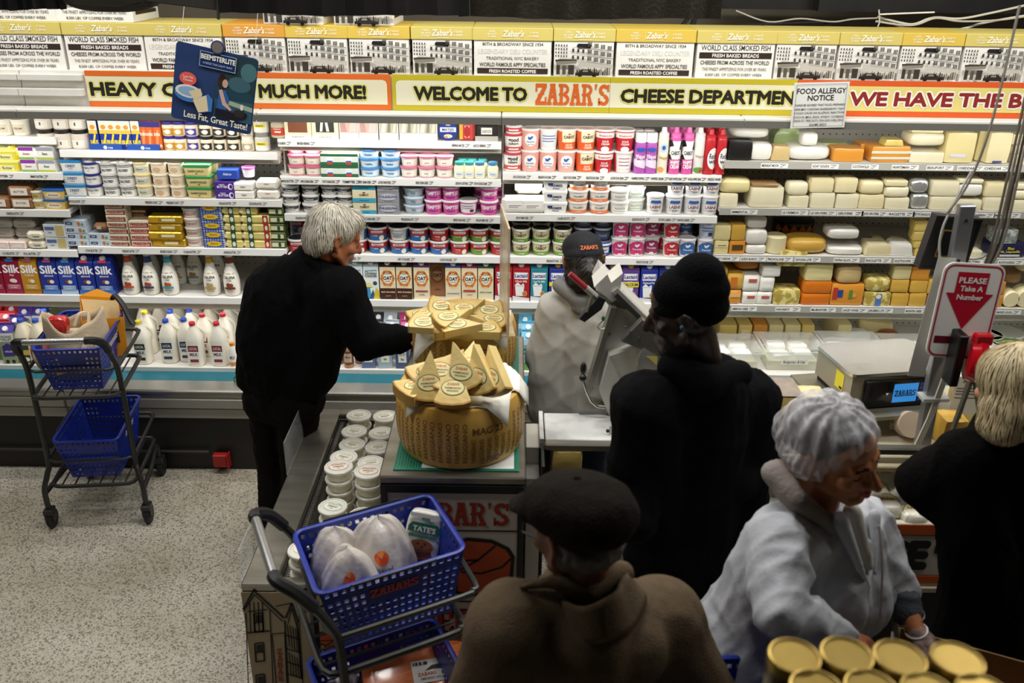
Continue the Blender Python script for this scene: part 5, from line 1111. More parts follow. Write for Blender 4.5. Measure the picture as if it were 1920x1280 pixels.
# hanging cheese advert
yb = 4.15
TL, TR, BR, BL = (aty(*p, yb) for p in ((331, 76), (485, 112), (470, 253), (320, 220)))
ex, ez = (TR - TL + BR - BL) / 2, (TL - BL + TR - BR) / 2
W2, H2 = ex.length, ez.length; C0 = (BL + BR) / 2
ob = empty('hanging_advert', C0, 'shade-darkened blue square cheese advert hanging crooked before the boxes', 'sign')
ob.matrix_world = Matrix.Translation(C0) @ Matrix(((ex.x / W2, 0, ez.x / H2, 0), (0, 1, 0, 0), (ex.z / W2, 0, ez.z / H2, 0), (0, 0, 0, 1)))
def rr(w, h, r, n=4, z0=0):
    p = []
    for cx, cy, a0 in ((w / 2 - r, z0 + r, -90), (w / 2 - r, z0 + h - r, 0), (-w / 2 + r, z0 + h - r, 90), (-w / 2 + r, z0 + r, 180)):
        p += [(cx + r * math.cos(R(a0 + 90 * i / n)), cy + r * math.sin(R(a0 + 90 * i / n))) for i in range(n + 1)]
    return p
obj('board', MB().prism(rr(W2, H2, .018), lambda x, z, t: (x, t, z), .006), paper('#12305f'), ob)  # board blue darkened to stand for shade on the side facing the camera
obj('emblem', MB().lathe([(.03, 0), (.03, .006)], 20, mx=Matrix.Translation((.0, -.002, H2 + .012)) @ Matrix.Rotation(R(90), 4, 'X')).lathe([(.024, .0065), (.024, .007)], 20, mi=1, mx=Matrix.Translation((0, -.002, H2 + .012)) @ Matrix.Rotation(R(90), 4, 'X')), [paper('#26306a'), paper('#6a6258')], ob)
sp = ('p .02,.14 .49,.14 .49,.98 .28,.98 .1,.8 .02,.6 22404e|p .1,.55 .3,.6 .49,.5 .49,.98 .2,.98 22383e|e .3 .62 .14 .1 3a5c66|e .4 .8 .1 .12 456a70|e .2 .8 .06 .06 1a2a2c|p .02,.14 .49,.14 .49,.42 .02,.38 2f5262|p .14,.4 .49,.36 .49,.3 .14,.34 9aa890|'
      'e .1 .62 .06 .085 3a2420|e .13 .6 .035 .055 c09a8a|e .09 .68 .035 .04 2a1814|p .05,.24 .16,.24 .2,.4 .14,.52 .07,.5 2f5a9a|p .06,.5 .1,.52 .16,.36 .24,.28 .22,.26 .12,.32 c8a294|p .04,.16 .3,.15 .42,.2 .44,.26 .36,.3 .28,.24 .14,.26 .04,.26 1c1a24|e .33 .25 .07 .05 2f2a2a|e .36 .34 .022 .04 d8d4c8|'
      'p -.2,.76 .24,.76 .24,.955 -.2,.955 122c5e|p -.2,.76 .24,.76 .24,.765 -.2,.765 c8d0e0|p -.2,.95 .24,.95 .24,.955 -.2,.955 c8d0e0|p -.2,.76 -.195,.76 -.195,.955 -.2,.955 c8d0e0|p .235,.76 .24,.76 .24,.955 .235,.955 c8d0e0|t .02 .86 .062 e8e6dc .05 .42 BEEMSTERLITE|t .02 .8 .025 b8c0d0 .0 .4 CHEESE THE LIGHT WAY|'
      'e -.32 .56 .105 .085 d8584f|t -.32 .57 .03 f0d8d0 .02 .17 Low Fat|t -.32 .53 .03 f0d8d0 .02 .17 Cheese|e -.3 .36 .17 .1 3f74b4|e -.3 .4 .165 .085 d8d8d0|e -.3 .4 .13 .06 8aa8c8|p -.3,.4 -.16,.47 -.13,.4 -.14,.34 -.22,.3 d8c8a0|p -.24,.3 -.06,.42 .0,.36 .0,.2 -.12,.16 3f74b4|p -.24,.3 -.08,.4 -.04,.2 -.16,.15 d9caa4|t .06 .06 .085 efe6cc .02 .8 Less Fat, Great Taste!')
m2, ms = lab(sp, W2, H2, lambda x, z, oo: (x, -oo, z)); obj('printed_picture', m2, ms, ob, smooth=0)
obj('string', MB().tube([(-W2 * .45, .003, H2 - .01), (-W2 * .4, .003, 1.2)], .0012, 5), paper('#d8d4c8'), ob)
obj('string', MB().tube([(W2 * .45, .003, H2 - .01), (W2 * .35, .003, 1.2)], .0012, 5), paper('#d8d4c8'), ob)
# dark cloths and clutter hanging along the top edge of the view
def hang(name, px0, px1, py0, py1, y, t, m, label, cat, top=2.66, sag=.01):
    n = 24; V = []; xs = [aty(px0 + (px1 - px0) * i / n, py0 + (py1 - py0) * i / n, y) for i in range(n + 1)]
    mb = MB()
    for j, yy in enumerate((0, t)):
        for i, p in enumerate(xs):
            wv = .02 * math.sin(i * 1.7) + .012 * math.sin(i * .6)
            V.append((p.x, y + yy + wv, p.z + sag * .4 * math.sin(i * .35 + 1))); V.append((p.x, y + yy + wv * .4, top))
    k = 2 * (n + 1); F = []
    for i in range(n):
        a = 2 * i
        F += [(a, a + 2, a + 3, a + 1), (k + a, k + a + 1, k + a + 3, k + a + 2), (a, k + a, k + a + 2, a + 2), (a + 1, a + 3, k + a + 3, k + a + 1)]
    F += [(0, 1, k + 1, k), (2 * n, k + 2 * n, k + 2 * n + 1, 2 * n + 1)]
    o = obj(name, mb.add(V, F), m, None)
    for p in (xs[2], xs[-3]): obj('wire', MB().tube([(p.x, y + t / 2, top - .01), (p.x, y + t / 2, 3.6)], .002, 5), BLACK, o)
    return tag(o, label, cat)
hang('hanging_cloth', 412, 880, 26, 31, 3.62, .06, mat('#0b0a09', .9, noise=(12, '#14110d', .6)), 'black cloth hanging across the top centre of the view', 'cloth')
hang('hanging_cloth', 860, 1352, 33, 37, 3.72, .08, mat('#2a2414', .95, noise=(40, '#1a160c', .7), bump=(80, .6)), 'mossy brown coarse cloth hanging right of the black cloth', 'cloth')
o = obj('hanging_bag', sup(.40, .14, .24, 3.2, 10, .004, 2), mat('#4a443a', .85, noise=(6, '#2a2620', .7), bump=(14, .6)), None, (aty(205, 20, 3.66).x, 3.7, aty(205, 24, 3.66).z)); tag(o, 'grey brown canvas bag hanging above the upper boxes', 'bag')
o = obj('poster_frame', MB().box(-.14, .14, 0, .02, 0, .22, b=.004).tube([(.135, -.012, .22), (.135, -.012, -.03)], .006), mat('#4a473f', .8, noise=(9, '#34322c', .8)), None, (aty(345, 22, 3.64).x, 3.64, aty(345, 12, 3.64).z)); o.rotation_euler = (0, R(6), 0); tag(o, 'grey framed panel hanging beside the canvas bag', 'panel')
hang('hanging_cloth', -40, 112, 17, 19, 3.66, .05, mat('#0d0c0b', .9), 'black cloth hanging in the top left corner', 'cloth')
a, b = aty(1345, 11, 5.2), aty(1990, 14, 5.2)
o = obj('steel_beam', MB().box(a.x, b.x + .4, 5.2, 5.21, a.z - .014, a.z + .06).box(a.x, b.x + .4, 5.2, 5.32, a.z + .05, a.z + .06).box(aty(1530, 10, 5.15).x, b.x + .4, 5.1, 5.199, a.z - .014, a.z + .2), mat('#1d1e22', .5, .5, noise=(6, '#33322f', .7)), None); tag(o, 'dark steel beam running above the boxes at right', 'beam')
o = obj('wall_bracket', MB().prism([(0, 0), (.03, 0), (.055, .14), (.04, .14)], lambda x, z, t: (x, t, z), .03).prism([(-.07, 0), (-.05, 0), (.055, .13), (.04, .14)], lambda x, z, t: (x, t, z), .03), BLACK, None, (aty(1290, 62, 5.0).x, 5.0, aty(1290, 62, 5.0).z)); tag(o, 'black bracket sticking up behind the broadway box', 'bracket')
def cable(pts, y, r, c, label, cat='cable', name='cable'):
    P3 = [aty(px, py, y if not isinstance(y, (list, tuple)) else y[i]) for i, (px, py) in enumerate(pts)]
    Q = []
    for i in range(len(P3) - 1):
        p0, p1, p2, p3 = P3[max(i - 1, 0)], P3[i], P3[i + 1], P3[min(i + 2, len(P3) - 1)]
        for s in range(5):
            t = s / 5; Q.append(.5 * ((2 * p1) + (p2 - p0) * t + (2 * p0 - 5 * p1 + 4 * p2 - p3) * t * t + (3 * p1 - p0 - 3 * p2 + p3) * t ** 3))
    Q.append(P3[-1])
    o = obj(name, MB().tube(Q, r, 6), c if not isinstance(c, str) else mat(c, .5), None); return tag(o, label, cat)
cable([(1380, 20), (1440, 41), (1500, 35), (1560, 41), (1600, 36), (1645, 34)], 4.97, 0.0043, '#b8b2a2', 'thin pale cable sagging left of the cable bunch')
cable([(1642, 41), (1660, 39), (1700, 52), (1780, 58), (1850, 42), (1930, 28)], 4.96, 0.0058, '#e8e4d8', 'white cable with the lowest sag above the boxes')
cable([(1645, 32), (1690, 43), (1715, 45), (1750, 33), (1800, 35), (1860, 24), (1940, 6)], 4.94, 0.0058, '#d8d2c0', 'cream cable rising to the upper right corner')
cable([(1642, 40), (1690, 47), (1720, 46), (1755, 34), (1800, 40), (1870, 38), (1940, 28)], 4.93, 0.0051, '#c9c2ae', 'tan cable looping through the wire tie')
cable([(1650, 27), (1700, 25), (1752, 23)], 4.91, 0.0043, '#eeeae0', 'short straight white wire below the beam')
cable([(1648, 18), (1649, 40), (1646, 50), (1640, 66)], 4.92, 0.0036, '#d8d4c8', 'white wire dangling from the cable tie')
cable([(1290, 52), (1380, 47), (1480, 43), (1560, 40)], 5.05, 0.0043, '#2a2824', 'dark cable crossing behind the pale one')
cable([(1545, 45), (1590, 56), (1650, 68)], 5.07, 0.0058, '#15140f', 'black twisted cable dropping behind the boxes')
# ------------------------------------------------------------------ cheese island: well, platform, wheels
yP, zP, zW = 2.58, 1.10, .634
STEELB = mat('#a9a59a', .3, .8, noise=(3, '#7d786c', .7), bump=(90, .04), stretch=(1, 6, 1))
WOOD = mat('#b9a88a', .6, noise=(5, '#a5936f', .8))
isl = empty('cheese_island', (-.45, 3.1, 0), 'steel topped cheese island with a low tub well and painted end panels', 'counter')
def ip(name, mb, m, parent=isl, smooth=30):
    mb.v = [(x + .45, y - 3.1, z) for x, y, z in mb.v]
    return obj(name, mb, m, parent, smooth=smooth)
ip('well_body', MB().box(-.93, -.45, yP + .03, 3.86, .02, .49), mat('#8d887c', .6))
ip('well_floor', MB().box(-.79, -.452, yP + .06, 3.83, .491, .508), STEELB)
ip('steel_rim', MB().box(-.955, -.83, yP + .002, 3.9, zW - .03, zW, b=.006).box(-.83, -.452, yP + .002, yP + .055, zW - .03, zW, b=.006).box(-.83, -.452, 3.84, 3.9, zW - .03, zW, b=.006).box(-.82, -.80, yP + .06, 3.83, .5, zW - .031), STEELB)
gr = MB()
for i in range(96): gr.box(-.829, -.79, yP + .062 + i * .0133, yP + .0655 + i * .0133, zW - .035, zW - .03)
for i in range(4): gr.box(-.829 + i * .0125, -.8265 + i * .0125, yP + .06, 3.84, zW - .034, zW - .029)
g = ip('air_grille', gr, mat('#26241f', .5)); g['kind'] = 'stuff'
for q_ in ((3.3, 3.9, .16), (2.6, 2.75, .13)): ip('glass_guard', MB().box(-.956, -.952, q_[0], q_[1], zW, zW + q_[2]), mat('#eef4f2', .05, alpha=.18, coat=.5))
ip('platform_body', MB().box(-.43, .045, yP + .012, 3.72, .02, zP - .03), mat('#77736a', .5, .3))
ip('platform_top', MB().box(-.44, .052, yP - .006, 3.75, zP - .03, zP, b=.005), STEELB)
gm = MB().box(-.395, .03, yP + .03, 3.72, zP + .0005, zP + .004)
for i in range(42): gm.box(-.395 + i * .0101, -.39 + i * .0101, yP + .03, 3.72, zP + .004, zP + .0055)
ip('green_mat', gm, mat('#1f8266', .55, noise=(20, '#17694f', .6)))
ip('paper_sheet', MB().box(-.3, .012, yP + .04, 3.0, zP + .006, zP + .0068), paper('#dfe2dd'))
# end panels
fr_ = MB().box(-.435, -.415, yP - .012, yP + .011, 0, zP - .031).box(.027, .047, yP - .012, yP + .011, 0, zP - .031).box(-.414, .026, yP - .012, yP + .011, zP - .06, zP - .031)
ip('panel_frame', fr_, mat('#101012', .4))
F0 = FRONT(yP - .006)
pn = ip('end_board', MB().box(-.414, .026, yP - .004, yP + .01, .0, zP - .061), paper('#cdc6b4'))
RED = paper('#a8321c'); ORG_ = paper('#c4501f'); INKP = paper('#14120f')
mb = slab(MB(), "ZABAR'S", -.36, .0, .905, .095, F0, 0)
slab(mb, 'CHEESE', -.395, .0, .42, .12, F0, 1)
slab(mb, 'CHEESE', -.389, .006, .427, .12, FRONT(yP - .0055), 2)
for z in (.885, .58): mb.line(-.414, z, .026, z, .006, F0, 2)
def wheel2d(mb, cx, cz, s, fn, fo, mo=3, mk=2):
    mb.poly([(cx + s * x, cz + s * y) for x, y in [(-.52, .25), (-.4, .42), (-.1, .53), (.25, .5), (.5, .36), (.58, .2), (.56, -.25), (.35, -.45), (.0, -.53), (-.3, -.48), (-.3, -.1), (-.52, -.02)]], fo, mk)
    mb.poly([(cx + s * x, cz + s * y) for x, y in [(-.46, .24), (-.36, .37), (-.1, .47), (.24, .44), (.45, .32), (.53, .18), (.5, -.22), (.32, -.4), (.0, -.47), (-.25, -.43), (-.24, -.06), (-.46, .04)]], fn, mo)
    f2 = lambda x, z: tuple(np.array(fn(x, z)) + np.array((0, -.0008, 0)))
    for a in (((-.46, .1), (.05, .14)), ((.05, .14), (-.24, -.06)), ((-.2, -.08), (.1, -.1)), ((.1, -.1), (.4, .02)), ((.4, .02), (.53, .18)), ((.05, .14), (.3, .4))): mb.line(cx + s * a[0][0], cz + s * a[0][1], cx + s * a[1][0], cz + s * a[1][1], .035 * s, f2, mk)
wheel2d(mb, -.12, .73, .24, FRONT(yP - .007), FRONT(yP - .0062)); wheel2d(mb, -.34, .73, .16, FRONT(yP - .007), FRONT(yP - .0062))
ip('painted_sign', mb, [RED, RED, INKP, ORG_], smooth=0)
wp = ip('well_end_board', MB().prism([(-.955, 0), (-.436, 0), (-.436, zW - .031), (-.955, zW - .031)], lambda x, z, t: (x, yP + t, z), .028), WOOD)
FB = FRONT(yP - .002); mb = MB()
ox, oz, sw, sh_ = -.955, 0., 1., 1.
def ln(*pts, w=.004, mi=0):
    for a, b in zip(pts, pts[1:]): mb.line(a[0], a[1], b[0], b[1], w, FB, mi)
# half-timbered house drawing, drawn in metres on the board (pixel corners turned into board positions)
def bp(px, py): q = aty(px + 6, py, yP); return (q.x, q.z)
L_ = lambda *p, w=.004: ln(*[bp(*q) for q in p], w=w)
L_((450, 1142), (470, 1106), (527, 1158), w=.008); L_((450, 1146), (472, 1114), (524, 1164)); L_((530, 1158), (541, 1130), (553, 1166), w=.008); L_((534, 1168), (541, 1140), (550, 1172))
L_((511, 1136), (541, 1130)); L_((500, 1142), (506, 1280)); L_((552, 1105), (562, 1280), w=.003); L_((528, 1162), (534, 1280), w=.006); L_((551, 1166), (560, 1272), w=.007); L_((455, 1148), (460, 1280))
for x in (462, 470, 478, 486): L_((x, 1128 - 0 * x), (x + 2, 1185))
L_((456, 1186), (500, 1182), w=.006); L_((458, 1146), (496, 1142)); L_((504, 1188), (528, 1186)); L_((504, 1188), (512, 1280)); L_((528, 1186), (532, 1280))
for x, y in ((470, 1150), (472, 1206), (474, 1265)):
    for q in (((x, y), (x + 16, y - 2)), ((x, y), (x + 2, y + 34)), ((x + 16, y - 2), (x + 18, y + 32)), ((x + 2, y + 34), (x + 18, y + 32)), ((x, y + 17), (x + 17, y + 15))): L_(*q, w=.006)
    a, b, c, d = bp(x + 3, y + 3), bp(x + 14, y + 2), bp(x + 15, y + 14), bp(x + 4, y + 15); mb.poly([a, b, c, d], FB, 0)
for k in range(5):
    x = 533 + k * 5; L_((x, 1170 + k * 2), (x + 4, 1212 + k * 3)); L_((x + 3, 1222 + k * 3), (x + 7, 1264 + k * 2))
for y in (1190, 1215, 1240, 1262): L_((531, y), (558, y + 8), w=.005)
for i, c in enumerate('ZABAR'):
    p = bp(514 + i * .6, 1226 + i * 12.5); slab(mb, c, p[0], p[0] + .02, p[1], .026, FB, 1)
p = bp(620, 1205); wheel2d(mb, p[0], p[1], .12, FRONT(yP - .003), FRONT(yP - .0022), 2, 0); p = bp(668, 1210); wheel2d(mb, p[0], p[1], .14, FRONT(yP - .003), FRONT(yP - .0022), 2, 0)
p = bp(600, 1262); slab(mb, 'CHE', p[0] - .05, p[0] + .2, p[1] - .06, .1, FRONT(yP - .003), 1)
ip('house_drawing', mb, [INKP, RED, ORG_], smooth=0)
# tubs of spread in the well
def spread_tub(col):
    k = tub('x', .056, .048, .052, '#efe9d2', '#f2f0e4', name='spread_tub', cat='tub', rough=.3)
    return k
def lidk(desc, c1, c2, t):
    r, h = .056, .052
    b = MB().lathe([(.045, 0), (.048, .003), (r - .003, .042)], 18)
    l = MB().lathe([(r - .002, .04), (r + .003, .041), (r + .003, .049), (r, h - .0005), (r - .006, h - .0005), (r - .008, .0485)], 18)
    fn = lambda x, y, o: (x, y, .0487 + o)
    spec = 'e 0 0 .34 .34 f4efdc|' + '|'.join('p %s c9' % '' for _ in ()) 
    m2, ms = lab('e 0 0 .36 .26 %s|e 0 0 .34 .24 f3eedd|t 0 .1 .1 %s .04 .5 %s|t 0 -.04 .08 4a4438 .02 .5 SPREAD|t 0 -.15 .06 %s .02 .4 NY' % (c1, c1, t, c2), 2 * r, 2 * r, fn, off0=.0002)
    return Kind(desc, 'tub', [('spread_tub', b, mat('#efe8cc', .3, sss=.1), None), ('lid', l, mat('#f3f1e6', .25, alpha=.85), 0), ('lid_label', m2, ms, 1)], h - .001)
LK = [lidk('x', 'c8bd8a', '6a6040', 'CHIVE'), lidk('x', 'd0572a', 'd0572a', "ZABAR'S"), lidk('x', '6fae98', '3a7a60', 'SCALLION')]
SN = [('left', -.725, 3.79, 3, 0), ('right', -.598, 3.785, 3, 0), ('left', -.722, 3.64, 3, 0), ('right', -.594, 3.625, 3, 0), ('left', -.712, 3.52, 3, 0), ('right', -.592, 3.5, 3, 0), ('left', -.712, 3.33, 4, 0), ('right', -.588, 3.285, 4, 0), ('left', -.702, 3.17, 5, 1), ('right', -.576, 3.14, 5, 1), ('left', -.708, 3.035, 3, 2), ('right', -.58, 2.975, 3, 2), ('left', -.715, 2.86, 2, 2), ('right', -.58, 2.83, 3, 0), ('left', -.745, 2.69, 4, 0), ('right', -.6, 2.69, 3, 0)]
rown = ['rearmost', 'second from rear', 'third from rear', 'fourth from rear', 'fourth from front', 'third from front', 'second from front', 'frontmost']
for i, (cn, x, y, n, kk) in enumerate(SN):
    for j in range(n):
        LK[kk if j == n - 1 else 0].put((x, y, .5085 + j * .0512), 'white lidded spread tub, %s stack, %s column, %s in the well' % (rown[i // 2], cn, 'top' if j == n - 1 else 'bottom' if j == 0 else ORD[j] + ' up'), 'spread tubs in the island well', rz=random.uniform(-.5, .5))
# parmesan wheels
def parm_mat():
    m = bpy.data.materials.new('parmesan_rind'); m.use_nodes = True
    nt = m.node_tree; N = nt.nodes; L = nt.links; b = N['Principled BSDF']
    tc = N.new('ShaderNodeTexCoord'); n = N.new('ShaderNodeTexNoise'); n.inputs['Scale'].default_value = 9; n.inputs['Detail'].default_value = 6
    mp = N.new('ShaderNodeMapping'); mp.inputs['Scale'].default_value = (1, 1, .35); L.new(tc.outputs['Object'], mp.inputs[0]); L.new(mp.outputs[0], n.inputs['Vector'])
    r = N.new('ShaderNodeValToRGB'); r.color_ramp.elements[0].position = .3; r.color_ramp.elements[1].position = .7
    r.color_ramp.elements[0].color = lin('#a8782c'); r.color_ramp.elements[1].color = lin('#d6ac52'); L.new(n.outputs['Fac'], r.inputs[0]); L.new(r.outputs[0], b.inputs['Base Color'])
    b.inputs['Roughness'].default_value = .42; b.inputs['Coat Weight'].default_value = .25; b.inputs['Coat Roughness'].default_value = .3
    bp_ = N.new('ShaderNodeBump'); bp_.inputs['Strength'].default_value = .15; L.new(n.outputs['Fac'], bp_.inputs['Height']); L.new(bp_.outputs[0], b.inputs['Normal'])
    return m
PARM = parm_mat(); DOT = mat('#6f4a16', .6)
def parm(cx, cy, r, h, label, stamp):
    o = empty('parmesan_cheese', (cx, cy, zP + .007), label, 'cheese wheel', 'parmesan wheels on the island')
    pr = [(r * .86, 0), (r * .93, .006), (r * .985, .05), (r, h * .4), (r, h * .6), (r * .985, h - .04), (r * .95, h - .012), (r * .93, h - .002), (r * .9, h)]
    obj('rind', MB().lathe(pr, 64), PARM, o)
    zs = [p[1] for p in pr]; rs = [p[0] for p in pr]
    def fn(x, z): a = x / r; q = float(np.interp(z, zs, rs)) + .0006; return (q * math.sin(a), -q * math.cos(a), z)
    mb = MB()
    t = 'PARMIGIANO REGGIANO'
    for c in range(25):       # dotted lettering runs up the side in columns
        x = (c - 12) * .028
        if abs(x) > .36: continue
        V, F, w = text_geo('REGGIANO' if c % 2 else 'PARMIGIANO', 0, 1.0)
        k = (h - .07) / w; s_ = .016
        if .03 < x < .2: k *= .6
        mb.add([fn(x - p[1] * s_ + s_ / 2, .03 + p[0] * k) for p in V], F, 0)
    mb.text(stamp, .024, .11, h - .085, fn, 0, wt=.02).text('2780', .028, .12, .02, fn, 0, wt=.0)
    obj('rind_dots', mb, DOT, o, smooth=0)
    return o
parm(-.178, 2.815, .226, .225, 'nearer golden parmesan wheel with dotted rind lettering', 'MAG 23')
parm(-.195, 3.42, .215, .225, 'farther golden parmesan wheel under a heap of wedges', 'FEB 23')
zT = zP + .007 + .225
def sheet(name, corners, z, label, cat, drop=None, m=None, n=10):
    """soft paper sheet; corners (x, y) in order, hanging edge handled by drop(x, y)"""
    mb = MB(); V = []
    for i in range(n + 1):
        for j in range(n + 1):
            u, v = i / n, j / n
            x = (corners[0][0] * (1 - u) + corners[1][0] * u) * (1 - v) + (corners[3][0] * (1 - u) + corners[2][0] * u) * v
            y = (corners[0][1] * (1 - u) + corners[1][1] * u) * (1 - v) + (corners[3][1] * (1 - u) + corners[2][1] * u) * v
            V.append((x, y, z + .0015 * math.sin(9 * u + 5 * v) + (drop(x, y) if drop else 0)))
    mb.add(V, [(i * (n + 1) + j, (i + 1) * (n + 1) + j, (i + 1) * (n + 1) + j + 1, i * (n + 1) + j + 1) for i in range(n) for j in range(n)])
    o = obj(name, mb, m or mat('#e9e6da', .6, alpha=.95), None)
    md = o.modifiers.new('s', 'SOLIDIFY'); md.thickness = .0008
    return tag(o, label, cat)
def drape(cx, cy, r): return lambda x, y: -max(0, math.hypot(x - cx, y - cy) - r) * 1.6 + (.004 if math.hypot(x - cx, y - cy) > r - .02 else 0)
sheet('wax_paper', [(-.35, 2.64), (-.01, 2.62), (.01, 2.86), (-.31, 2.93)], zT + .003, 'white wax paper under the wedges on the nearer wheel', 'paper', drape(-.178, 2.815, .212))
sheet('wax_paper', [(-.1, 2.75), (.06, 2.74), (.06, 3.0), (-.1, 3.02)], zT + .006, 'folded wax paper at the right of the nearer wheel', 'paper', drape(-.178, 2.815, .212))
sheet('wax_paper', [(-.39, 3.22), (-.02, 3.24), (0.0, 3.52), (-.36, 3.5)], zT + .003, 'white wax paper draped over the farther wheel', 'paper', drape(-.195, 3.42, .2))
WDG = mat('#e6cf8e', .4, noise=(12, '#d4b468', .7), coat=.5, bump=(26, .25)); CRUST = mat('#c39a46', .5, noise=(10, '#a87c30', .6))
def wedge(px, py, dz, yaw, tilt, spin, label, grp, L=.165, wd=.12, t=.038):
    """triangular slab of parmesan, label side up, spun in its plane, tilted towards the viewer, then turned"""
    M = Matrix.Rotation(R(yaw), 4, 'Z') @ Matrix.Rotation(R(tilt), 4, 'X') @ Matrix.Rotation(R(spin), 4, 'Z')
    pts = [(0, -L / 2), (wd / 2, L / 2 - .012), (wd * .3, L / 2 - .003), (0, L / 2), (-wd * .3, L / 2 - .003), (-wd / 2, L / 2 - .012)]
    low = min((M @ Vector((x, y, w))).z for x, y in pts for w in (0, t)); ctr = (M @ Vector((0, .02, t))).z
    z0 = zT + .006 + dz - low; q = atz(px, py, z0 + ctr)
    o = empty('parmesan_wedge', (q.x, q.y, z0), label, 'cheese', grp)
    o.matrix_world = Matrix.Translation((q.x, q.y, z0)) @ M
    obj('paste', MB().prism(pts, lambda x, y, w: (x, y, w), t), WDG, o, smooth=20)
    rp = [(wd / 2, L / 2 - .0115), (wd * .3, L / 2 - .0025), (0, L / 2 + .0005), (-wd * .3, L / 2 - .0025), (-wd / 2, L / 2 - .0115), (-wd / 2, L / 2 - .006), (-wd * .3, L / 2 + .003), (0, L / 2 + .006), (wd * .3, L / 2 + .003), (wd / 2, L / 2 - .006)]
    obj('rind', MB().prism(rp, lambda x, y, w: (x, y, w), t), CRUST, o, smooth=20)
    a = R(-spin)
    def fl(x, y, oo): return (x * math.cos(a) - y * math.sin(a), x * math.sin(a) + y * math.cos(a) + L * .16, t + oo)
    m2, ms = lab('e 0 0 .5 .36 3a4a2a|e 0 0 .47 .33 e8dca0|t 0 .1 .12 c0521c .03 .6 ZABAR|t 0 -.06 .08 4a4020 .02 .7 PARMIGIANO|t 0 -.18 .07 4a4020 .02 .6 REGGIANO', .078, .078, fl)
    obj('label', m2, ms, o, smooth=0)
    return o
G1, G2 = 'wedges on the nearer wheel', 'wedges on the farther wheel'
for a_ in [(803, 703, .0, 12, 58, 172, 'left wedge standing up with its label facing front'), (866, 684, .03, -14, 56, 205, 'upright wedge at centre with a label on its steep face'), (852, 713, .0, -4, 40, 183, 'lowest wedge at the front of the nearer heap'),
      (812, 686, .0, 10, 28, 125, 'long wedge pointing left at the back of the nearer heap'), (838, 682, .025, -5, 34, 140, 'wedge lying crosswise behind the upright wedges'), (905, 692, .02, -35, 66, 205, 'narrow wedge standing at the right of the nearer heap'),
      (934, 694, .015, -48, 66, 212, 'rightmost wedge of the nearer heap'), (790, 716, .0, 30, 6, 100, 'flat wedge under the left pile edge'), (880, 672, .04, 8, 24, 165, 'wedge perched on top at the back of the nearer heap')]: wedge(*a_, G1)
for a_ in [(800, 583, .0, 12, 16, 120, 'leftmost rear wedge lying on the farther wheel'), (838, 570, .02, 20, 24, 70, 'tan sided wedge at the back left of the farther heap'), (880, 572, .02, 0, 16, 125, 'pale wedge at the very back of the farther heap'), (908, 578, .015, -16, 22, 290, 'wedge with a rind edge at the back right of the farther heap'),
      (850, 588, .05, 12, 16, 112, 'labelled wedge lying across the top of the farther heap'), (805, 602, .0, 10, 22, 60, 'front left wedge of the farther heap'), (868, 604, .035, -4, 18, 92, 'banded wedge at the front centre of the farther heap'), (852, 614, .0, 0, 4, 85, 'bottom front wedge of the farther heap'), (915, 594, .0, -6, 14, 262, 'right wedge with a label on the farther heap'), (900, 614, .0, 4, 8, 285, 'flat wedge at the front right of the farther heap')]: wedge(*a_, G2, .15, .1, .034)
# upright clear card stand between the wheels, seen edge-on
o = obj('card_stand', MB().box(-.004, .004, -.17, .17, 0, .44, b=.001).box(-.03, .03, -.15, .15, 0, .004), mat('#d9d2be', .25, alpha=.75, noise=(14, '#b89a5a', .5)), None, (aty(945, 600, 3.3).x, 3.34, zT + .008)); o.rotation_euler = (0, 0, R(6)); tag(o, 'clear sign holder standing edge-on between the wheels', 'sign holder')
# ------------------------------------------------------------------ right-hand counter
cx0, cx1, yF = .075, 2.6, 2.75
ct = empty('cheese_counter', (1.3, 3.0, 0), 'long cheese counter with orange striped fascia behind the shoppers', 'counter')
def cp_(name, mb, m, smooth=30):
    mb.v = [(x - 1.3, y - 3.0, z) for x, y, z in mb.v]
    return obj(name, mb, m, ct, smooth=smooth)
cp_('counter_base', MB().box(cx0 + .3, cx1, yF + .03, 3.28, 0, .50), mat('#161412', .6))
cp_('fascia', MB().box(cx0 + .3, cx1, yF, yF + .028, .535, .812), paper('#cfcabc'))
cp_('orange_stripe', MB().box(cx0 + .3, cx1, yF - .003, yF - .0002, .768, .81), paper('#cf5a1f')); cp_('orange_stripe', MB().box(cx0 + .3, cx1, yF - .003, yF - .0002, .548, .583), paper('#cf5a1f'))
cp_('edge_strip', MB().box(cx0 + .3, cx1, yF - .012, yF + .03, .51, .534, b=.003), mat('#b8a890', .4))
mb = MB(); FF = FRONT(yF - .002)
xe = aty(1737, 1040, yF).x; fit_text(mb, 'CHEESE', xe - .52, xe, .62, .115, FF, 0, .09)
mb.line(cx0 + .3, .765, cx1, .765, .003, FF, 0); mb.line(cx0 + .3, .585, cx1, .585, .003, FF, 0)
q = aty(1765, 1035, yF); wheel2d(mb, q.x + .05, .69, .15, FRONT(yF - .003), FRONT(yF - .0022), 1, 0)
cp_('fascia_lettering', mb, [INKP, paper('#cc4f1e')], smooth=0)
cp_('display_well', MB().box(cx0 + .3, cx1, yF + .029, 3.02, .74, .76).box(cx0 + .3, cx1, 3.0, 3.02, .76, .98), mat('#e6e6e0', .4))
cp_('well_bed', MB().add([(cx0 + .3, yF + .03, .765), (cx1, yF + .03, .765), (cx1, 3.0, .86), (cx0 + .3, 3.0, .86)], [(0, 1, 2, 3)]), mat('#e4e6e4', .35, bump=(12, .3)), 0)
cp_('worktop', MB().box(.46, cx1, 2.86, 3.45, 1.0, 1.03, b=.004), mat('#c9c2ac', .4, noise=(6, '#a89c7c', .6)))
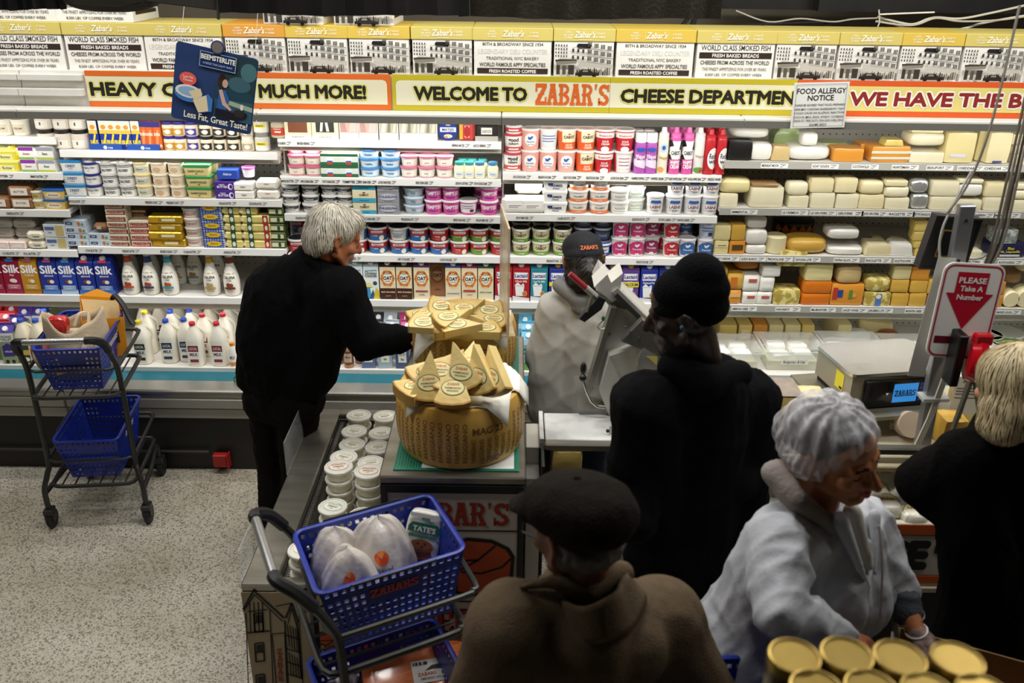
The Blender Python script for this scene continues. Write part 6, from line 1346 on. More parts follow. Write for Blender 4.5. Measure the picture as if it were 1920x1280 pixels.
cp_('back_panel', MB().box(.46, cx1, 3.43, 3.45, .02, .999), STEELB)
cp_('front_glass_rail', MB().box(.12, cx1, 2.79, 2.825, 1.075, 1.105, b=.006), STEELB); cp_('lower_rail', MB().box(.46, cx1, 2.8, 2.83, 1.0, 1.022, b=.004), mat('#c9bc96', .4))
for x in (.13, .9, 1.68, 2.4): cp_('rail_post', MB().box(x - .012, x + .012, 2.795, 2.825, .76, 1.075), mat('#1b1a18', .4, .5))
mm = mat('#d9dad6', .25, noise=(5, '#a9aaa8', .18), coat=.2)
o = obj('marble_slab', MB().box(.125, .47, 2.84, 3.04, 1.075, 1.095, b=.003).box(.105, .12, 2.835, 3.045, 1.06, 1.1), [mm], None); tag(o, 'grey veined marble slab beside the slicer', 'slab')
o = empty('side_stand', (.085, 2.9, 0), 'narrow steel stand squeezed between the island and the marble', 'stand')
for y0, y1, z, c in ((2.64, 2.74, .93, '#cfccc2'), (2.745, 2.84, .99, '#8f8c84'), (2.845, 3.02, 1.06, '#c2bfb6')): obj('step', MB().box(-.03, .02, y0 - 2.9, y1 - 2.9, .02, z, b=.003), mat(c, .4, .3), o)
obj('black_strut', MB().box(.024, .034, -.22, .1, .02, 1.08), BLACK, o)
# cheeses standing on the counter behind and below the rail
def blockpx(x0, x1, y0, y1, y, base, d, c, label, lbl=None, top=None, name='cheese_block', p=14, rz=0):
    a, b = aty(x0, (y0 + y1) / 2, y).x, aty(x1, (y0 + y1) / 2, y).x; h = aty((x0 + x1) / 2, y0, y).z - base
    ms = [cmat(c)] if isinstance(c, str) else [c]
    o = obj(name, sup(b - a, d, h, p, 6, .0015, int(x0)), ms, None, ((a + b) / 2, y + d / 2, base), smooth=40); o.rotation_euler = (0, 0, rz)
    if top: obj('rind', MB().box(-(b - a) / 2 + .003, (b - a) / 2 - .003, -d / 2 + .003, d / 2 - .003, h, h + .004), top, o)
    return tag(o, label, 'cheese')
blockpx(1430, 1502, 745, 836, 2.93, 1.031, .16, 'y', 'tall square yellow cheese block with grey rind behind the woman in the hairnet', top=mat('#a89a8c', .7, noise=(20, '#7a6c60', .6)))
blockpx(1506, 1552, 752, 836, 2.95, 1.031, .14, 'p', 'pale cut cheese block beside the grey rinded one')
blockpx(1034, 1092, 846, 900, 2.84, .87, .1, 'y', 'yellow cheese wedge on the lower shelf below the marble', p=10)
blockpx(1770, 1815, 790, 832, 2.92, 1.031, .1, 'g', 'golden cheese wedge behind the metal easel leg'); blockpx(1800, 1850, 745, 832, 3.1, 1.031, .14, 'y', 'yellow cheese block behind the tripod stand')
QM = mat('#e7e2cf', .35, coat=.5, bump=(18, .3))
for i, (px, py, s) in enumerate(((1664, 887, .05), (1655, 912, .045), (1662, 945, .052), (1693, 932, .056), (1712, 955, .05), (1640, 930, .05), (1628, 895, .05))):
    p = atz(px, py, .84); zz = .765 + (p.y - yF - .03) / (3.0 - yF - .03) * .095
    o = obj('wrapped_cheese', sup(2 * s, 2 * s, s * 1.5, 3, 8, .001, i), QM, None, (p.x, p.y, zz - .004))
    m2, ms = lab('e 0 .5 .42 .3 3a3414|e 0 .5 .4 .28 ece0a4|t 0 .56 .11 c0621c .03 .5 ZABAR|t 0 .44 .09 4a4420 .03 .6 QUESO|p -.3,.1 .3,.1 .32,.24 -.32,.24 d9cc7a', 2 * s, 2 * s, lambda x, z, oo, s=s: (x, -s * .9 + (z - s * .2) * .9 - oo * 2, .3 * s + z * .9 + oo * 3))
    obj('label', m2, ms, o, smooth=0)
    tag(o, 'small wrapped round cheese with oval label, %s of the front well' % ('rearmost', 'left middle', 'front left', 'right middle', 'front right', 'far left front', 'far left rear')[i], 'cheese', 'wrapped cheeses in the front well')
p = atz(1685, 978, .8); o = obj('name_card', MB().box(-.06, .06, 0, .001, 0, .06).text('TETILLA', .012, 0, .042, FRONT(-.001), 1, wt=.03).rect(-.045, .045, .03, .033, FRONT(-.001), 1).rect(-.045, .045, .022, .025, FRONT(-.001), 1).rect(-.045, .03, .014, .017, FRONT(-.001), 1), [paper('#d4d0c4'), paper('#2a2826')], None, (p.x, yF + .03, .772)); o.rotation_euler = (R(-35), R(-14), 0); tag(o, 'small name card reading tetilla in the front well', 'card')
o = obj('cut_cheese', sup(.1, .07, .04, 4, 6, .001, 77), cmat('p'), None, (aty(1743, 970, yF + .06).x, yF + .07, .785)); tag(o, 'small cut cheese piece right of the name card', 'cheese')
# scale
sc_ = empty('deli_scale', (1.425, 3.19, 1.125), 'silver and black deli scale with lit blue screen on a steel plate', 'scale', rz=R(10))
obj('plate', MB().box(-.25, .27, -.19, .2, -.018, -.003), mat('#8f8a78', .4, .6), sc_)
obj('plate_leg', MB().box(-.24, -.22, -.17, -.15, -.094, -.019), mat('#77736a', .4, .6), sc_); obj('plate_leg', MB().box(.22, .24, -.17, -.15, -.094, -.019), mat('#77736a', .4, .6), sc_)
obj('foot_tray', MB().box(-.16, .2, -.12, .15, -.002, .02), BLACK, sc_)
obj('housing', MB().prism([(-.17, .021), (.21, .021), (.21, .11), (-.17, .13)], lambda x, z, t: (x, -.115 + t, z), .27), mat('#b3aa95', .35, .4), sc_)
obj('display_face', MB().box(-.12, .212, -.126, -.116, .0, .115, b=.004), mat('#0b0c10', .15), sc_)
fs_ = FRONT(-.1275); mb = MB().rect(.0, .1, .02, .098, fs_, 0); slab(mb, 'ZABARS', .006, .094, .045, .026, FRONT(-.1282), 1)
for i in range(5): mb.rect(.106, .205, .022 + i * .016, .034 + i * .016, fs_, 2)
for i in range(4): mb.text('0.00', .006, .192, .04 + i * .016, FRONT(-.1282), 3)
mb.poly([(-.03, .062), (-.018, .062), (-.024, .052)], fs_, 3)
obj('screen', mb, [mat('#2f8fe0', .3, emit=.55), mat('#0a1430', .4), mat('#14357a', .3, emit=.25), mat('#cfe0f4', .4, emit=.3)], sc_, smooth=0)
obj('platter', MB().prism(rr(.40, .29, .03, 5, -.145), lambda x, y, t: (x + .02, y + .02, .133 + t), .014).box(-.1, .14, -.08, .1, .118, .132), mat('#c9cac8', .22, .85, bump=(9, .12)), sc_)
obj('warning_sticker', MB().rect(-.06, .0, .045, .115, lambda x, z: (-.1715, x, z)).rect(-.055, -.035, .05, .06, lambda x, z: (-.172, x, z), 1), [paper('#f0e03a'), paper('#1a1a1a')], sc_, smooth=0)
# number sign, post, monitor, ticket dispenser
o = empty('service_post', (1.525, 2.92, 1.03), 'grey aluminium post with clamped cables rising behind the number sign', 'post')
obj('post_tube', MB().box(-.026, .026, -.016, .016, 0, .93, b=.003), mat('#b4b6b8', .38, .75, noise=(4, '#8f9194', .7)), o); o.rotation_euler = (0, R(-2), 0)
for z in (.88, .74, .6): obj('screw', MB().lathe([(.006, 0), (.005, .003)], 8, mx=Matrix.Translation((0, -.016, z)) @ Matrix.Rotation(R(90), 4, 'X')), BLACK, o)
for dx in (-.02, -.012, -.004):
    obj('cable', MB().tube([(dx + .06, -.03, .42), (dx + .03, -.035, .3), (dx + .005, -.036, .15), (dx - .03, -.04, .02), (dx - .07, -.03, .004)], .0045, 6), mat('#d8d2c0', .5), o)
obj('clip', MB().box(-.045, .05, -.042, .018, .215, .23, b=.002), mat('#c9ccc8', .3, alpha=.7), o)
A4 = [aty(*p_, 2.975) for p_ in ((1722, 503), (1808, 507), (1843, 411), (1757, 404))]
o = empty('monitor', (A4[0] + A4[1] + A4[2] + A4[3]) / 4, 'black monitor seen from behind on the aluminium post', 'monitor')
c0 = o.location.copy()
obj('shell', MB().add([tuple(p_ - c0) for p_ in A4] + [tuple(p_ - c0 + Vector((0, .045, 0))) for p_ in A4], [(0, 1, 2, 3), (7, 6, 5, 4), (0, 4, 5, 1), (1, 5, 6, 2), (2, 6, 7, 3), (3, 7, 4, 0)]), mat('#0d0d0e', .45), o, smooth=0)
ctr = sum((p_ - c0 for p_ in A4), Vector()) / 4
obj('gold_trim', MB().add([tuple(ctr + (p_ - c0 - ctr) * .52 + Vector((0, -.002, 0))) for p_ in A4] + [tuple(ctr + (p_ - c0 - ctr) * .46 + Vector((0, -.002, 0))) for p_ in A4], [(0, 1, 5, 4), (1, 2, 6, 5), (2, 3, 7, 6), (3, 0, 4, 7)]), mat('#a88a3a', .4, .5), o, smooth=0)
obj('bezel', MB().add([tuple(ctr + (p_ - c0 - ctr) * k_ + Vector((0, -.003, 0))) for k_ in (1.01, .92) for p_ in A4], [(0, 1, 5, 4), (1, 2, 6, 5), (2, 3, 7, 6), (3, 0, 4, 7)]), mat('#18181a', .4), o, smooth=0)
yS = 2.845; pc_ = aty(1810, 584, yS)
o = empty('number_sign', pc_, 'white rounded sign with red arrow reading please take a number', 'sign'); o.rotation_euler = (R(-4), R(2.5), 0)
w, h = .208, .335
obj('board', MB().prism(rr(w, h, .035, 5, -h / 2), lambda x, z, t: (x, t, z), .006), mat('#e6e4de', .35), o)
q0, q1 = rr(w - .012, h - .012, .03, 5, -h / 2 + .006), rr(w - .022, h - .022, .026, 5, -h / 2 + .011)
mb = MB(); f_ = FRONT(-.001)
for i in range(len(q0)): j = (i + 1) % len(q0); mb.poly([q0[i], q0[j], q1[j], q1[i]], f_, 0)
mb.poly([(-.053, .137), (.053, .137), (.053, .064), (.08, .064), (0, -.062), (-.08, .064), (-.053, .064)], f_, 0)
f2 = FRONT(-.0018)
fit_text(mb, 'PLEASE', -.047, .047, .1, .019, f2, 1, .05); fit_text(mb, 'Take A', -.036, .04, .072, .018, f2, 1, .05); fit_text(mb, 'Number', -.043, .045, .042, .018, f2, 1, .05)
mb.rect(-.085, -.03, -.115, -.09, f_, 2)
obj('printed_arrow', mb, [mat('#b3152f', .35), mat('#efe6e2', .4), mat('#6a1420', .4)], o, smooth=0)
o = obj('price_sheet', MB().box(-.03, .03, 0, .001, -.22, .22), paper('#d9d8d0'), None, (pc_.x - .095, yS + .03, pc_.z - .04)); o.rotation_euler = (0, R(2.5), 0); tag(o, 'white paper strip hanging behind the number sign', 'paper')
o = empty('ticket_dispenser', aty(1828, 672, yS - .06), 'round red ticket dispenser mounted on the number sign', 'dispenser')
mx = Matrix.Rotation(R(75), 4, 'Z') @ Matrix.Rotation(R(90), 4, 'X')
obj('drum', MB().lathe([(.05, -.03), (.075, -.025), (.083, 0), (.075, .025), (.05, .03)], 28, mx=mx), mat('#b8121f', .12, coat=.6), o)
obj('mouth', MB().box(-.03, .03, -.035, .0, .06, .1, b=.006), mat('#b8121f', .12, coat=.6), o)
obj('bracket', MB().box(-.075, -.045, -.02, .05, -.1, .09, b=.004), mat('#0f0f10', .4), o)
o = empty('tripod_stand', (1.64, 2.9, 1.03), 'grey metal tripod easel below the ticket dispenser', 'stand')
GA = mat('#8f8c82', .35, .7)
for a_, b_ in (((.0, .0, .33), (.09, -.06, .0)), ((.0, .0, .33), (-.06, -.04, .02)), ((.0, .01, .33), (.02, .08, .0)), ((-.06, -.05, .1), (-.13, -.09, .0)), ((-.06, -.05, .1), (.04, -.06, .06))): obj('leg', MB().tube([a_, b_], .011, 6), GA, o)
obj('hub', MB().box(-.02, .02, -.02, .02, .3, .4, b=.004), mat('#55534e', .4, .6), o)
o = obj('info_card', MB().box(-.06, .06, 0, .0015, -.08, .08).text('ALDE F', .014, 0, .055, FRONT(-.001), 1, wt=.02).rect(-.05, .05, .03, .033, FRONT(-.001), 1).rect(-.05, .05, .018, .021, FRONT(-.001), 1).rect(-.05, .04, .006, .009, FRONT(-.001), 1).rect(-.05, .05, -.01, -.007, FRONT(-.001), 1), [paper('#d8d4c6'), paper('#2a2826')], None, aty(1815, 742, 3.04)); tag(o, 'white description card propped beside the tripod stand', 'card')
o = obj('tape_roll', MB().lathe([(.03, -.025), (.05, -.025), (.05, .025), (.03, .025)], 20, mx=Matrix.Rotation(R(65), 4, 'X')), paper('#c9b49a'), None, aty(1705, 795, 3.0)); tag(o, 'roll of pale paper labels under the scale plate', 'roll')
o = obj('twine_coil', MB().tube([(.04 * math.cos(i * .7) + .004 * math.sin(i * 2.1), .03 * math.sin(i * .7), .015 + .012 * math.sin(i * .37)) for i in range(60)], .003, 5), mat('#d8cdb4', .8), None, (aty(1690, 790, 3.06).x, 3.06, 1.036)); tag(o, 'tangled white twine lying under the scale', 'twine')
cable([(1822, 320), (1770, 420), (1762, 480), (1778, 520), (1802, 560)], 2.93, .0045, '#b8b6b0', 'grey cord looping left of the monitor')
cable([(1912, 10), (1880, 150), (1850, 260), (1815, 345), (1775, 400)], [2.9, 2.9, 2.9, 2.92, 2.93], .0045, '#8f887c', 'long grey cord running up to the ceiling at right')
for k_, (dx, cl_) in enumerate(((0, '#6a6258'), (7, '#8f867a'), (14, '#4a443c'), (20, '#9a9284'))):
    cable([(1935 + dx, 130), (1912 + dx, 230), (1885 + dx, 350), (1862 + dx, 450), (1845 + dx * .6, 500)], 2.95 + .012 * k_, .005, cl_, ['leftmost', 'second', 'third', 'rightmost'][k_] + ' cord of the bundle rising behind the number sign')
cable([(1900, 330), (1878, 420), (1868, 450), (1850, 478), (1825, 486), (1800, 482)], 2.98, .0035, '#8f887c', 'thin cord hooked across below the monitor')
# slicer
SLM = mat('#dedcd4', .4, .25, noise=(5, '#a3a097', .7)); SLD = mat('#8f8d86', .35, .7)
sl = empty('deli_slicer', (.47, 3.12, 1.03), 'large grey deli slicer with red handle standing on the counter', 'slicer')
def plate(name, poly, y, t, m, lean=0.):
    pts = [aty(px, py, y) - sl.location for px, py in poly]; n = len(pts)
    mb = MB().add([tuple(p_) for p_ in pts] + [tuple(p_ + Vector((lean, t, 0))) for p_ in pts], [tuple(range(n)), tuple(range(2 * n - 1, n - 1, -1))] + [(i, i + n, (i + 1) % n + n, (i + 1) % n) for i in range(n)])
    return obj(name, mb, m, sl, smooth=0)
plate('foot', [(1085, 770), (1160, 762), (1215, 795), (1090, 800)], 3.03, .3, SLD)
plate('body', [(1142, 668), (1178, 748), (1158, 818), (1124, 735)], 3.02, .04, SLM); plate('body', [(1178, 748), (1142, 668), (1225, 640), (1290, 720), (1290, 815), (1158, 818)], 3.03, .22, SLM)
plate('upright', [(1152, 575), (1206, 592), (1146, 752), (1100, 742)], 3.08, .03, SLM); plate('upright_flange', [(1146, 577), (1156, 577), (1106, 744), (1097, 740)], 3.05, .06, SLD)
plate('gauge_table', [(1118, 545), (1130, 520), (1245, 628), (1250, 668), (1200, 640)], 3.1, .2, SLM); plate('gauge_rail', [(1148, 548), (1158, 540), (1262, 642), (1255, 655)], 3.06, .04, mat('#d8d6ce', .3, .5))
plate('rail_channel', [(1152, 556), (1158, 550), (1258, 648), (1253, 656)], 3.05, .01, mat('#4a4844', .4, .5))
plate('hopper', [(1114, 538), (1139, 514), (1146, 530), (1168, 512), (1160, 560), (1148, 566)], 3.07, .12, mat('#d4d2ca', .4, .3))
plate('product_tray', [(1165, 640), (1205, 600), (1262, 650), (1246, 672)], 3.0, .04, SLD)
for px, py in ((1173, 613), (1182, 622), (1198, 634)): obj('screw', MB().sphere(tuple(aty(px, py, 2.995) - sl.location), .005, 8, 5), mat('#5a5850', .4, .6), sl)
for px, py in ((1144, 626), (1110, 727)): obj('screw', MB().sphere(tuple(aty(px, py, 3.075) - sl.location), .006, 8, 5), mat('#77746c', .4, .6), sl)
H_ = [tuple(aty(px, py, 3.04) - sl.location) for px, py in ((1068, 513), (1098, 539))]
obj('red_handle', MB().tube(H_, .011, 10), mat('#8f1f26', .35), sl); obj('handle_rod', MB().tube([H_[1], tuple(aty(1124, 562, 3.06) - sl.location)], .012, 8), SLM, sl)
plate('black_grip', [(1086, 598), (1124, 556), (1136, 562), (1128, 580), (1096, 604)], 3.03, .03, mat('#17171a', .5))
obj('grip_rod', MB().tube([tuple(aty(1100, 585, 3.03) - sl.location), tuple(aty(1112, 552, 3.04) - sl.location)], .006, 8), SLD, sl)
obj('knob', MB().sphere(tuple(aty(1093, 708, 3.0) - sl.location), .014, 10, 6), mat('#111', .4), sl); obj('knob', MB().sphere(tuple(aty(1094, 690, 3.03) - sl.location), (.012, .012, .026), 10, 6), mat('#111', .4), sl)
obj('green_lever', MB().tube([tuple(aty(px, py, 3.06) - sl.location) for px, py in ((1132, 598), (1122, 608), (1120, 612), (1126, 618), (1134, 616))], .0045, 6), mat('#d8d8d2', .3), sl); obj('lever_tip', MB().sphere(tuple(aty(1131, 597, 3.058) - sl.location), (.007, .007, .01), 8, 5), mat('#1f7a5a', .4), sl)
obj('crank_rod', MB().tube([tuple(aty(px, py, 3.0) - sl.location) for px, py in ((1093, 712), (1098, 730), (1108, 752), (1120, 762), (1134, 763))], .006, 8), mat('#c9c9c6', .2, .9), sl)
obj('blade_guard', MB().lathe([(.06, 0), (.1, .006), (.1, .012), (.06, .016)], 24, mx=Matrix.Translation(aty(1235, 690, 3.0) - sl.location) @ Matrix.Rotation(R(60), 4, 'X') @ Matrix.Rotation(R(25), 4, 'Y')), mat('#dddcd6', .18, .9), sl)
obj('yellow_decal', MB().poly([tuple(q_) for q_ in ((0, 0), (.07, 0), (.07, .05), (0, .05))], lambda x, z: tuple(aty(1195, 690, 2.985) - sl.location + Vector((x, 0, z)))), paper('#d9cf6a'), sl)
p = aty(1158, 800, 2.88); o = obj('price_card', MB().box(-.03, .03, 0, .001, 0, .035).text('CHEESE', .008, 0, .02, FRONT(-.001), 1).sphere((-.035, 0, .015), .007, 8, 5, 1), [paper('#d0cec4'), paper('#1f1e1c')], None, (p.x, p.y, 1.0955)); tag(o, 'little white card at the right end of the marble slab', 'card')
# ------------------------------------------------------------------ shopping baskets and two-tier carts
BLUE = mat('#15309a', .38, noise=(3, '#122884', .6), name='blue_plastic')
CARTM = mat('#4a4a48', .4, .6, noise=(8, '#33332f', .7))
BLK = mat('#0e0e0f', .5)
BW_, BL_, BH_ = .30, .42, .235       # basket rim width (x), length (y), height
def basket_meshes():
    mb = MB(); rw, rl, bw, bl, h = BW_ / 2, BL_ / 2, BW_ / 2 - .035, BL_ / 2 - .04, BH_
    def wall(A, B, C, D, nx, nz, pat):
        """A-B bottom edge, D-C rim edge"""
        A, B, C, D = map(Vector, (A, B, C, D)); V = []
        for j in range(nz + 1):
            for i in range(nx + 1):
                u, v = i / nx, j / nz; V.append((A * (1 - u) + B * u) * (1 - v) + (D * (1 - u) + C * u) * v)
        F = []
        for j in range(nz):
            for i in range(nx):
                if not pat(i, j, nx, nz): F.append((j * (nx + 1) + i, j * (nx + 1) + i + 1, (j + 1) * (nx + 1) + i + 1, (j + 1) * (nx + 1) + i))
        mb.add(V, F)
    pw = lambda i, j, nx, nz: (i % 2 == 1 and (j in (1, 3, 5, 7, 9) or (j in (11, 13) and (i < nx * .3 or i > nx * .7)) or j == 16))
    P0 = [(-bw, -bl, 0), (bw, -bl, 0), (bw, bl, 0), (-bw, bl, 0)]; P1 = [(-rw, -rl, h), (rw, -rl, h), (rw, rl, h), (-rw, rl, h)]
    for k in range(4):
        a, b = k, (k + 1) % 4; n = 25 if k % 2 == 0 else 35
        wall(P0[a], P0[b], P1[b], P1[a], n, 18, pw)
    wall(P0[0], P0[1], P0[2], P0[3], 21, 29, lambda i, j, nx, nz: i % 2 == 1 and j % 4 in (1, 2) and 0 < j < nz - 1)
    rim = MB().tube([(x * 1.02, y * 1.02, h) for x, y in rr(BW_, BL_, .03, 4, -BL_ / 2)], .008, 6, closed=True, flat=.7)
    hd = []
    for s in (-1, 1):
        hd.append(MB().tube([(s * (rw + .006), -.13, h - .005), (s * (rw + .012), -.12, h + .004), (s * (rw + .012), .12, h + .004), (s * (rw + .006), .13, h - .005)], .0035, 6))
    me = mb.mesh('basket_shell', [BLUE], 0)
    return me, rim.mesh('rim', [BLUE], 40), [q.mesh('handle', [BLK], 40) for q in hd]
BM = basket_meshes()
def basket(loc, rz, label, pitch=0., logo=True, sc=1.):
    o = empty('shopping_basket', loc, label, 'basket', 'blue shopping baskets'); o.rotation_euler = (pitch, 0, rz); o.scale = (sc,) * 3
    s_ = link('basket_shell', BM[0], o); md = s_.modifiers.new('s', 'SOLIDIFY'); md.thickness = .003
    link('rim', BM[1], o)
    for h_ in BM[2]: link('handle', h_, o)
    if logo:
        for sg in (-1, 1):
            f = lambda x, z, sg=sg: (sg * (BW_ / 2 - .035 * (1 - z / BH_) + .003), sg * x, z)
            mb = MB(); 
            for i_, c in enumerate("ZABARS"):
                for p_ in SLAB[c]: mb.poly([f(-.07 + i_ * .0235 + a * .023, .16 + b * .03) for a, b in p_], lambda *t: None) if False else mb.add([f(-.07 + i_ * .0235 + a * .023, .16 + b * .03) for a, b in p_], [tuple(range(len(p_)))])
            obj('logo', mb, P('#c8481e') if sc > 1 else P('#e8e4e0'), o, smooth=0)
    return o
def smooth_path(pts, k=4):
    P3 = [Vector(p) for p in pts]; Q = []
    for i in range(len(P3) - 1):
        p0, p1, p2, p3 = P3[max(i - 1, 0)], P3[i], P3[i + 1], P3[min(i + 2, len(P3) - 1)]
        for s in range(k):
            t = s / k; Q.append(.5 * ((2 * p1) + (p2 - p0) * t + (2 * p0 - 5 * p1 + 4 * p2 - p3) * t * t + (3 * p1 - p0 - 3 * p2 + p3) * t ** 3))
    return Q + [P3[-1]]
def cart(loc, rz, label, sc=1.):
    """handle on the -y side, baskets reach towards +y"""
    o = empty('basket_cart', loc, label, 'cart', 'two tier basket carts', rz); o.scale = (sc,) * 3
    for s in (-1, 1):
        obj('side_pole', MB().tube(smooth_path([(s * .17, -.105, 1.055), (s * .19, -.07, 1.03), (s * .2, .0, .92), (s * .205, .03, .8), (s * .205, .03, .38), (s * .215, .01, .3), (s * .235, -.015, .22), (s * .235, -.015, .11)]), .0135, 8), CARTM, o)
        obj('handle_joint', MB().tube(smooth_path([(s * .135, -.115, 1.062), (s * .165, -.11, 1.06), (s * .19, -.07, 1.03), (s * .198, -.03, .975)]), .019, 8), BLK, o)
        obj('base_rail', MB().tube(smooth_path([(s * .235, -.015, .2), (s * .22, .2, .2), (s * .19, .42, .2), (s * .19, .44, .1)]), .012, 8), CARTM, o)
        for y in (-.015, .44):
            w = empty('x', (0, 0, 0), 'x', 'x') if False else None
            x = s * (.235 if y < .1 else .19)
            f_ = obj('caster_fork', MB().box(x - .022, x + .022, y - .03, y + .03, .085, .115, b=.004).box(x - .022, x - .015, y - .02, y + .03, .045, .085).box(x + .015, x + .022, y - .02, y + .03, .045, .085), CARTM, o)
            obj('wheel', MB().lathe([(.022, -.014), (.045, -.014), (.05, -.01), (.05, .01), (.045, .014), (.022, .014)], 20, mx=Matrix.Translation((x, y + .012, .05)) @ Matrix.Rotation(R(90), 4, 'Y')), mat('#161616', .6), f_)
    obj('handle_bar', MB().tube([(-.15, -.115, 1.062), (.15, -.115, 1.062)], .0145, 12), mat('#c4c4c4', .25, .85), o)
    def hoop(z, y1, w, name, r=.0105, dz=0.):
        pts = [(-w, .03, z), (-w, y1 - .06, z + dz), (-w + .015, y1 - .02, z + dz), (-w + .05, y1, z + dz), (w - .05, y1, z + dz), (w - .015, y1 - .02, z + dz), (w, y1 - .06, z + dz), (w, .03, z)]
        obj(name, MB().tube(smooth_path(pts, 3), r, 8), CARTM, o)
    for z, nm in ((.73, 'lower_hoop'), (.24, 'lower_hoop')):
        hoop(z, .40, .2, nm, .011, .02)
        obj('cross_bar', MB().tube(smooth_path([(-.2, .03, z), (-.17, -.015, z), (0, -.02, z), (.17, -.015, z), (.2, .03, z)], 3), .0105, 8), CARTM, o)
        for i in range(6): obj('support_wire', MB().tube([(-.15 + i * .06, -.01, z), (-.15 + i * .06, .38, z + .02)], .004, 6), CARTM, o)
    for z in (.86, .37):
        hoop(z, .44, .205, 'upper_hoop', .0095, .02); obj('cross_bar', MB().tube([(-.205, .03, z), (-.16, -.0, z), (.16, -.0, z), (.205, .03, z)], .007, 6), CARTM, o)
    return o
def local(c, rz, x, y, z, sc=1.):
    return (c[0] + sc * (x * math.cos(rz) - y * math.sin(rz)), c[1] + sc * (x * math.sin(rz) + y * math.cos(rz)), c[2] + sc * z)
CR, RZR = (-2.07, 3.82, 0), R(6)
cart(CR, RZR, 'grey two tier basket cart by the milk case at left')
basket(local(CR, RZR, .0, .215, .752), RZR, 'blue basket on the upper tier of the rear cart', R(3))
basket(local(CR, RZR, .0, .215, .262), RZR, 'empty blue basket on the lower tier of the rear cart', R(3))
CF, RZF, SF = (-.60, 2.205, 0), R(-65.5), 1.06
cart(CF, RZF, 'grey two tier basket cart in front of the island', SF)
basket(local(CF, RZF, .0, .215, .752, SF), RZF, 'blue basket of bread and cookies on the front cart', R(3), sc=SF)
basket(local(CF, RZF, .0, .215, .262, SF), RZF, 'blue basket holding smoked salmon low on the front cart', R(3), sc=SF)
# red corner guard and pipe rail by the kick plate
o = obj('red_bracket', MB().box(-.04, .04, -.02, .02, -.04, .04, b=.006).box(.041, .048, -.03, .025, -.045, .045, b=.002), mat('#b8221c', .4, noise=(14, '#8f1812', .6)), None, (aty(414, 862, 4.31).x, 4.31, aty(414, 862, 4.31).z)); tag(o, 'red metal bracket fixed on the black kick plate', 'bracket')
pa, pb_ = aty(0, 842, 4.32), aty(392, 849, 4.32)
o = obj('kick_rail', MB().tube([(-3.4, 4.32, pa.z), (pb_.x, 4.32, pa.z)], .008, 8), mat('#4a463e', .5, .5), None); tag(o, 'thin grey pipe rail running along the kick plate', 'rail')
o = obj('round_sticker', MB().lathe([(.03, 0), (.03, .001)], 20, mx=Matrix.Translation((0, 0, 0)) @ Matrix.Rotation(R(100), 4, 'X')).text('VALUE', .012, 0, -.004, FRONT(-.003), 1, fit=.05), [P('#1f8a5a'), P('#e8f0e8')], None, aty(449, 714, 4.425) + Vector((0, -.01, .012))); tag(o, 'round green sticker on the teal case edge', 'sticker')
# tote bag, paper bag in the rear basket
def grid_surf(fn, nu, nv, closed_u=False):
    V = [fn(i / nu, j / nv) for j in range(nv + 1) for i in range(nu if closed_u else nu + 1)]
    k = nu if closed_u else nu + 1; F = []
    for j in range(nv):
        for i in range(nu): F.append((j * k + i, j * k + (i + 1) % k, (j + 1) * k + (i + 1) % k, (j + 1) * k + i))
    return MB().add(V, F)
tl = local(CR, RZR, -.02, .175, .79)
CANV = mat('#cbb99c', .85, noise=(9, '#b8a486', .7), bump=(120, .25))
def tote(u, v):
    a = 2 * math.pi * u; k = .155 + .02 * math.sin(3 * a) - .03 * max(0, v - .6); zz = v * .27 + .03 * math.sin(2 * a + 1) * v + .012 * math.sin(5 * a) * v
    return (k * .93 * math.cos(a), k * .7 * math.sin(a), zz)
ot = empty('tote_bag', tl, 'crumpled cream canvas tote bag in the rear cart', 'bag', rz=RZR)
sh = obj('bag_body', grid_surf(tote, 40, 12, True), CANV, ot); sh.modifiers.new('s', 'SOLIDIFY').thickness = .003
obj('bag_fold', MB().add(sup(.26, .17, .17, 3, 10, .006, 4).v, sup(.26, .17, .17, 3, 10, .006, 4).f), CANV, ot, (0, 0, .03))
obj('strap', MB().tube(smooth_path([(-.14, -.09, .2), (-.15, -.125, .12), (-.1, -.14, .05), (-.02, -.15, .06), (.06, -.14, .13), (.1, -.1, .22)]), .012, 6, flat=.3), CANV, ot)
obj('strap', MB().tube(smooth_path([(.03, -.06, .25), (.05, -.03, .3), (.08, 0, .29), (.09, -.05, .25), (.07, -.09, .18)]), .011, 6, flat=.3), CANV, ot)
o = obj('red_packet', sup(.09, .06, .08, 4, 6, .004, 3), mat('#c02a2a', .3, coat=.5, bump=(20, .6)), None, local(tl, RZR, -.05, -.03, .21)); tag(o, 'shiny red packet peeking out of the tote bag', 'packet')
o = obj('netted_fruit', sup(.1, .09, .12, 2.6, 8, .002, 9), mat('#b5604a', .7, noise=(40, '#8f4030', .5)), None, local(tl, RZR, -.14, -.05, .06)); tag(o, 'red netted bundle beside the tote bag in the basket', 'fruit')
po = local(CR, RZR, .07, .32, .80)
op = empty('paper_bag', po, 'open bright orange paper bag behind the tote in the basket', 'bag', rz=RZR + .35)
ORB = mat('#e69a18', .55, noise=(5, '#d98a12', .6)); w2, d2, hh = .085, .055, .27
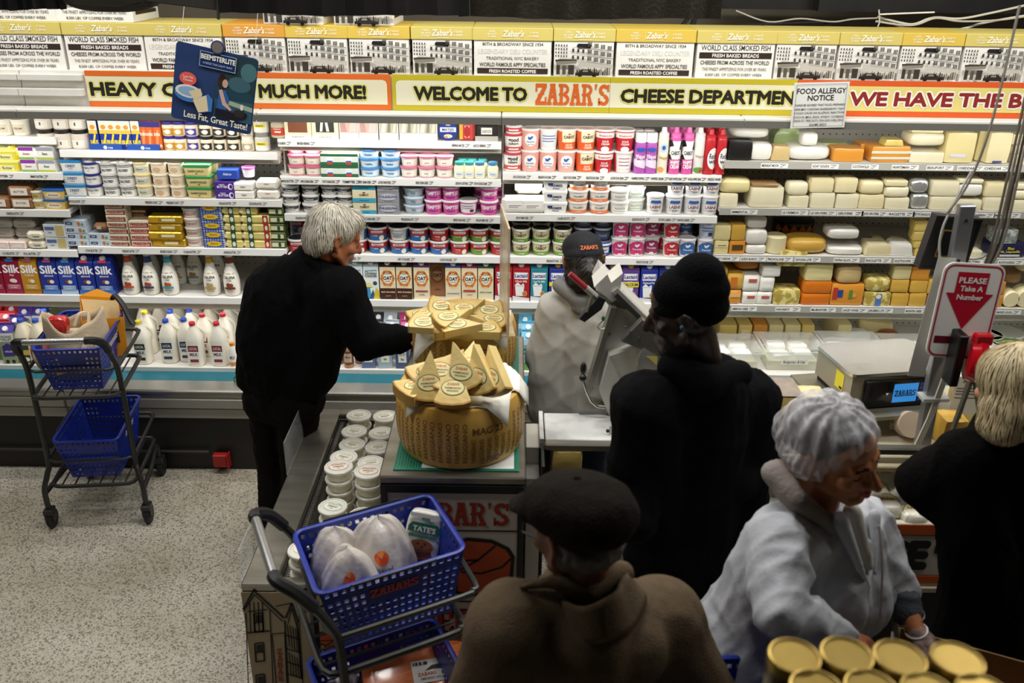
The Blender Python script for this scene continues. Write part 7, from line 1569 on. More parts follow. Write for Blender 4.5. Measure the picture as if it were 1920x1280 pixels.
obj('bag_wall', MB().add([(-w2, -d2, 0), (w2, -d2, 0), (w2, d2, 0), (-w2, d2, 0), (-w2 - .01, -d2 - .01, hh - .05), (w2 + .01, -d2 - .015, hh - .06), (w2 + .02, d2 + .01, hh - .01), (-w2, d2 + .02, hh + .03), (0, d2 + .03, hh + .05)], [(0, 1, 5, 4), (1, 2, 6, 5), (2, 3, 7, 8, 6), (3, 0, 4, 7), (3, 2, 1, 0)]), ORB, op, smooth=0).modifiers.new('s', 'SOLIDIFY').thickness = .0015
obj('inner_lining', MB().add([(-w2 * .97, d2 * .8, .1), (w2 * .97, d2 * .8, .1), (w2, d2 + .004, hh - .02), (-w2 * .95, d2 + .012, hh + .015)], [(0, 1, 2, 3)]), paper('#f0d8a0'), op, smooth=0)
obj('print', MB().text('N', .06, .03, .08, FRONT(-d2 - .013), 0, wt=.03), paper('#3a2410'), op, smooth=0)
o = obj('basket_grip', MB().tube(smooth_path([(0, 0, .05), (.02, -.01, .07), (.06, -.03, .03), (.09, -.05, -.03), (.11, -.06, -.06)]), .016, 8, flat=.6), BLK, None, local(CR, RZR, .12, .36, 1.03)); tag(o, 'black plastic basket grip raised beside the orange bag', 'grip')
# goods in the front cart
def bundle(px, py, z, s, label, seed):
    p = atz(px, py, z + s * .5); o = empty('wrapped_loaf', (p.x, p.y, z), label, 'bread bag', 'paper wrapped loaves')
    rn = random.Random(seed); ph = [rn.uniform(0, 6) for _ in range(6)]
    def f(u, v):
        a = 2 * math.pi * u; t = v * math.pi / 2
        k = math.cos(t) ** .45 if v < 1 else .02
        k *= 1 + .08 * math.sin(3 * a + ph[0]) + .1 * (.6 - abs(math.sin(2.5 * a + ph[1] + 2 * v))) + .06 * (.6 - abs(math.sin(5.5 * a + ph[2] - 4 * v)))
        return (s * .62 * k * math.cos(a), s * .5 * k * math.sin(a), s * 1.15 * v + .05 * s * math.sin(2 * a + ph[3]) * v)
    obj('paper_wrap', grid_surf(f, 64, 16, True), mat('#d6d0ca', .4, noise=(7, '#bdb0a4', .7), coat=.3, bump=(22, .5)), o, smooth=180)
    def lg(x, z, oo): q = Vector(f(.78 + x / (3.4 * s), .52 + z / (1.2 * s))); return (q.x * 1.03 + .0, q.y * 1.03 - oo, q.z + oo)
    m2, ms = lab('e 0 .1 .16 .2 e0622a|e .05 .02 .08 .12 d8501e|p -.12,.24 .1,.34 .0,.1 ee8a4a|t .0 -.34 .16 3a3a48 .02 .7 Friscal', s * .8, s * .6, lg, True); lo = obj('logo', m2, ms, o, smooth=0)
    return o
zb = (.752 * SF) + .012
bundle(632, 1040, zb + .06, .16, 'left paper wrapped loaf with orange mark in the front basket', 1); bundle(712, 1028, zb + .06, .185, 'large middle paper wrapped loaf in the front basket', 2); bundle(655, 1075, zb + .09, .15, 'nearest paper wrapped loaf in the front basket', 3)
p = atz(786, 1008, zb + .14); ck = empty('cookie_bag', (p.x - .012, p.y - .06, zb + .02), 'white cookie bag with green banner leaning in the front basket', 'cookie bag'); ck.rotation_euler = (R(-17), R(10), R(-4)); ck.scale = (.95,) * 3
obj('pouch', MB().add(sup(.125, .05, .25, 6, 8, .001, 1).v, sup(.125, .05, .25, 6, 8, .001, 1).f), mat('#e6e4dc', .3, coat=.4, bump=(16, .3)), ck)
sp = 'r -.46 .46 .93 .99 d8d6ce|r -.5 .5 .0 .14 c9721e|t 0 .04 .05 f0d8a8 .02 .8 DOUBLE CHOC|p -.46,.72 .46,.72 .46,.8 .36,.86 -.36,.86 -.46,.8 2a6a4e|t 0 .735 .075 f0ece0 .04 .7 TATE\'S|r -.4 .4 .65 .69 3a7a5e|r -.12 .12 .9 .94 5a8a74|' + '|'.join('e %.2f %.2f .34 .07 %s' % (.03 * (i % 2) - .01, .24 + i * .055, ('5a3018', '77451f')[i % 2]) for i in range(6)) + '|e 0 .56 .32 .075 8a5226|e -.1 .57 .04 .012 3a1c0c|e .1 .58 .04 .012 3a1c0c|e .02 .53 .04 .012 3a1c0c'
m2, ms = lab(sp, .12, .245, lambda x, z, oo: (x, -.0255 - oo * 2, z + .002)); obj('label', m2, ms, ck, smooth=0)
p = atz(777, 1010, zb + .1); jr_ = jar('x', .026, .075, '#2a2420', '#9a9a98', ''); jr_.put((p.x, p.y, zb + .03), 'small dark jar beside the cookie bag in the basket')
zl = .262 * SF + .012
p = atz(770, 1240, zl + .16); sm = empty('salmon_pack', (p.x + .03, p.y + .01, zl + .1), 'vacuum packed orange smoked salmon side in the lower basket', 'fish pack', rz=RZF + R(80)); sm.rotation_euler[0] = R(12)
obj('salmon', sup(.40, .2, .03, 3.5, 12, .002, 3), mat('#d2561c', .3, noise=(18, '#e88a48', .5), stretch=(1, 6, 1), coat=.6), sm, (0, 0, .003))
obj('plastic_pouch', MB().box(-.22, .22, -.12, .12, 0, .002), mat('#4a3c34', .1, alpha=.5, coat=.8), sm)
m2, ms = lab('r -.5 .5 -.5 .5 e6e2d8|p -.2,.0 .0,.22 .25,.25 .45,.12 .3,.0 .0,.04 3a2418|t -.15 -.2 .14 b83a1e .05 .6 ZABARS|t .05 -.38 .1 2a2a2a .02 .8 SMOKED SALMON|r -.46 -.1 .28 .42 2a2a2a|r -.42 -.4 .28 .42 e6e2d8|r -.34 -.31 .28 .42 e6e2d8|r -.24 -.2 .28 .42 e6e2d8', .14, .09, lambda x, y, oo: (x + .04, y - .02, .034 + oo)); obj('label', m2, ms, sm, smooth=0)
p = atz(640, 1262, zl + .12); o = obj('plastic_bag', sup(.14, .12, .1, 3, 8, .008, 12), mat('#d8ccd0', .15, alpha=.6, coat=.6, bump=(20, .6)), None, (p.x, p.y, zl + .03)); tag(o, 'clear crumpled plastic bag at the left of the lower basket', 'bag')
# brass-lidded jars nearest the camera, on a shelf top
zJ = 1.70
shf = obj('shelf_top', MB().box(-.36, .62, -.16, .17, -.03, 0, b=.004), mat('#3a2e22', .5, noise=(8, '#2a2018', .6)), None, (.42, .84, zJ)); tag(shf, 'dark wooden shelf top under the brass lidded jars', 'shelf')
BR = mat('#b79a4e', .32, .75, noise=(14, '#9a7f3c', .6))
def bjar(px, py, i):
    r, h = .038, .115
    p = atz(px, py, zJ + h); o = empty('gold_lid_jar', (p.x, p.y, zJ + .0005), 'x', 'jar', 'brass lidded jars in the foreground')
    obj('glass_body', MB().lathe([(r * .8, 0), (r * .96, .006), (r * .96, h - .03), (r * .85, h - .02)], 24), mat('#4a4028', .15, coat=.5), o)
    obj('lid', MB().lathe([(r - .003, h - .02), (r, h - .018), (r, h - .003), (r - .0015, h), (r - .004, h + .0005), (r - .0055, h - .002), (.001, h - .0025)], 32), BR, o)
    obj('paper_band', MB().lathe([(r * .965, .015), (r * .965, h - .04)], 24), paper('#8f8668'), o)
    return o
names = ['leftmost brass lidded jar of the back row', 'second brass lidded jar of the back row', 'third brass lidded jar of the back row', 'rightmost brass lidded jar of the back row', 'leftmost brass lidded jar cut by the frame bottom', 'second brass lidded jar cut by the frame bottom', 'third brass lidded jar cut by the frame bottom', 'rightmost brass lidded jar cut by the frame bottom']
for i, (px, py) in enumerate(((1490, 1229), (1588, 1226), (1688, 1232), (1796, 1235), (1532, 1290), (1635, 1290), (1742, 1296), (1845, 1298))): bjar(px, py, i)['label'] = names[i]
# carton the woman reaches into, blue basket at its left
q = atz(1650, 1185, .92); o = empty('cardboard_carton', (1.27, 1.9, .74), 'open brown cardboard carton under the gloved hand', 'carton', rz=R(-24))
CB = paper('#8a6a44')
for a_ in ((-.19, .19, -.13, -.126), (-.19, .19, .126, .13), (-.19, -.186, -.126, .126), (.186, .19, -.126, .126)): obj('side', MB().box(*a_, .004, .17), CB, o)
obj('bottom', MB().box(-.19, .19, -.13, .13, 0, .0035), CB, o); obj('flap', MB().box(-.006, 0, -.12, .12, 0, .06), paper('#b8b4a8'), o, (-.19, 0, .172)).rotation_euler = (0, R(-20), 0)
tb = empty('work_table', (1.27, 1.9, 0), 'low dark table holding the cardboard carton', 'table', rz=R(-24)); obj('table_top', MB().box(-.21, .21, -.17, .17, .715, .738, b=.004), mat('#26221d', .5), tb)
for sx in (-.18, .18):
    for sy in (-.14, .14): obj('leg', MB().box(sx - .018, sx + .018, sy - .018, sy + .018, 0, .714), mat('#1d1a17', .5), tb)
pB = Vector((.6, 1.66, 0)); basket((pB.x, pB.y - .06, .815), R(4), 'blue basket low between the brown coat and the white coat')
tb = empty('basket_stand', (pB.x, pB.y - .06, 0), 'dark stand holding the blue basket beside the white coat', 'stand'); obj('stand_top', MB().box(-.1, .1, -.15, .15, .78, .812), mat('#1a1816', .6), tb); obj('stand_foot', MB().box(-.07, .07, -.1, .1, 0, .779), mat('#1a1816', .6), tb)
# ------------------------------------------------------------------ people
from mathutils.kdtree import KDTree
def cap_mb(mb, a, b, ra, rb, n=14):
    a, b = Vector(a), Vector(b); d = b - a; L = d.length
    t = d / L if L > 1e-6 else Vector((0, 0, 1))
    u = t.orthogonal().normalized(); w = t.cross(u)
    rings = []
    for k in range(5): th = math.pi / 2 * (1 - k / 4 * .98); rings.append((a - t * ra * math.sin(th), ra * math.cos(th)))
    for k in range(5): th = math.pi / 2 * (k / 4 * .98); rings.append((b + t * rb * math.sin(th), rb * math.cos(th)))
    V = []
    for c, r in rings:
        for i in range(n): q = 2 * math.pi * i / n; V.append(c + (u * math.cos(q) + w * math.sin(q)) * max(r, 1e-4))
    F = [(j * n + i, j * n + (i + 1) % n, (j + 1) * n + (i + 1) % n, (j + 1) * n + i) for j in range(9) for i in range(n)] + [tuple(range(n))[::-1], tuple(9 * n + i for i in range(n))]
    mb.add(V, F)
def ell_mb(mb, c, r, M=None):
    s = MB().sphere((0, 0, 0), r, 18, 12); M = M or Matrix()
    mb.add([Vector(c) + (M.to_3x3() @ Vector(p)) for p in s.v], s.f)
def folds(V, N, amp, seed, f=9., vert=.5):
    rn = np.random.RandomState(seed); out = np.zeros(len(V))
    for k in range(7):
        d = rn.normal(size=3); d[2] *= vert; d *= f * (.6 + rn.rand()) / np.linalg.norm(d) * (1 + .5 * (k // 3))
        w = V @ d + 1.3 * np.sin(V @ (rn.normal(size=3) * 4) + rn.rand() * 6)
        out += (1 - np.abs(np.sin(w * 1.5 + rn.rand() * 6))) ** 2 / (1 + .6 * k)
    out -= out.mean()
    return V + N * (out * amp)[:, None]
def blob(name, parts, vox, mats, parent=None, it=4, fold=None, facemat=None, post=None):
    mb = MB()
    for p in parts:
        if p[0] == 'c': cap_mb(mb, *p[1:])
        else: ell_mb(mb, *p[1:])
    me = mb.mesh(name, [], 0); o = bpy.data.objects.new(name, me); COL.objects.link(o)
    md = o.modifiers.new('r', 'REMESH'); md.mode = 'VOXEL'; md.voxel_size = vox
    if it: ms = o.modifiers.new('s', 'SMOOTH'); ms.factor = .5; ms.iterations = it
    dg = bpy.context.evaluated_depsgraph_get(); m2 = bpy.data.meshes.new_from_object(o.evaluated_get(dg))
    o.modifiers.clear(); o.data = m2; m2.name = name; bpy.data.meshes.remove(me)
    n = len(m2.vertices); V = np.zeros(n * 3); N_ = np.zeros(n * 3)
    m2.vertices.foreach_get('co', V); m2.vertices.foreach_get('normal', N_); V = V.reshape(-1, 3); N_ = N_.reshape(-1, 3)
    if fold: V = folds(V, N_, *fold)
    if post: V = post(V, N_)
    m2.vertices.foreach_set('co', V.reshape(-1))
    m2.materials.clear()
    for m in (mats if isinstance(mats, (list, tuple)) else [mats]): m2.materials.append(m)
    m2.polygons.foreach_set('use_smooth', [True] * len(m2.polygons))
    if facemat:
        c = np.zeros(len(m2.polygons) * 3); m2.polygons.foreach_get('center', c)
        m2.polygons.foreach_set('material_index', facemat(c.reshape(-1, 3)).astype(np.int32))
    m2.update()
    if parent is not None: o.parent = parent
    return o
def head_parts(C, M, s=1.0, smile=False, beard=False, nose=1.0, nk=None):
    """head with a face; local frame: +y forward, +x to its right, +z up"""
    T = lambda x, y, z: Vector(C) + M.to_3x3() @ (Vector((x, y, z)) * s)
    e = lambda c, r: ('e', T(*c), tuple(q * s for q in r), M)
    c = lambda a, b, ra, rb: ('c', T(*a), T(*b), ra * s, rb * s)
    P_ = [e((0, -.012, .035), (.076, .096, .086)), e((0, .028, -.03), (.062, .064, .078)), e((0, .066, -.098), (.026, .02, .019)), e((0, .05, .05), (.06, .045, .045)),
          c((-.058, .0, -.05), (-.02, .064, -.096), .02, .017), c((.058, .0, -.05), (.02, .064, -.096), .02, .017), e((-.043, .062, -.024), (.024, .022, .022)), e((.043, .062, -.024), (.024, .022, .022)),
          c((-.042, .08, .022), (-.012, .092, .02), .011, .012), c((.042, .08, .022), (.012, .092, .02), .011, .012), c((0, .095, .012), (0, .112 + .006 * nose, -.032), .009, .0125 * nose), e((-.012, .1, -.036), (.0085, .011, .008)), e((.012, .1, -.036), (.0085, .011, .008)),
          e((-.031, .078, .0), (.0145, .0125, .0125)), e((.031, .078, .0), (.0145, .0125, .0125))]
    dz = .008 if smile else 0
    P_ += [c((-.026, .083, -.063 + dz), (0, .0985, -.061), .005, .0075), c((.026, .083, -.063 + dz), (0, .0985, -.061), .005, .0075), c((-.022, .083, -.067 + dz), (0, .095, -.075), .005, .0085), c((.022, .083, -.067 + dz), (0, .095, -.075), .005, .0085)]
    for sg in (-1, 1):     # ears: a rim, a lobe and an inner bowl
        a = [(sg * .079, -.004, -.026), (sg * .086, -.018, -.02), (sg * .092, -.03, .0), (sg * .094, -.03, .02), (sg * .09, -.016, .032), (sg * .081, -.002, .024), (sg * .077, .002, .008)]
        P_ += [c(a[i], a[i + 1], .0062, .0062) for i in range(6)] + [e((sg * .08, -.006, -.03), (.007, .009, .011)), e((sg * .078, -.012, .002), (.006, .018, .026))]
    if beard: P_ += [e((0, .06, -.09), (.045, .03, .03))]
    P_ += [('c', T(0, -.02, -.06), nk, .055 * s, .056)]
    return P_
def hand_parts(W_, d, n, side, curl=35., L=1.0):
    """palm and five bent fingers from wrist W_ along d; n = back-of-hand normal, side = +1/-1 for the thumb side"""
    W_, d, n = Vector(W_), Vector(d).normalized(), Vector(n); n = (n - d * n.dot(d)).normalized(); s = d.cross(n) * side
    P_ = [('c', W_, W_ + d * .05 * L, .024, .026), ('c', W_ + d * .03 + s * .02, W_ + d * .085 + s * .026, .015, .014), ('c', W_ + d * .03 - s * .02, W_ + d * .08 - s * .026, .015, .013), ('c', W_ + d * .05, W_ + d * .088, .016, .014)]
    for k, (o_, l) in enumerate(((.03, .068), (.0105, .078), (-.0105, .073), (-.03, .056))):
        p = W_ + d * (.088 - .005 * abs(k - 1)) + s * o_; a = 0; q = p
        for j, f in enumerate((.45, .32, .23)):
            a += R(curl * (.6 + .35 * j)); dd = d * math.cos(a) - n * math.sin(a)
            r = q + dd * l * f; P_.append(('c', q, r, .0095 - .001 * j, .0088 - .001 * j)); q = r
    q = W_ + d * .025 + s * .024; t1 = (d * .6 + s * .7 - n * .3).normalized(); r = q + t1 * .042; t2 = (d * .85 + s * .25 - n * .45).normalized()
    P_ += [('c', q, r, .013, .0105), ('c', r, r + t2 * .032, .0105, .0085)]
    return P_
def body_parts(J, k=1.0):
    P_ = [('c', J['neck'], J['chest'], .056, .09 * k), ('c', J['chest'], J['pelvis'], .1 * k, .11 * k), ('c', J['shL'], J['shR'], .05, .05)]
    for s in 'LR':
        P_ += [('c', J['sh' + s], J['hip' + s], .06 * k, .08 * k), ('c', J['sh' + s], J['el' + s], .046, .04), ('c', J['el' + s], J['wr' + s], .04, .026), ('c', J['hip' + s], J['kn' + s], .088 * k, .058), ('c', J['kn' + s], J['an' + s], .056, .037)]
        f = Vector(J['toe']).normalized(); a = Vector(J['an' + s]); a2 = Vector((a.x, a.y, .04)); P_ += [('c', a, a2, .037, .036), ('c', a2 - f * .03, a2 + f * .15, .036, .03)]
    return P_
def joints(y_names):
    J = {}
    for k, v in y_names.items():
        J[k] = aty(*v) if len(v) == 3 and k != 'toe' else Vector(v)
    return J
def stand(J, hipz=.92, spread=.0):
    """knees and ankles under the hips"""
    for s in 'LR':
        h = J['hip' + s]
        if 'an' + s not in J: J['an' + s] = Vector((h.x, h.y, .09))
        if 'kn' + s not in J: J['kn' + s] = (h + J['an' + s]) / 2 + Vector(J['toe']).normalized() * .03
    return J
def shoes(parent, J, m):
    f = Vector(J['toe']).normalized()
    for s in 'LR':
        a = Vector((J['an' + s].x, J['an' + s].y, .045)); blob('shoe', [('c', a - f * .04, a + f * .16, .046, .042), ('c', a, a + Vector((0, 0, .06)), .046, .044)], .012, m, parent, 3, post=lambda V, N_: np.column_stack([V[:, 0], V[:, 1], np.maximum(V[:, 2], .002)]))
def legs_parts(J, k=1.0, ex=.02):
    P_ = []
    for s in 'LR': P_ += [('c', J['hip' + s], J['kn' + s], .1 * k + ex, .07 + ex), ('c', J['kn' + s], Vector(J['an' + s]) - Vector((0, 0, .03)), .066 + ex, .05 + ex)]
    return P_ + [('c', J['hipL'], J['hipR'], .12 * k + ex, .12 * k + ex), ('c', J['pelvis'], J['hipL'], .13 * k + ex, .12 * k + ex)]
def sleeves(J, r0=.075, r1=.062, r2=.052, sides='LR'):
    P_ = []
    for s in sides: P_ += [('c', J['sh' + s], J['el' + s], r0, r1), ('c', J['el' + s], J['wr' + s], r1, r2)]
    return P_
def strands(name, ob, n, L, w, m, flow, parent, seed=0, lift=.003, keep=None, seg=6):
    me = ob.data; rn = random.Random(seed); kd = KDTree(len(me.vertices))
    for i, v in enumerate(me.vertices): kd.insert(v.co, i)
    kd.balance(); mb = MB(); vs = me.vertices; N_ = len(vs); cnt = 0
    while cnt < n:
        v = vs[rn.randrange(N_)]
        cnt += 1
        if keep and not keep(v.co): continue
        p = v.co.copy(); nn = v.normal.copy(); up = rn.uniform(.3, 1.) * lift; Q = []; l = L * rn.uniform(.6, 1.2); jit = Vector((rn.uniform(-1, 1), rn.uniform(-1, 1), rn.uniform(-1, 1))) * .22
        for k in range(seg + 1):
            fl = flow(p) + jit; t = fl - nn * fl.dot(nn)
            if t.length < 1e-5: break
            t.normalize(); side = t.cross(nn).normalized(); ww = w * (1 - (k / seg) ** 2 * .9) * .5
            c = p + nn * (up * (1 + .6 * k / seg)); Q += [c - side * ww, c + side * ww]
            p2 = p + t * (l / seg); co, i, d = kd.find(p2); p = co * .7 + p2 * .3; nn = vs[i].normal.copy()
        k = len(Q) // 2
        if k > 1: mb.add(Q, [(2 * i, 2 * i + 1, 2 * i + 3, 2 * i + 2) for i in range(k - 1)])
    o = obj(name, mb, m, parent, smooth=180); o['kind'] = 'stuff'
    return o
def person(parts, vox, mats, label, facemat=None, it=3):
    o = blob('person', parts, vox, mats, None, it, facemat=facemat); tag(o, label, 'person'); return o
def lips_brows(C, M, s=1.0):
    Mi = M.to_3x3().inverted(); A = np.array(Mi); C_ = np.array(C)
    def f(c):
        q = (c - C_) @ A.T / s; ix = np.zeros(len(q))
        ix[(np.abs(q[:, 0]) < .024) & (q[:, 1] > .083) & (q[:, 2] < -.054) & (q[:, 2] > -.084)] = 1
        ix[(np.abs(q[:, 0]) > .014) & (np.abs(q[:, 0]) < .046) & (q[:, 1] > .072) & (q[:, 2] > .02) & (q[:, 2] < .028)] = 2
        return ix
    return f
def HM(yaw, pitch, roll=0): return Matrix.Rotation(R(yaw), 4, 'Z') @ Matrix.Rotation(R(pitch), 4, 'X') @ Matrix.Rotation(R(roll), 4, 'Y')
def hl(C, M, s, *p): return Vector(C) + M.to_3x3() @ (Vector(p) * s)
BLKC = mat('#050506', .95, noise=(30, '#09090b', .6), bump=(60, .25), spec=.12)
SHOE = mat('#15120f', .5)
# ---- white haired man in a black jacket
J = joints({'neck': (603, 500, 3.70), 'chest': (575, 570, 3.72), 'pelvis': (530, 735, 3.76), 'shR': (636, 548, 3.58), 'shL': (508, 548, 3.86), 'hipR': (560, 745, 3.70), 'hipL': (505, 748, 3.82), 'knR': (556, 868, 3.72), 'knL': (512, 868, 3.84), 'elR': (686, 640, 3.55), 'wrR': (756, 634, 3.62), 'elL': (482, 600, 3.95), 'wrL': (530, 640, 4.02), 'toe': (.8, .6, 0)})
J['anR'] = atz(550, 968, .1); J['anL'] = atz(511, 974, .1); J = stand(J)
C = aty(627, 446, 3.70); M = HM(-62, -20, 0)
SK1 = mat('#b5714a', .5, noise=(22, '#a05c3a', .7), sss=.15)
old = person(head_parts(C, M, 1.06, nose=1.1, nk=J['neck']) + body_parts(J, .95) + hand_parts(J['wrR'] , (1, .1, -.25), (0, .3, 1), 1, 30), .0075, [SK1, mat('#9a5444', .5), mat('#c9c2b4', .7)], 'white haired man in a black jacket leaning towards the cheese wheels', lips_brows(C, M, 1.06), 2)
hp = lambda c, r: ('e', hl(C, M, 1.06, *c), tuple(q * 1.06 for q in r), M)
HW = mat('#f0eadb', .5, noise=(60, '#c9c2b0', .6), stretch=(1, 1, .3)); HW2 = mat('#c9c2b2', .5)
hs = blob('hair', [hp((0, -.024, .052), (.084, .096, .082)), hp((0, -.07, .0), (.068, .05, .085)), hp((-.066, -.06, .01), (.02, .04, .06)), hp((.066, -.06, .01), (.02, .04, .06)), hp((.068, .0, .05), (.016, .04, .03)), hp((-.068, .0, .05), (.016, .04, .03)), hp((0, .045, .085), (.06, .05, .04))], .008, HW, old, 4, fold=(.003, 5, 60., .4))
cw_ = hl(C, M, 1.06, 0, -.05, .13)
strands('hair_strands', hs, 900, .08, .0045, [HW2], lambda p: (p - cw_).normalized() * .8 + Vector((0, 0, -.75)), old, 13, .006)
strands('hair_strands', hs, 2200, .085, .004, [HW], lambda p: (p - cw_).normalized() * .8 + Vector((0, 0, -.75)), old, 3, .011)
jk = [('c', J['shL'], aty(495, 700, 3.84), .125, .135), ('c', J['shR'], aty(575, 700, 3.68), .12, .13), ('c', aty(592, 520, 3.71), aty(530, 690, 3.76), .15, .17), ('c', aty(545, 560, 3.74), aty(530, 640, 3.76), .2, .215), ('c', J['shL'], J['shR'], .115, .11), ('c', aty(580, 495, 3.73), aty(610, 510, 3.69), .09, .085)] + sleeves(J, .105, .085, .062, 'R') + sleeves(J, .1, .085, .062, 'L')
jj = blob('jacket', jk, .012, BLKC, old, 5, fold=(.008, 3, 14., .5))
blob('jacket_hem', [('c', aty(478, 715, 3.80), aty(575, 722, 3.68), .06, .06), ('c', aty(500, 715, 3.88), aty(590, 715, 3.76), .06, .06), ('c', aty(478, 715, 3.80), aty(500, 715, 3.88), .06, .06)], .012, BLKC, old, 3, fold=(.003, 8, 30., .2))
blob('collar', [('c', hl(C, M, 1, -.06, -.06, -.135), hl(C, M, 1, .02, -.085, -.115), .028, .03), ('c', hl(C, M, 1, .02, -.085, -.115), hl(C, M, 1, .07, -.02, -.15), .03, .024), ('c', hl(C, M, 1, .07, -.02, -.15), hl(C, M, 1, .05, .05, -.18), .024, .018)], .009, BLKC, old, 3)
blob('shirt_collar', [('c', hl(C, M, 1, .052, -.03, -.11), hl(C, M, 1, .052, .04, -.155), .012, .01), ('c', hl(C, M, 1, .0, -.075, -.1), hl(C, M, 1, .052, -.03, -.11), .012, .012)], .006, mat('#e6e2da', .7), old, 2)
blob('trousers', legs_parts(J, .95, .012), .013, mat('#0e0b08', .9, noise=(20, '#15110c', .6), bump=(50, .2), spec=.1), old, 4, fold=(.006, 4, 16., .3))
shoes(old, J, SHOE)
# ---- white coated worker at the slicer
J = joints({'neck': (1098, 532, 3.62), 'chest': (1092, 620, 3.64), 'pelvis': (1088, 770, 3.64), 'shL': (1040, 580, 3.62), 'shR': (1158, 575, 3.62), 'hipL': (1058, 775, 3.64), 'hipR': (1118, 775, 3.64), 'elL': (1014, 668, 3.66), 'wrL': (1050, 660, 3.88), 'elR': (1182, 655, 3.66), 'wrR': (1165, 650, 3.88), 'toe': (-.1, 1, 0)})
J = stand(J); C = aty(1092, 492, 3.63); M = HM(12, -18)
SK2 = mat('#b07a58', .5, sss=.1)
wk = person(head_parts(C, M, nk=J['neck']) + body_parts(J, .9), .009, [SK2, mat('#9a5444', .5), mat('#1a1412', .7)], 'worker in white coat and dark cap seen from behind', lips_brows(C, M), 2)
COAT = mat('#e2e0da', .8, noise=(4, '#bfbcb4', .8), bump=(90, .1))
ct_ = [('c', J['shL'], aty(1038, 765, 3.64), .085, .12), ('c', J['shR'], aty(1138, 765, 3.64), .085, .12), ('c', aty(1096, 565, 3.63), aty(1090, 765, 3.66), .12, .17), ('c', J['shL'], J['shR'], .085, .085)] + sleeves(J, .08, .072, .06)
zh = aty(1060, 795, 3.6).z
blob('lab_coat', ct_, .011, COAT, wk, 5, fold=(.011, 12, 10., .4), post=lambda V, N_: np.column_stack([V[:, 0], V[:, 1], np.maximum(V[:, 2], zh)]))
blob('hood', [('c', aty(1050, 535, 3.58), aty(1085, 560, 3.53), .035, .04), ('c', aty(1085, 560, 3.53), aty(1130, 545, 3.56), .04, .035), ('c', aty(1085, 575, 3.53), aty(1100, 595, 3.53), .035, .02)], .01, mat('#8d8c8a', .85, bump=(90, .2)), wk, 3)
hd = lambda c, r: ('e', hl(C, M, 1, *c), r, M)
HD = mat('#1c1613', .5, noise=(50, '#3a302a', .5), stretch=(1, 1, .3))
hs = blob('hair', [hd((0, -.03, -.005), (.08, .085, .085)), hd((0, -.1, -.02), (.05, .04, .05)), hd((0, -.085, -.07), (.078, .05, .06)), hd((0, -.1, -.04), (.05, .055, .05)), hd((-.06, -.03, -.06), (.025, .04, .06)), hd((.06, -.03, -.06), (.025, .04, .06))], .008, HD, wk, 3, fold=(.005, 9, 50., .5))
strands('hair_strands', hs, 1300, .07, .003, [HD], lambda p: Vector((math.sin(p.x * 60), -.3, -1)), wk, 5, .006)
NAV = mat('#14161c', .8, bump=(120, .3))
blob('cap', [hd((0, -.006, .062), (.086, .105, .072)), hd((0, -.03, .035), (.087, .09, .05))], .007, NAV, wk, 4, post=lambda V, N_: V)
obj('cap_strap', MB().tube([tuple(hl(C, M, 1, .084 * math.cos(a), -.03 - .078 * math.sin(a), .02)) for a in [math.pi * i / 12 for i in range(13)]], .007, 6), NAV, wk)
obj('cap_buckle', MB().box(-.008, .008, -.004, .004, -.009, .009), mat('#b8923a', .3, .8), wk, hl(C, M, 1, .062, -.088, .02))
mb = MB()
Vt, Ft, wt_ = text_geo("ZABAR'S", .02, 1.)
mb.add([hl(C, M, 1, (p_[0] - wt_ / 2) * .014, -.119 * math.cos((p_[0] - wt_ / 2) * .1) + .008 * p_[1], .056 + p_[1] * .016) for p_ in Vt], Ft); obj('cap_lettering', mb, paper('#d8682a'), wk, smooth=0)
blob('trousers', legs_parts(J, .9, .01), .014, mat('#1a2340', .8), wk, 4, fold=(.005, 4, 14., .3)); shoes(wk, J, SHOE)
# ---- man in black with a beanie
J = joints({'neck': (1322, 690, 2.46), 'chest': (1312, 800, 2.45), 'pelvis': (1285, 1010, 2.47), 'shL': (1215, 762, 2.38), 'shR': (1395, 752, 2.55), 'hipL': (1250, 1030, 2.42), 'hipR': (1330, 1030, 2.52), 'elL': (1188, 900, 2.36), 'wrL': (1195, 980, 2.25), 'elR': (1418, 862, 2.56), 'wrR': (1378, 905, 2.42), 'toe': (-.8, .6, 0)})
J = stand(J); C = aty(1288, 590, 2.44); M = HM(70, -12)
SK3 = mat('#2e1a12', .45, noise=(20, '#24130d', .6))
bn = person(head_parts(C, M, 1.05, beard=True, nose=1.25, nk=J['neck']) + body_parts(J, 1.0), .008, [SK3, mat('#4a2620', .5), mat('#0f0b09', .8)], 'tall man in black hooded coat and black beanie', lips_brows(C, M, 1.05), 2)
hb = lambda c, r: ('e', hl(C, M, 1.05, *c), tuple(q * 1.05 for q in r), M)
KNIT = mat('#040405', .95, bump=(140, .5), spec=.1)
blob('beanie', [hb((0, -.02, .07), (.09, .108, .075)), hb((0, -.045, .105), (.07, .075, .07)), hb((0, -.01, .035), (.088, .108, .038)), hb((0, -.06, .02), (.08, .06, .05))], .008, KNIT, bn, 4)
blob('beard', [hb((0, .07, -.1), (.035, .024, .022)), hb((-.045, .03, -.075), (.018, .04, .03)), hb((.045, .03, -.075), (.018, .04, .03))], .007, mat('#0c0807', .9, bump=(150, .6)), bn, 2)
obj('earbud', MB().sphere(tuple(hl(C, M, 1.05, -.093, -.004, -.002)), .007, 10, 6), mat('#2a5a78', .3), bn)
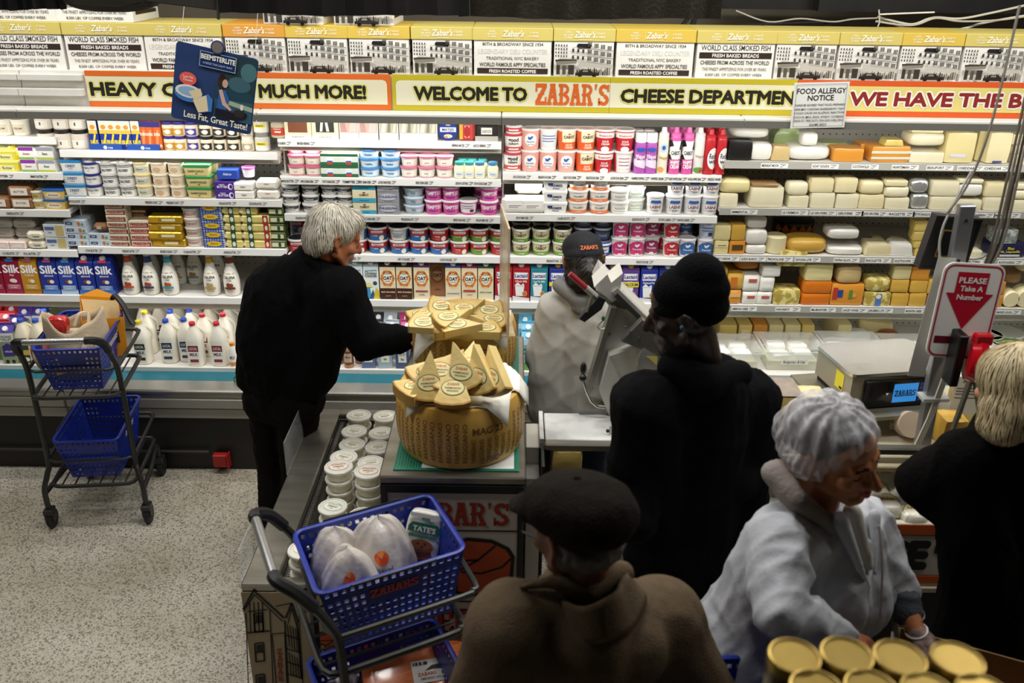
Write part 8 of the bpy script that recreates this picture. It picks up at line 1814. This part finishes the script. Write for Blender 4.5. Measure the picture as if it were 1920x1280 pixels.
bk_ = [('c', J['shL'], aty(1235, 980, 2.42), .115, .12), ('c', J['shR'], aty(1365, 980, 2.54), .115, .12), ('c', aty(1318, 740, 2.46), aty(1295, 960, 2.47), .14, .16), ('c', J['shL'], J['shR'], .11, .11)] + sleeves(J, .095, .088, .065)
blob('coat', bk_, .013, BLKC, bn, 5, fold=(.008, 21, 12., .4))
blob('hood', [('c', aty(1262, 690, 2.40), aty(1320, 720, 2.36), .05, .06), ('c', aty(1320, 720, 2.36), aty(1385, 700, 2.46), .06, .045)], .012, BLKC, bn, 4)
blob('trousers', legs_parts(J, 1.0, .03), .015, BLKC, bn, 4, fold=(.006, 14, 12., .3)); shoes(bn, J, SHOE)
# ---- man in a flat cap, nearest to the camera
J = joints({'neck': (1092, 1092, 1.61), 'chest': (1095, 1230, 1.63), 'shL': (965, 1190, 1.55), 'shR': (1232, 1172, 1.68), 'elL': (895, 1345, 1.5), 'elR': (1325, 1330, 1.64), 'toe': (-.5, .85, 0), 'pelvis': (1098, 1580, 1.65)})
J['hipL'] = J['pelvis'] + Vector((-.1, -.03, -.03)); J['hipR'] = J['pelvis'] + Vector((.1, .03, -.03)); J['wrL'] = J['elL'] + Vector((.02, .16, -.18)); J['wrR'] = J['elR'] + Vector((-.05, .16, -.18))
J = stand(J); C = aty(1080, 998, 1.62); M = HM(40, -10)
SK4 = mat('#8f5a40', .5, noise=(20, '#7a4630', .6), sss=.1)
fc = person(head_parts(C, M, 1.0, nk=J['neck']) + body_parts(J, 1.0), .009, [SK4, mat('#7a4438', .5), mat('#77706a', .7)], 'man in a dark flat cap and brown wool coat at the front', lips_brows(C, M), 2)
hc = lambda c, r: ('e', hl(C, M, 1, *c), r, M)
CAPM = mat('#221c17', .95, noise=(50, '#17130f', .7), bump=(160, .4), spec=.1)
blob('flat_cap', [hc((0, -.015, .075), (.112, .135, .06)), hc((0, -.055, .055), (.108, .1, .062)), hc((0, .06, .055), (.1, .085, .035)), hc((0, -.02, .04), (.095, .108, .04))], .009, CAPM, fc, 5, fold=(.003, 6, 14., 1.))
obj('cap_button', MB().sphere(tuple(hl(C, M, 1, 0, -.02, .134)), (.009, .009, .006), 10, 6), CAPM, fc)
blob('cap_brim', [hc((0, .125, .038), (.075, .055, .012))], .006, CAPM, fc, 2)
GH = mat('#6a655e', .7, noise=(50, '#48443f', .6))
blob('hair', [hc((0, -.055, -.015), (.078, .055, .05)), hc((-.066, -.03, -.005), (.018, .04, .045)), hc((.066, -.03, -.005), (.018, .04, .045))], .007, GH, fc, 3, fold=(.004, 2, 70., .4))
obj('glasses_arm', MB().tube([tuple(hl(C, M, 1, s_ * .08, y_, .006)) for s_, y_ in ((-1, -.01), (-1, .085))], .0025, 6), BLK, fc)
WOOL = mat('#6a5a46', .95, noise=(40, '#594a39', .7), bump=(220, .35), spec=.15)
bc = [('c', J['shL'], aty(1000, 1480, 1.6), .12, .15), ('c', J['shR'], aty(1215, 1480, 1.7), .12, .15), ('c', aty(1092, 1150, 1.63), aty(1098, 1500, 1.65), .13, .19), ('c', J['shL'], J['shR'], .105, .105), ('c', J['pelvis'], J['pelvis'] - Vector((0, 0, .3)), .19, .2), ('c', aty(1092, 1125, 1.6), J['shL'] + Vector((0, 0, .015)), .075, .085), ('c', aty(1100, 1125, 1.62), J['shR'] + Vector((0, 0, .015)), .075, .085), ('c', aty(1030, 1215, 1.54), aty(1170, 1210, 1.58), .1, .1), ('c', aty(1095, 1200, 1.56), aty(1098, 1450, 1.58), .12, .16)] + sleeves(J, .105, .088, .07)
blob('wool_coat', bc, .012, WOOL, fc, 6, fold=(.006, 8, 8., .4))
def collar(u, v):
    a = R(-210 + 300 * u) ; r = .078 + .012 * math.sin(3 * a) + (.02 + .02 * math.cos(a + 1)) * (1 - v) * 1.2
    return hl(C, HM(40, 0), 1, -r * math.sin(a) * 1.05, -.045 - r * math.cos(a), -.165 + .062 * v + .025 * math.cos(a) * v - .04 * (1 - math.cos(a)) * .5 + .006 * math.sin(5 * a))
obj('collar', grid_surf(collar, 28, 6), WOOL, fc, smooth=180).modifiers.new('s', 'SOLIDIFY').thickness = .009
blob('collar_lapel', [('c', aty(978, 1100, 1.56), aty(1030, 1090, 1.55), .008, .014), ('c', aty(1030, 1090, 1.55), aty(1100, 1105, 1.56), .014, .03), ('c', aty(1100, 1105, 1.56), aty(1165, 1075, 1.62), .03, .03)], .008, WOOL, fc, 3)
blob('trousers', legs_parts(J, 1.0, .02), .016, mat('#1c1a18', .85), fc, 4); shoes(fc, J, SHOE)
# ---- woman in hairnet and white coat
J = joints({'neck': (1532, 940, 2.03), 'chest': (1530, 1020, 2.03), 'pelvis': (1442, 1185, 1.98), 'shR': (1452, 1020, 1.90), 'shL': (1622, 985, 2.17), 'hipR': (1405, 1195, 1.92), 'hipL': (1475, 1195, 2.06), 'elR': (1462, 1150, 1.74), 'wrR': (1582, 1200, 1.79), 'elL': (1676, 1092, 2.12), 'wrL': (1718, 1182, 2.0), 'toe': (.85, -.5, 0)})
J = stand(J); C = aty(1566, 850, 2.0); M = HM(-143, -3, 13)
SK5 = mat('#bd7a4e', .45, noise=(20, '#ad6a3e', .6), sss=.15)
wn = person(head_parts(C, M, 1.06, smile=True, nose=1.05, nk=J['neck']) + body_parts(J, .95) + hand_parts(J['wrL'], (.28, -.3, -.42), (.5, -.6, .6), -1, 28) + hand_parts(J['wrR'], (.7, .1, -.45), (.2, -.6, .7), 1, 25), .006, [SK5, mat('#9a3a40', .4), mat('#2a1810', .7)], 'smiling woman in hairnet and white coat looking down', lips_brows(C, M, 1.06), 2)
hw = lambda c, r: ('e', hl(C, M, 1.06, *c), tuple(q * 1.06 for q in r), M)
for sg in (-1, 1):
    obj('eyelashes', MB().tube([tuple(hl(C, M, 1.06, sg * .031 + .014 * t_, .0895 - abs(t_) * .006, -.004 - .004 * (1 - t_ * t_))) for t_ in (-1, -.6, -.2, .2, .6, 1)], .0016, 5), mat('#140c0a', .6), wn)
DK = mat('#191413', .6, noise=(30, '#2a2220', .6))
blob('hair', [hw((0, -.022, .055), (.083, .1, .082)), hw((0, -.1, .02), (.06, .05, .055)), hw((0, .03, .085), (.06, .05, .04))], .009, DK, wn, 3, fold=(.004, 7, 40., .6))
def net_mat():
    m = bpy.data.materials.new('hairnet_fabric'); m.use_nodes = True
    nt = m.node_tree; N = nt.nodes; L = nt.links; b = N['Principled BSDF']
    tc = N.new('ShaderNodeTexCoord'); mp = N.new('ShaderNodeMapping'); mp.inputs['Scale'].default_value = (1, 1, .45); mp.inputs['Rotation'].default_value = (.3, .5, .4)
    n = N.new('ShaderNodeTexNoise'); n.inputs['Scale'].default_value = 30; n.inputs['Detail'].default_value = 5; n.inputs['Distortion'].default_value = .8
    L.new(tc.outputs['Object'], mp.inputs[0]); L.new(mp.outputs[0], n.inputs['Vector'])
    r = N.new('ShaderNodeValToRGB'); r.color_ramp.elements[0].position = .42; r.color_ramp.elements[1].position = .66
    r.color_ramp.elements[0].color = (.3, .3, .3, 1); r.color_ramp.elements[1].color = (.8, .8, .8, 1)
    L.new(n.outputs['Fac'], r.inputs[0]); L.new(r.outputs[0], b.inputs['Alpha'])
    b.inputs['Base Color'].default_value = lin('#e2e0e4'); b.inputs['Roughness'].default_value = .7
    bp_ = N.new('ShaderNodeBump'); bp_.inputs['Strength'].default_value = .4; L.new(n.outputs['Fac'], bp_.inputs['Height']); L.new(bp_.outputs[0], b.inputs['Normal'])
    return m
def pleats(V, N_):
    Mi = np.array(M.to_3x3().inverted()); q = (V - np.array(C)) @ Mi.T
    a = np.arctan2(q[:, 0], q[:, 1]); e = np.clip((.1 - q[:, 2]) / .1, 0, 1.3)
    return V + N_ * (.0032 * np.sin(a * 34 + 6 * q[:, 2] / .1) * e + .003 * np.sin(a * 13 + 2))[:, None]
blob('hairnet', [hw((0, -.024, .062), (.099, .114, .094)), hw((0, -.1, .025), (.078, .062, .075)), hw((0, .02, .08), (.083, .075, .052)), hw((0, -.035, .035), (.096, .1, .055)), hw((-.07, -.035, .005), (.036, .065, .052)), hw((.07, -.035, .005), (.036, .065, .052)), hw((0, -.1, -.01), (.08, .045, .05))], .0065, net_mat(), wn, 4, post=pleats)
WC_ = mat('#c6c8ce', .75, noise=(4, '#aeb0b6', .8), bump=(90, .12))
wc = [('c', J['shR'] + Vector((.02, .06, 0)), aty(1400, 1190, 1.97), .075, .12), ('c', J['shL'], aty(1500, 1190, 2.1), .085, .12), ('c', aty(1528, 985, 2.03), aty(1440, 1180, 2.0), .1, .14), ('c', J['shL'], J['shR'], .082, .085), ('c', aty(1510, 1080, 2.03), aty(1470, 1170, 2.03), .13, .15), ('c', aty(1560, 1030, 2.02), aty(1560, 1120, 1.98), .1, .11), ('c', aty(1600, 1020, 2.1), aty(1600, 1130, 2.05), .08, .1), ('c', J['pelvis'], J['pelvis'] - Vector((.03, 0, .35)), .17, .19), ('c', J['shR'], J['elR'], .083, .07), ('c', J['elR'], aty(1566, 1192, 1.79), .07, .055), ('c', J['shL'], J['elL'], .078, .068), ('c', J['elL'], aty(1684, 1105, 2.1), .068, .066), ('c', aty(1455, 1060, 2.0), aty(1385, 1190, 1.98), .1, .14), ('c', aty(1400, 1195, 1.94), J['hipR'] - Vector((.05, 0, .3)), .155, .18), ('c', J['shR'], J['hipR'], .085, .12)]
blob('lab_coat', wc, .01, WC_, wn, 4, fold=(.012, 31, 13., .6))
GRY = mat('#4b4f55', .9, bump=(110, .3))
blob('rolled_cuff', [('c', aty(1684, 1112, 2.09), aty(1697, 1142, 2.06), .057, .05)], .008, GRY, wn, 3, fold=(.004, 5, 26., 1.)); 
blob('hood', [('c', aty(1450, 888, 2.0), aty(1490, 935, 1.94), .034, .034), ('c', aty(1490, 935, 1.94), aty(1560, 985, 1.95), .034, .022), ('c', aty(1450, 888, 2.0), aty(1500, 880, 2.12), .034, .034)], .01, mat('#83807f', .9, bump=(110, .3), noise=(6, '#9a8a80', .5)), wn, 4, fold=(.004, 3, 18., 1.))
blob('collar_lapel', [('c', aty(1575, 975, 1.94), aty(1622, 1085, 1.92), .024, .008), ('c', aty(1640, 965, 2.06), aty(1640, 1075, 1.97), .018, .008)], .008, WC_, wn, 3)
blob('undershirt', [('c', aty(1598, 960, 1.98), aty(1628, 1060, 1.95), .026, .016)], .008, mat('#c9c4b8', .8), wn, 3)
obj('drawstring', MB().tube(smooth_path([aty(1648, 985, 1.97), aty(1654, 1060, 1.93), aty(1652, 1130, 1.92), aty(1650, 1155, 1.92)]), .003, 6), paper('#b8b0b0'), wn)
gl = [(t_[0], t_[1], t_[2], t_[3] + .0022, t_[4] + .0022) for t_ in hand_parts(J['wrL'], (.28, -.3, -.42), (.5, -.6, .6), -1, 28)]
blob('glove', gl, .005, mat('#c8b6b4', .25, alpha=.55, coat=.3, bump=(60, .5)), wn, 2)
obj('glove_cuff', MB().tube([tuple(J['wrL'] + Vector((.03 * math.cos(a) * .9, .03 * math.sin(a), .012 * math.cos(a)))) for a in [2 * math.pi * i / 16 for i in range(16)]], .003, 6, closed=True), mat('#e4dedc', .4), wn)
bcx = J['wrL'] * .72 + J['elL'] * .28
obj('bracelet', MB().tube([tuple(bcx + Vector((.036 * math.cos(a), .034 * math.sin(a), .018 * math.cos(a)))) for a in [2 * math.pi * i / 20 for i in range(20)]], .0022, 6, closed=True), mat('#d8d4cc', .2, .9), wn)
blob('trousers', legs_parts(J, .95, .01), .016, mat('#17181c', .85), wn, 4); shoes(wn, J, SHOE)
# ---- blonde woman in black at the right edge
J = joints({'neck': (1892, 795, 2.33), 'chest': (1895, 890, 2.33), 'pelvis': (1900, 1130, 2.33), 'shL': (1812, 862, 2.28), 'shR': (1985, 850, 2.40), 'hipL': (1865, 1150, 2.30), 'hipR': (1945, 1150, 2.36), 'elL': (1728, 905, 2.36), 'wrL': (1790, 965, 2.46), 'elR': (2040, 1000, 2.4), 'wrR': (1960, 1050, 2.5), 'toe': (-.5, .85, 0)})
J = stand(J); C = aty(1897, 730, 2.32); M = HM(12, -10)
bw = person(head_parts(C, M, 1.0, nk=J['neck']) + body_parts(J, .95), .009, [mat('#c08a68', .5, sss=.1), mat('#a0504c', .5), mat('#a08a60', .7)], 'blonde woman in a black coat at the right edge', lips_brows(C, M), 2)
hbn = lambda c, r: ('e', hl(C, M, 1, *c), r, M)
BLD = mat('#d8c8a0', .5, noise=(70, '#a8946a', .6), stretch=(1, 1, .25))
hs = blob('hair', [hbn((0, -.02, .045), (.1, .112, .098)), hbn((0, -.04, -.04), (.105, .1, .09)), hbn((-.055, -.04, -.09), (.055, .07, .05)), hbn((.055, -.04, -.09), (.055, .07, .05))], .009, BLD, bw, 4, fold=(.002, 4, 30., .15))
crn = hl(C, M, 1, 0, -.01, .15)
strands('hair_strands', hs, 3200, .13, .0042, [BLD], lambda p: (p - crn).normalized() * .5 + Vector((.12, 0, -1)), bw, 8, .006)
bl_ = [('c', J['shL'], aty(1850, 1130, 2.28), .1, .13), ('c', J['shR'], aty(1960, 1130, 2.4), .1, .13), ('c', aty(1892, 830, 2.33), aty(1900, 1120, 2.33), .12, .16), ('c', J['shL'], J['shR'], .095, .095), ('c', aty(1860, 1100, 2.3), Vector((J['hipL'].x, J['hipL'].y, .5)), .15, .17), ('c', J['pelvis'], J['pelvis'] - Vector((0, 0, .45)), .18, .2), ('c', aty(1870, 800, 2.33), aty(1930, 800, 2.36), .075, .075)] + sleeves(J, .088, .08, .065)
blob('coat', bl_, .013, mat('#060505', .95, bump=(70, .5), spec=.12), bw, 5, fold=(.006, 18, 12., .5))
blob('trousers', legs_parts(J, .95, .01), .016, BLKC, bw, 4); shoes(bw, J, SHOE)
label_placed()
label_cheeses()
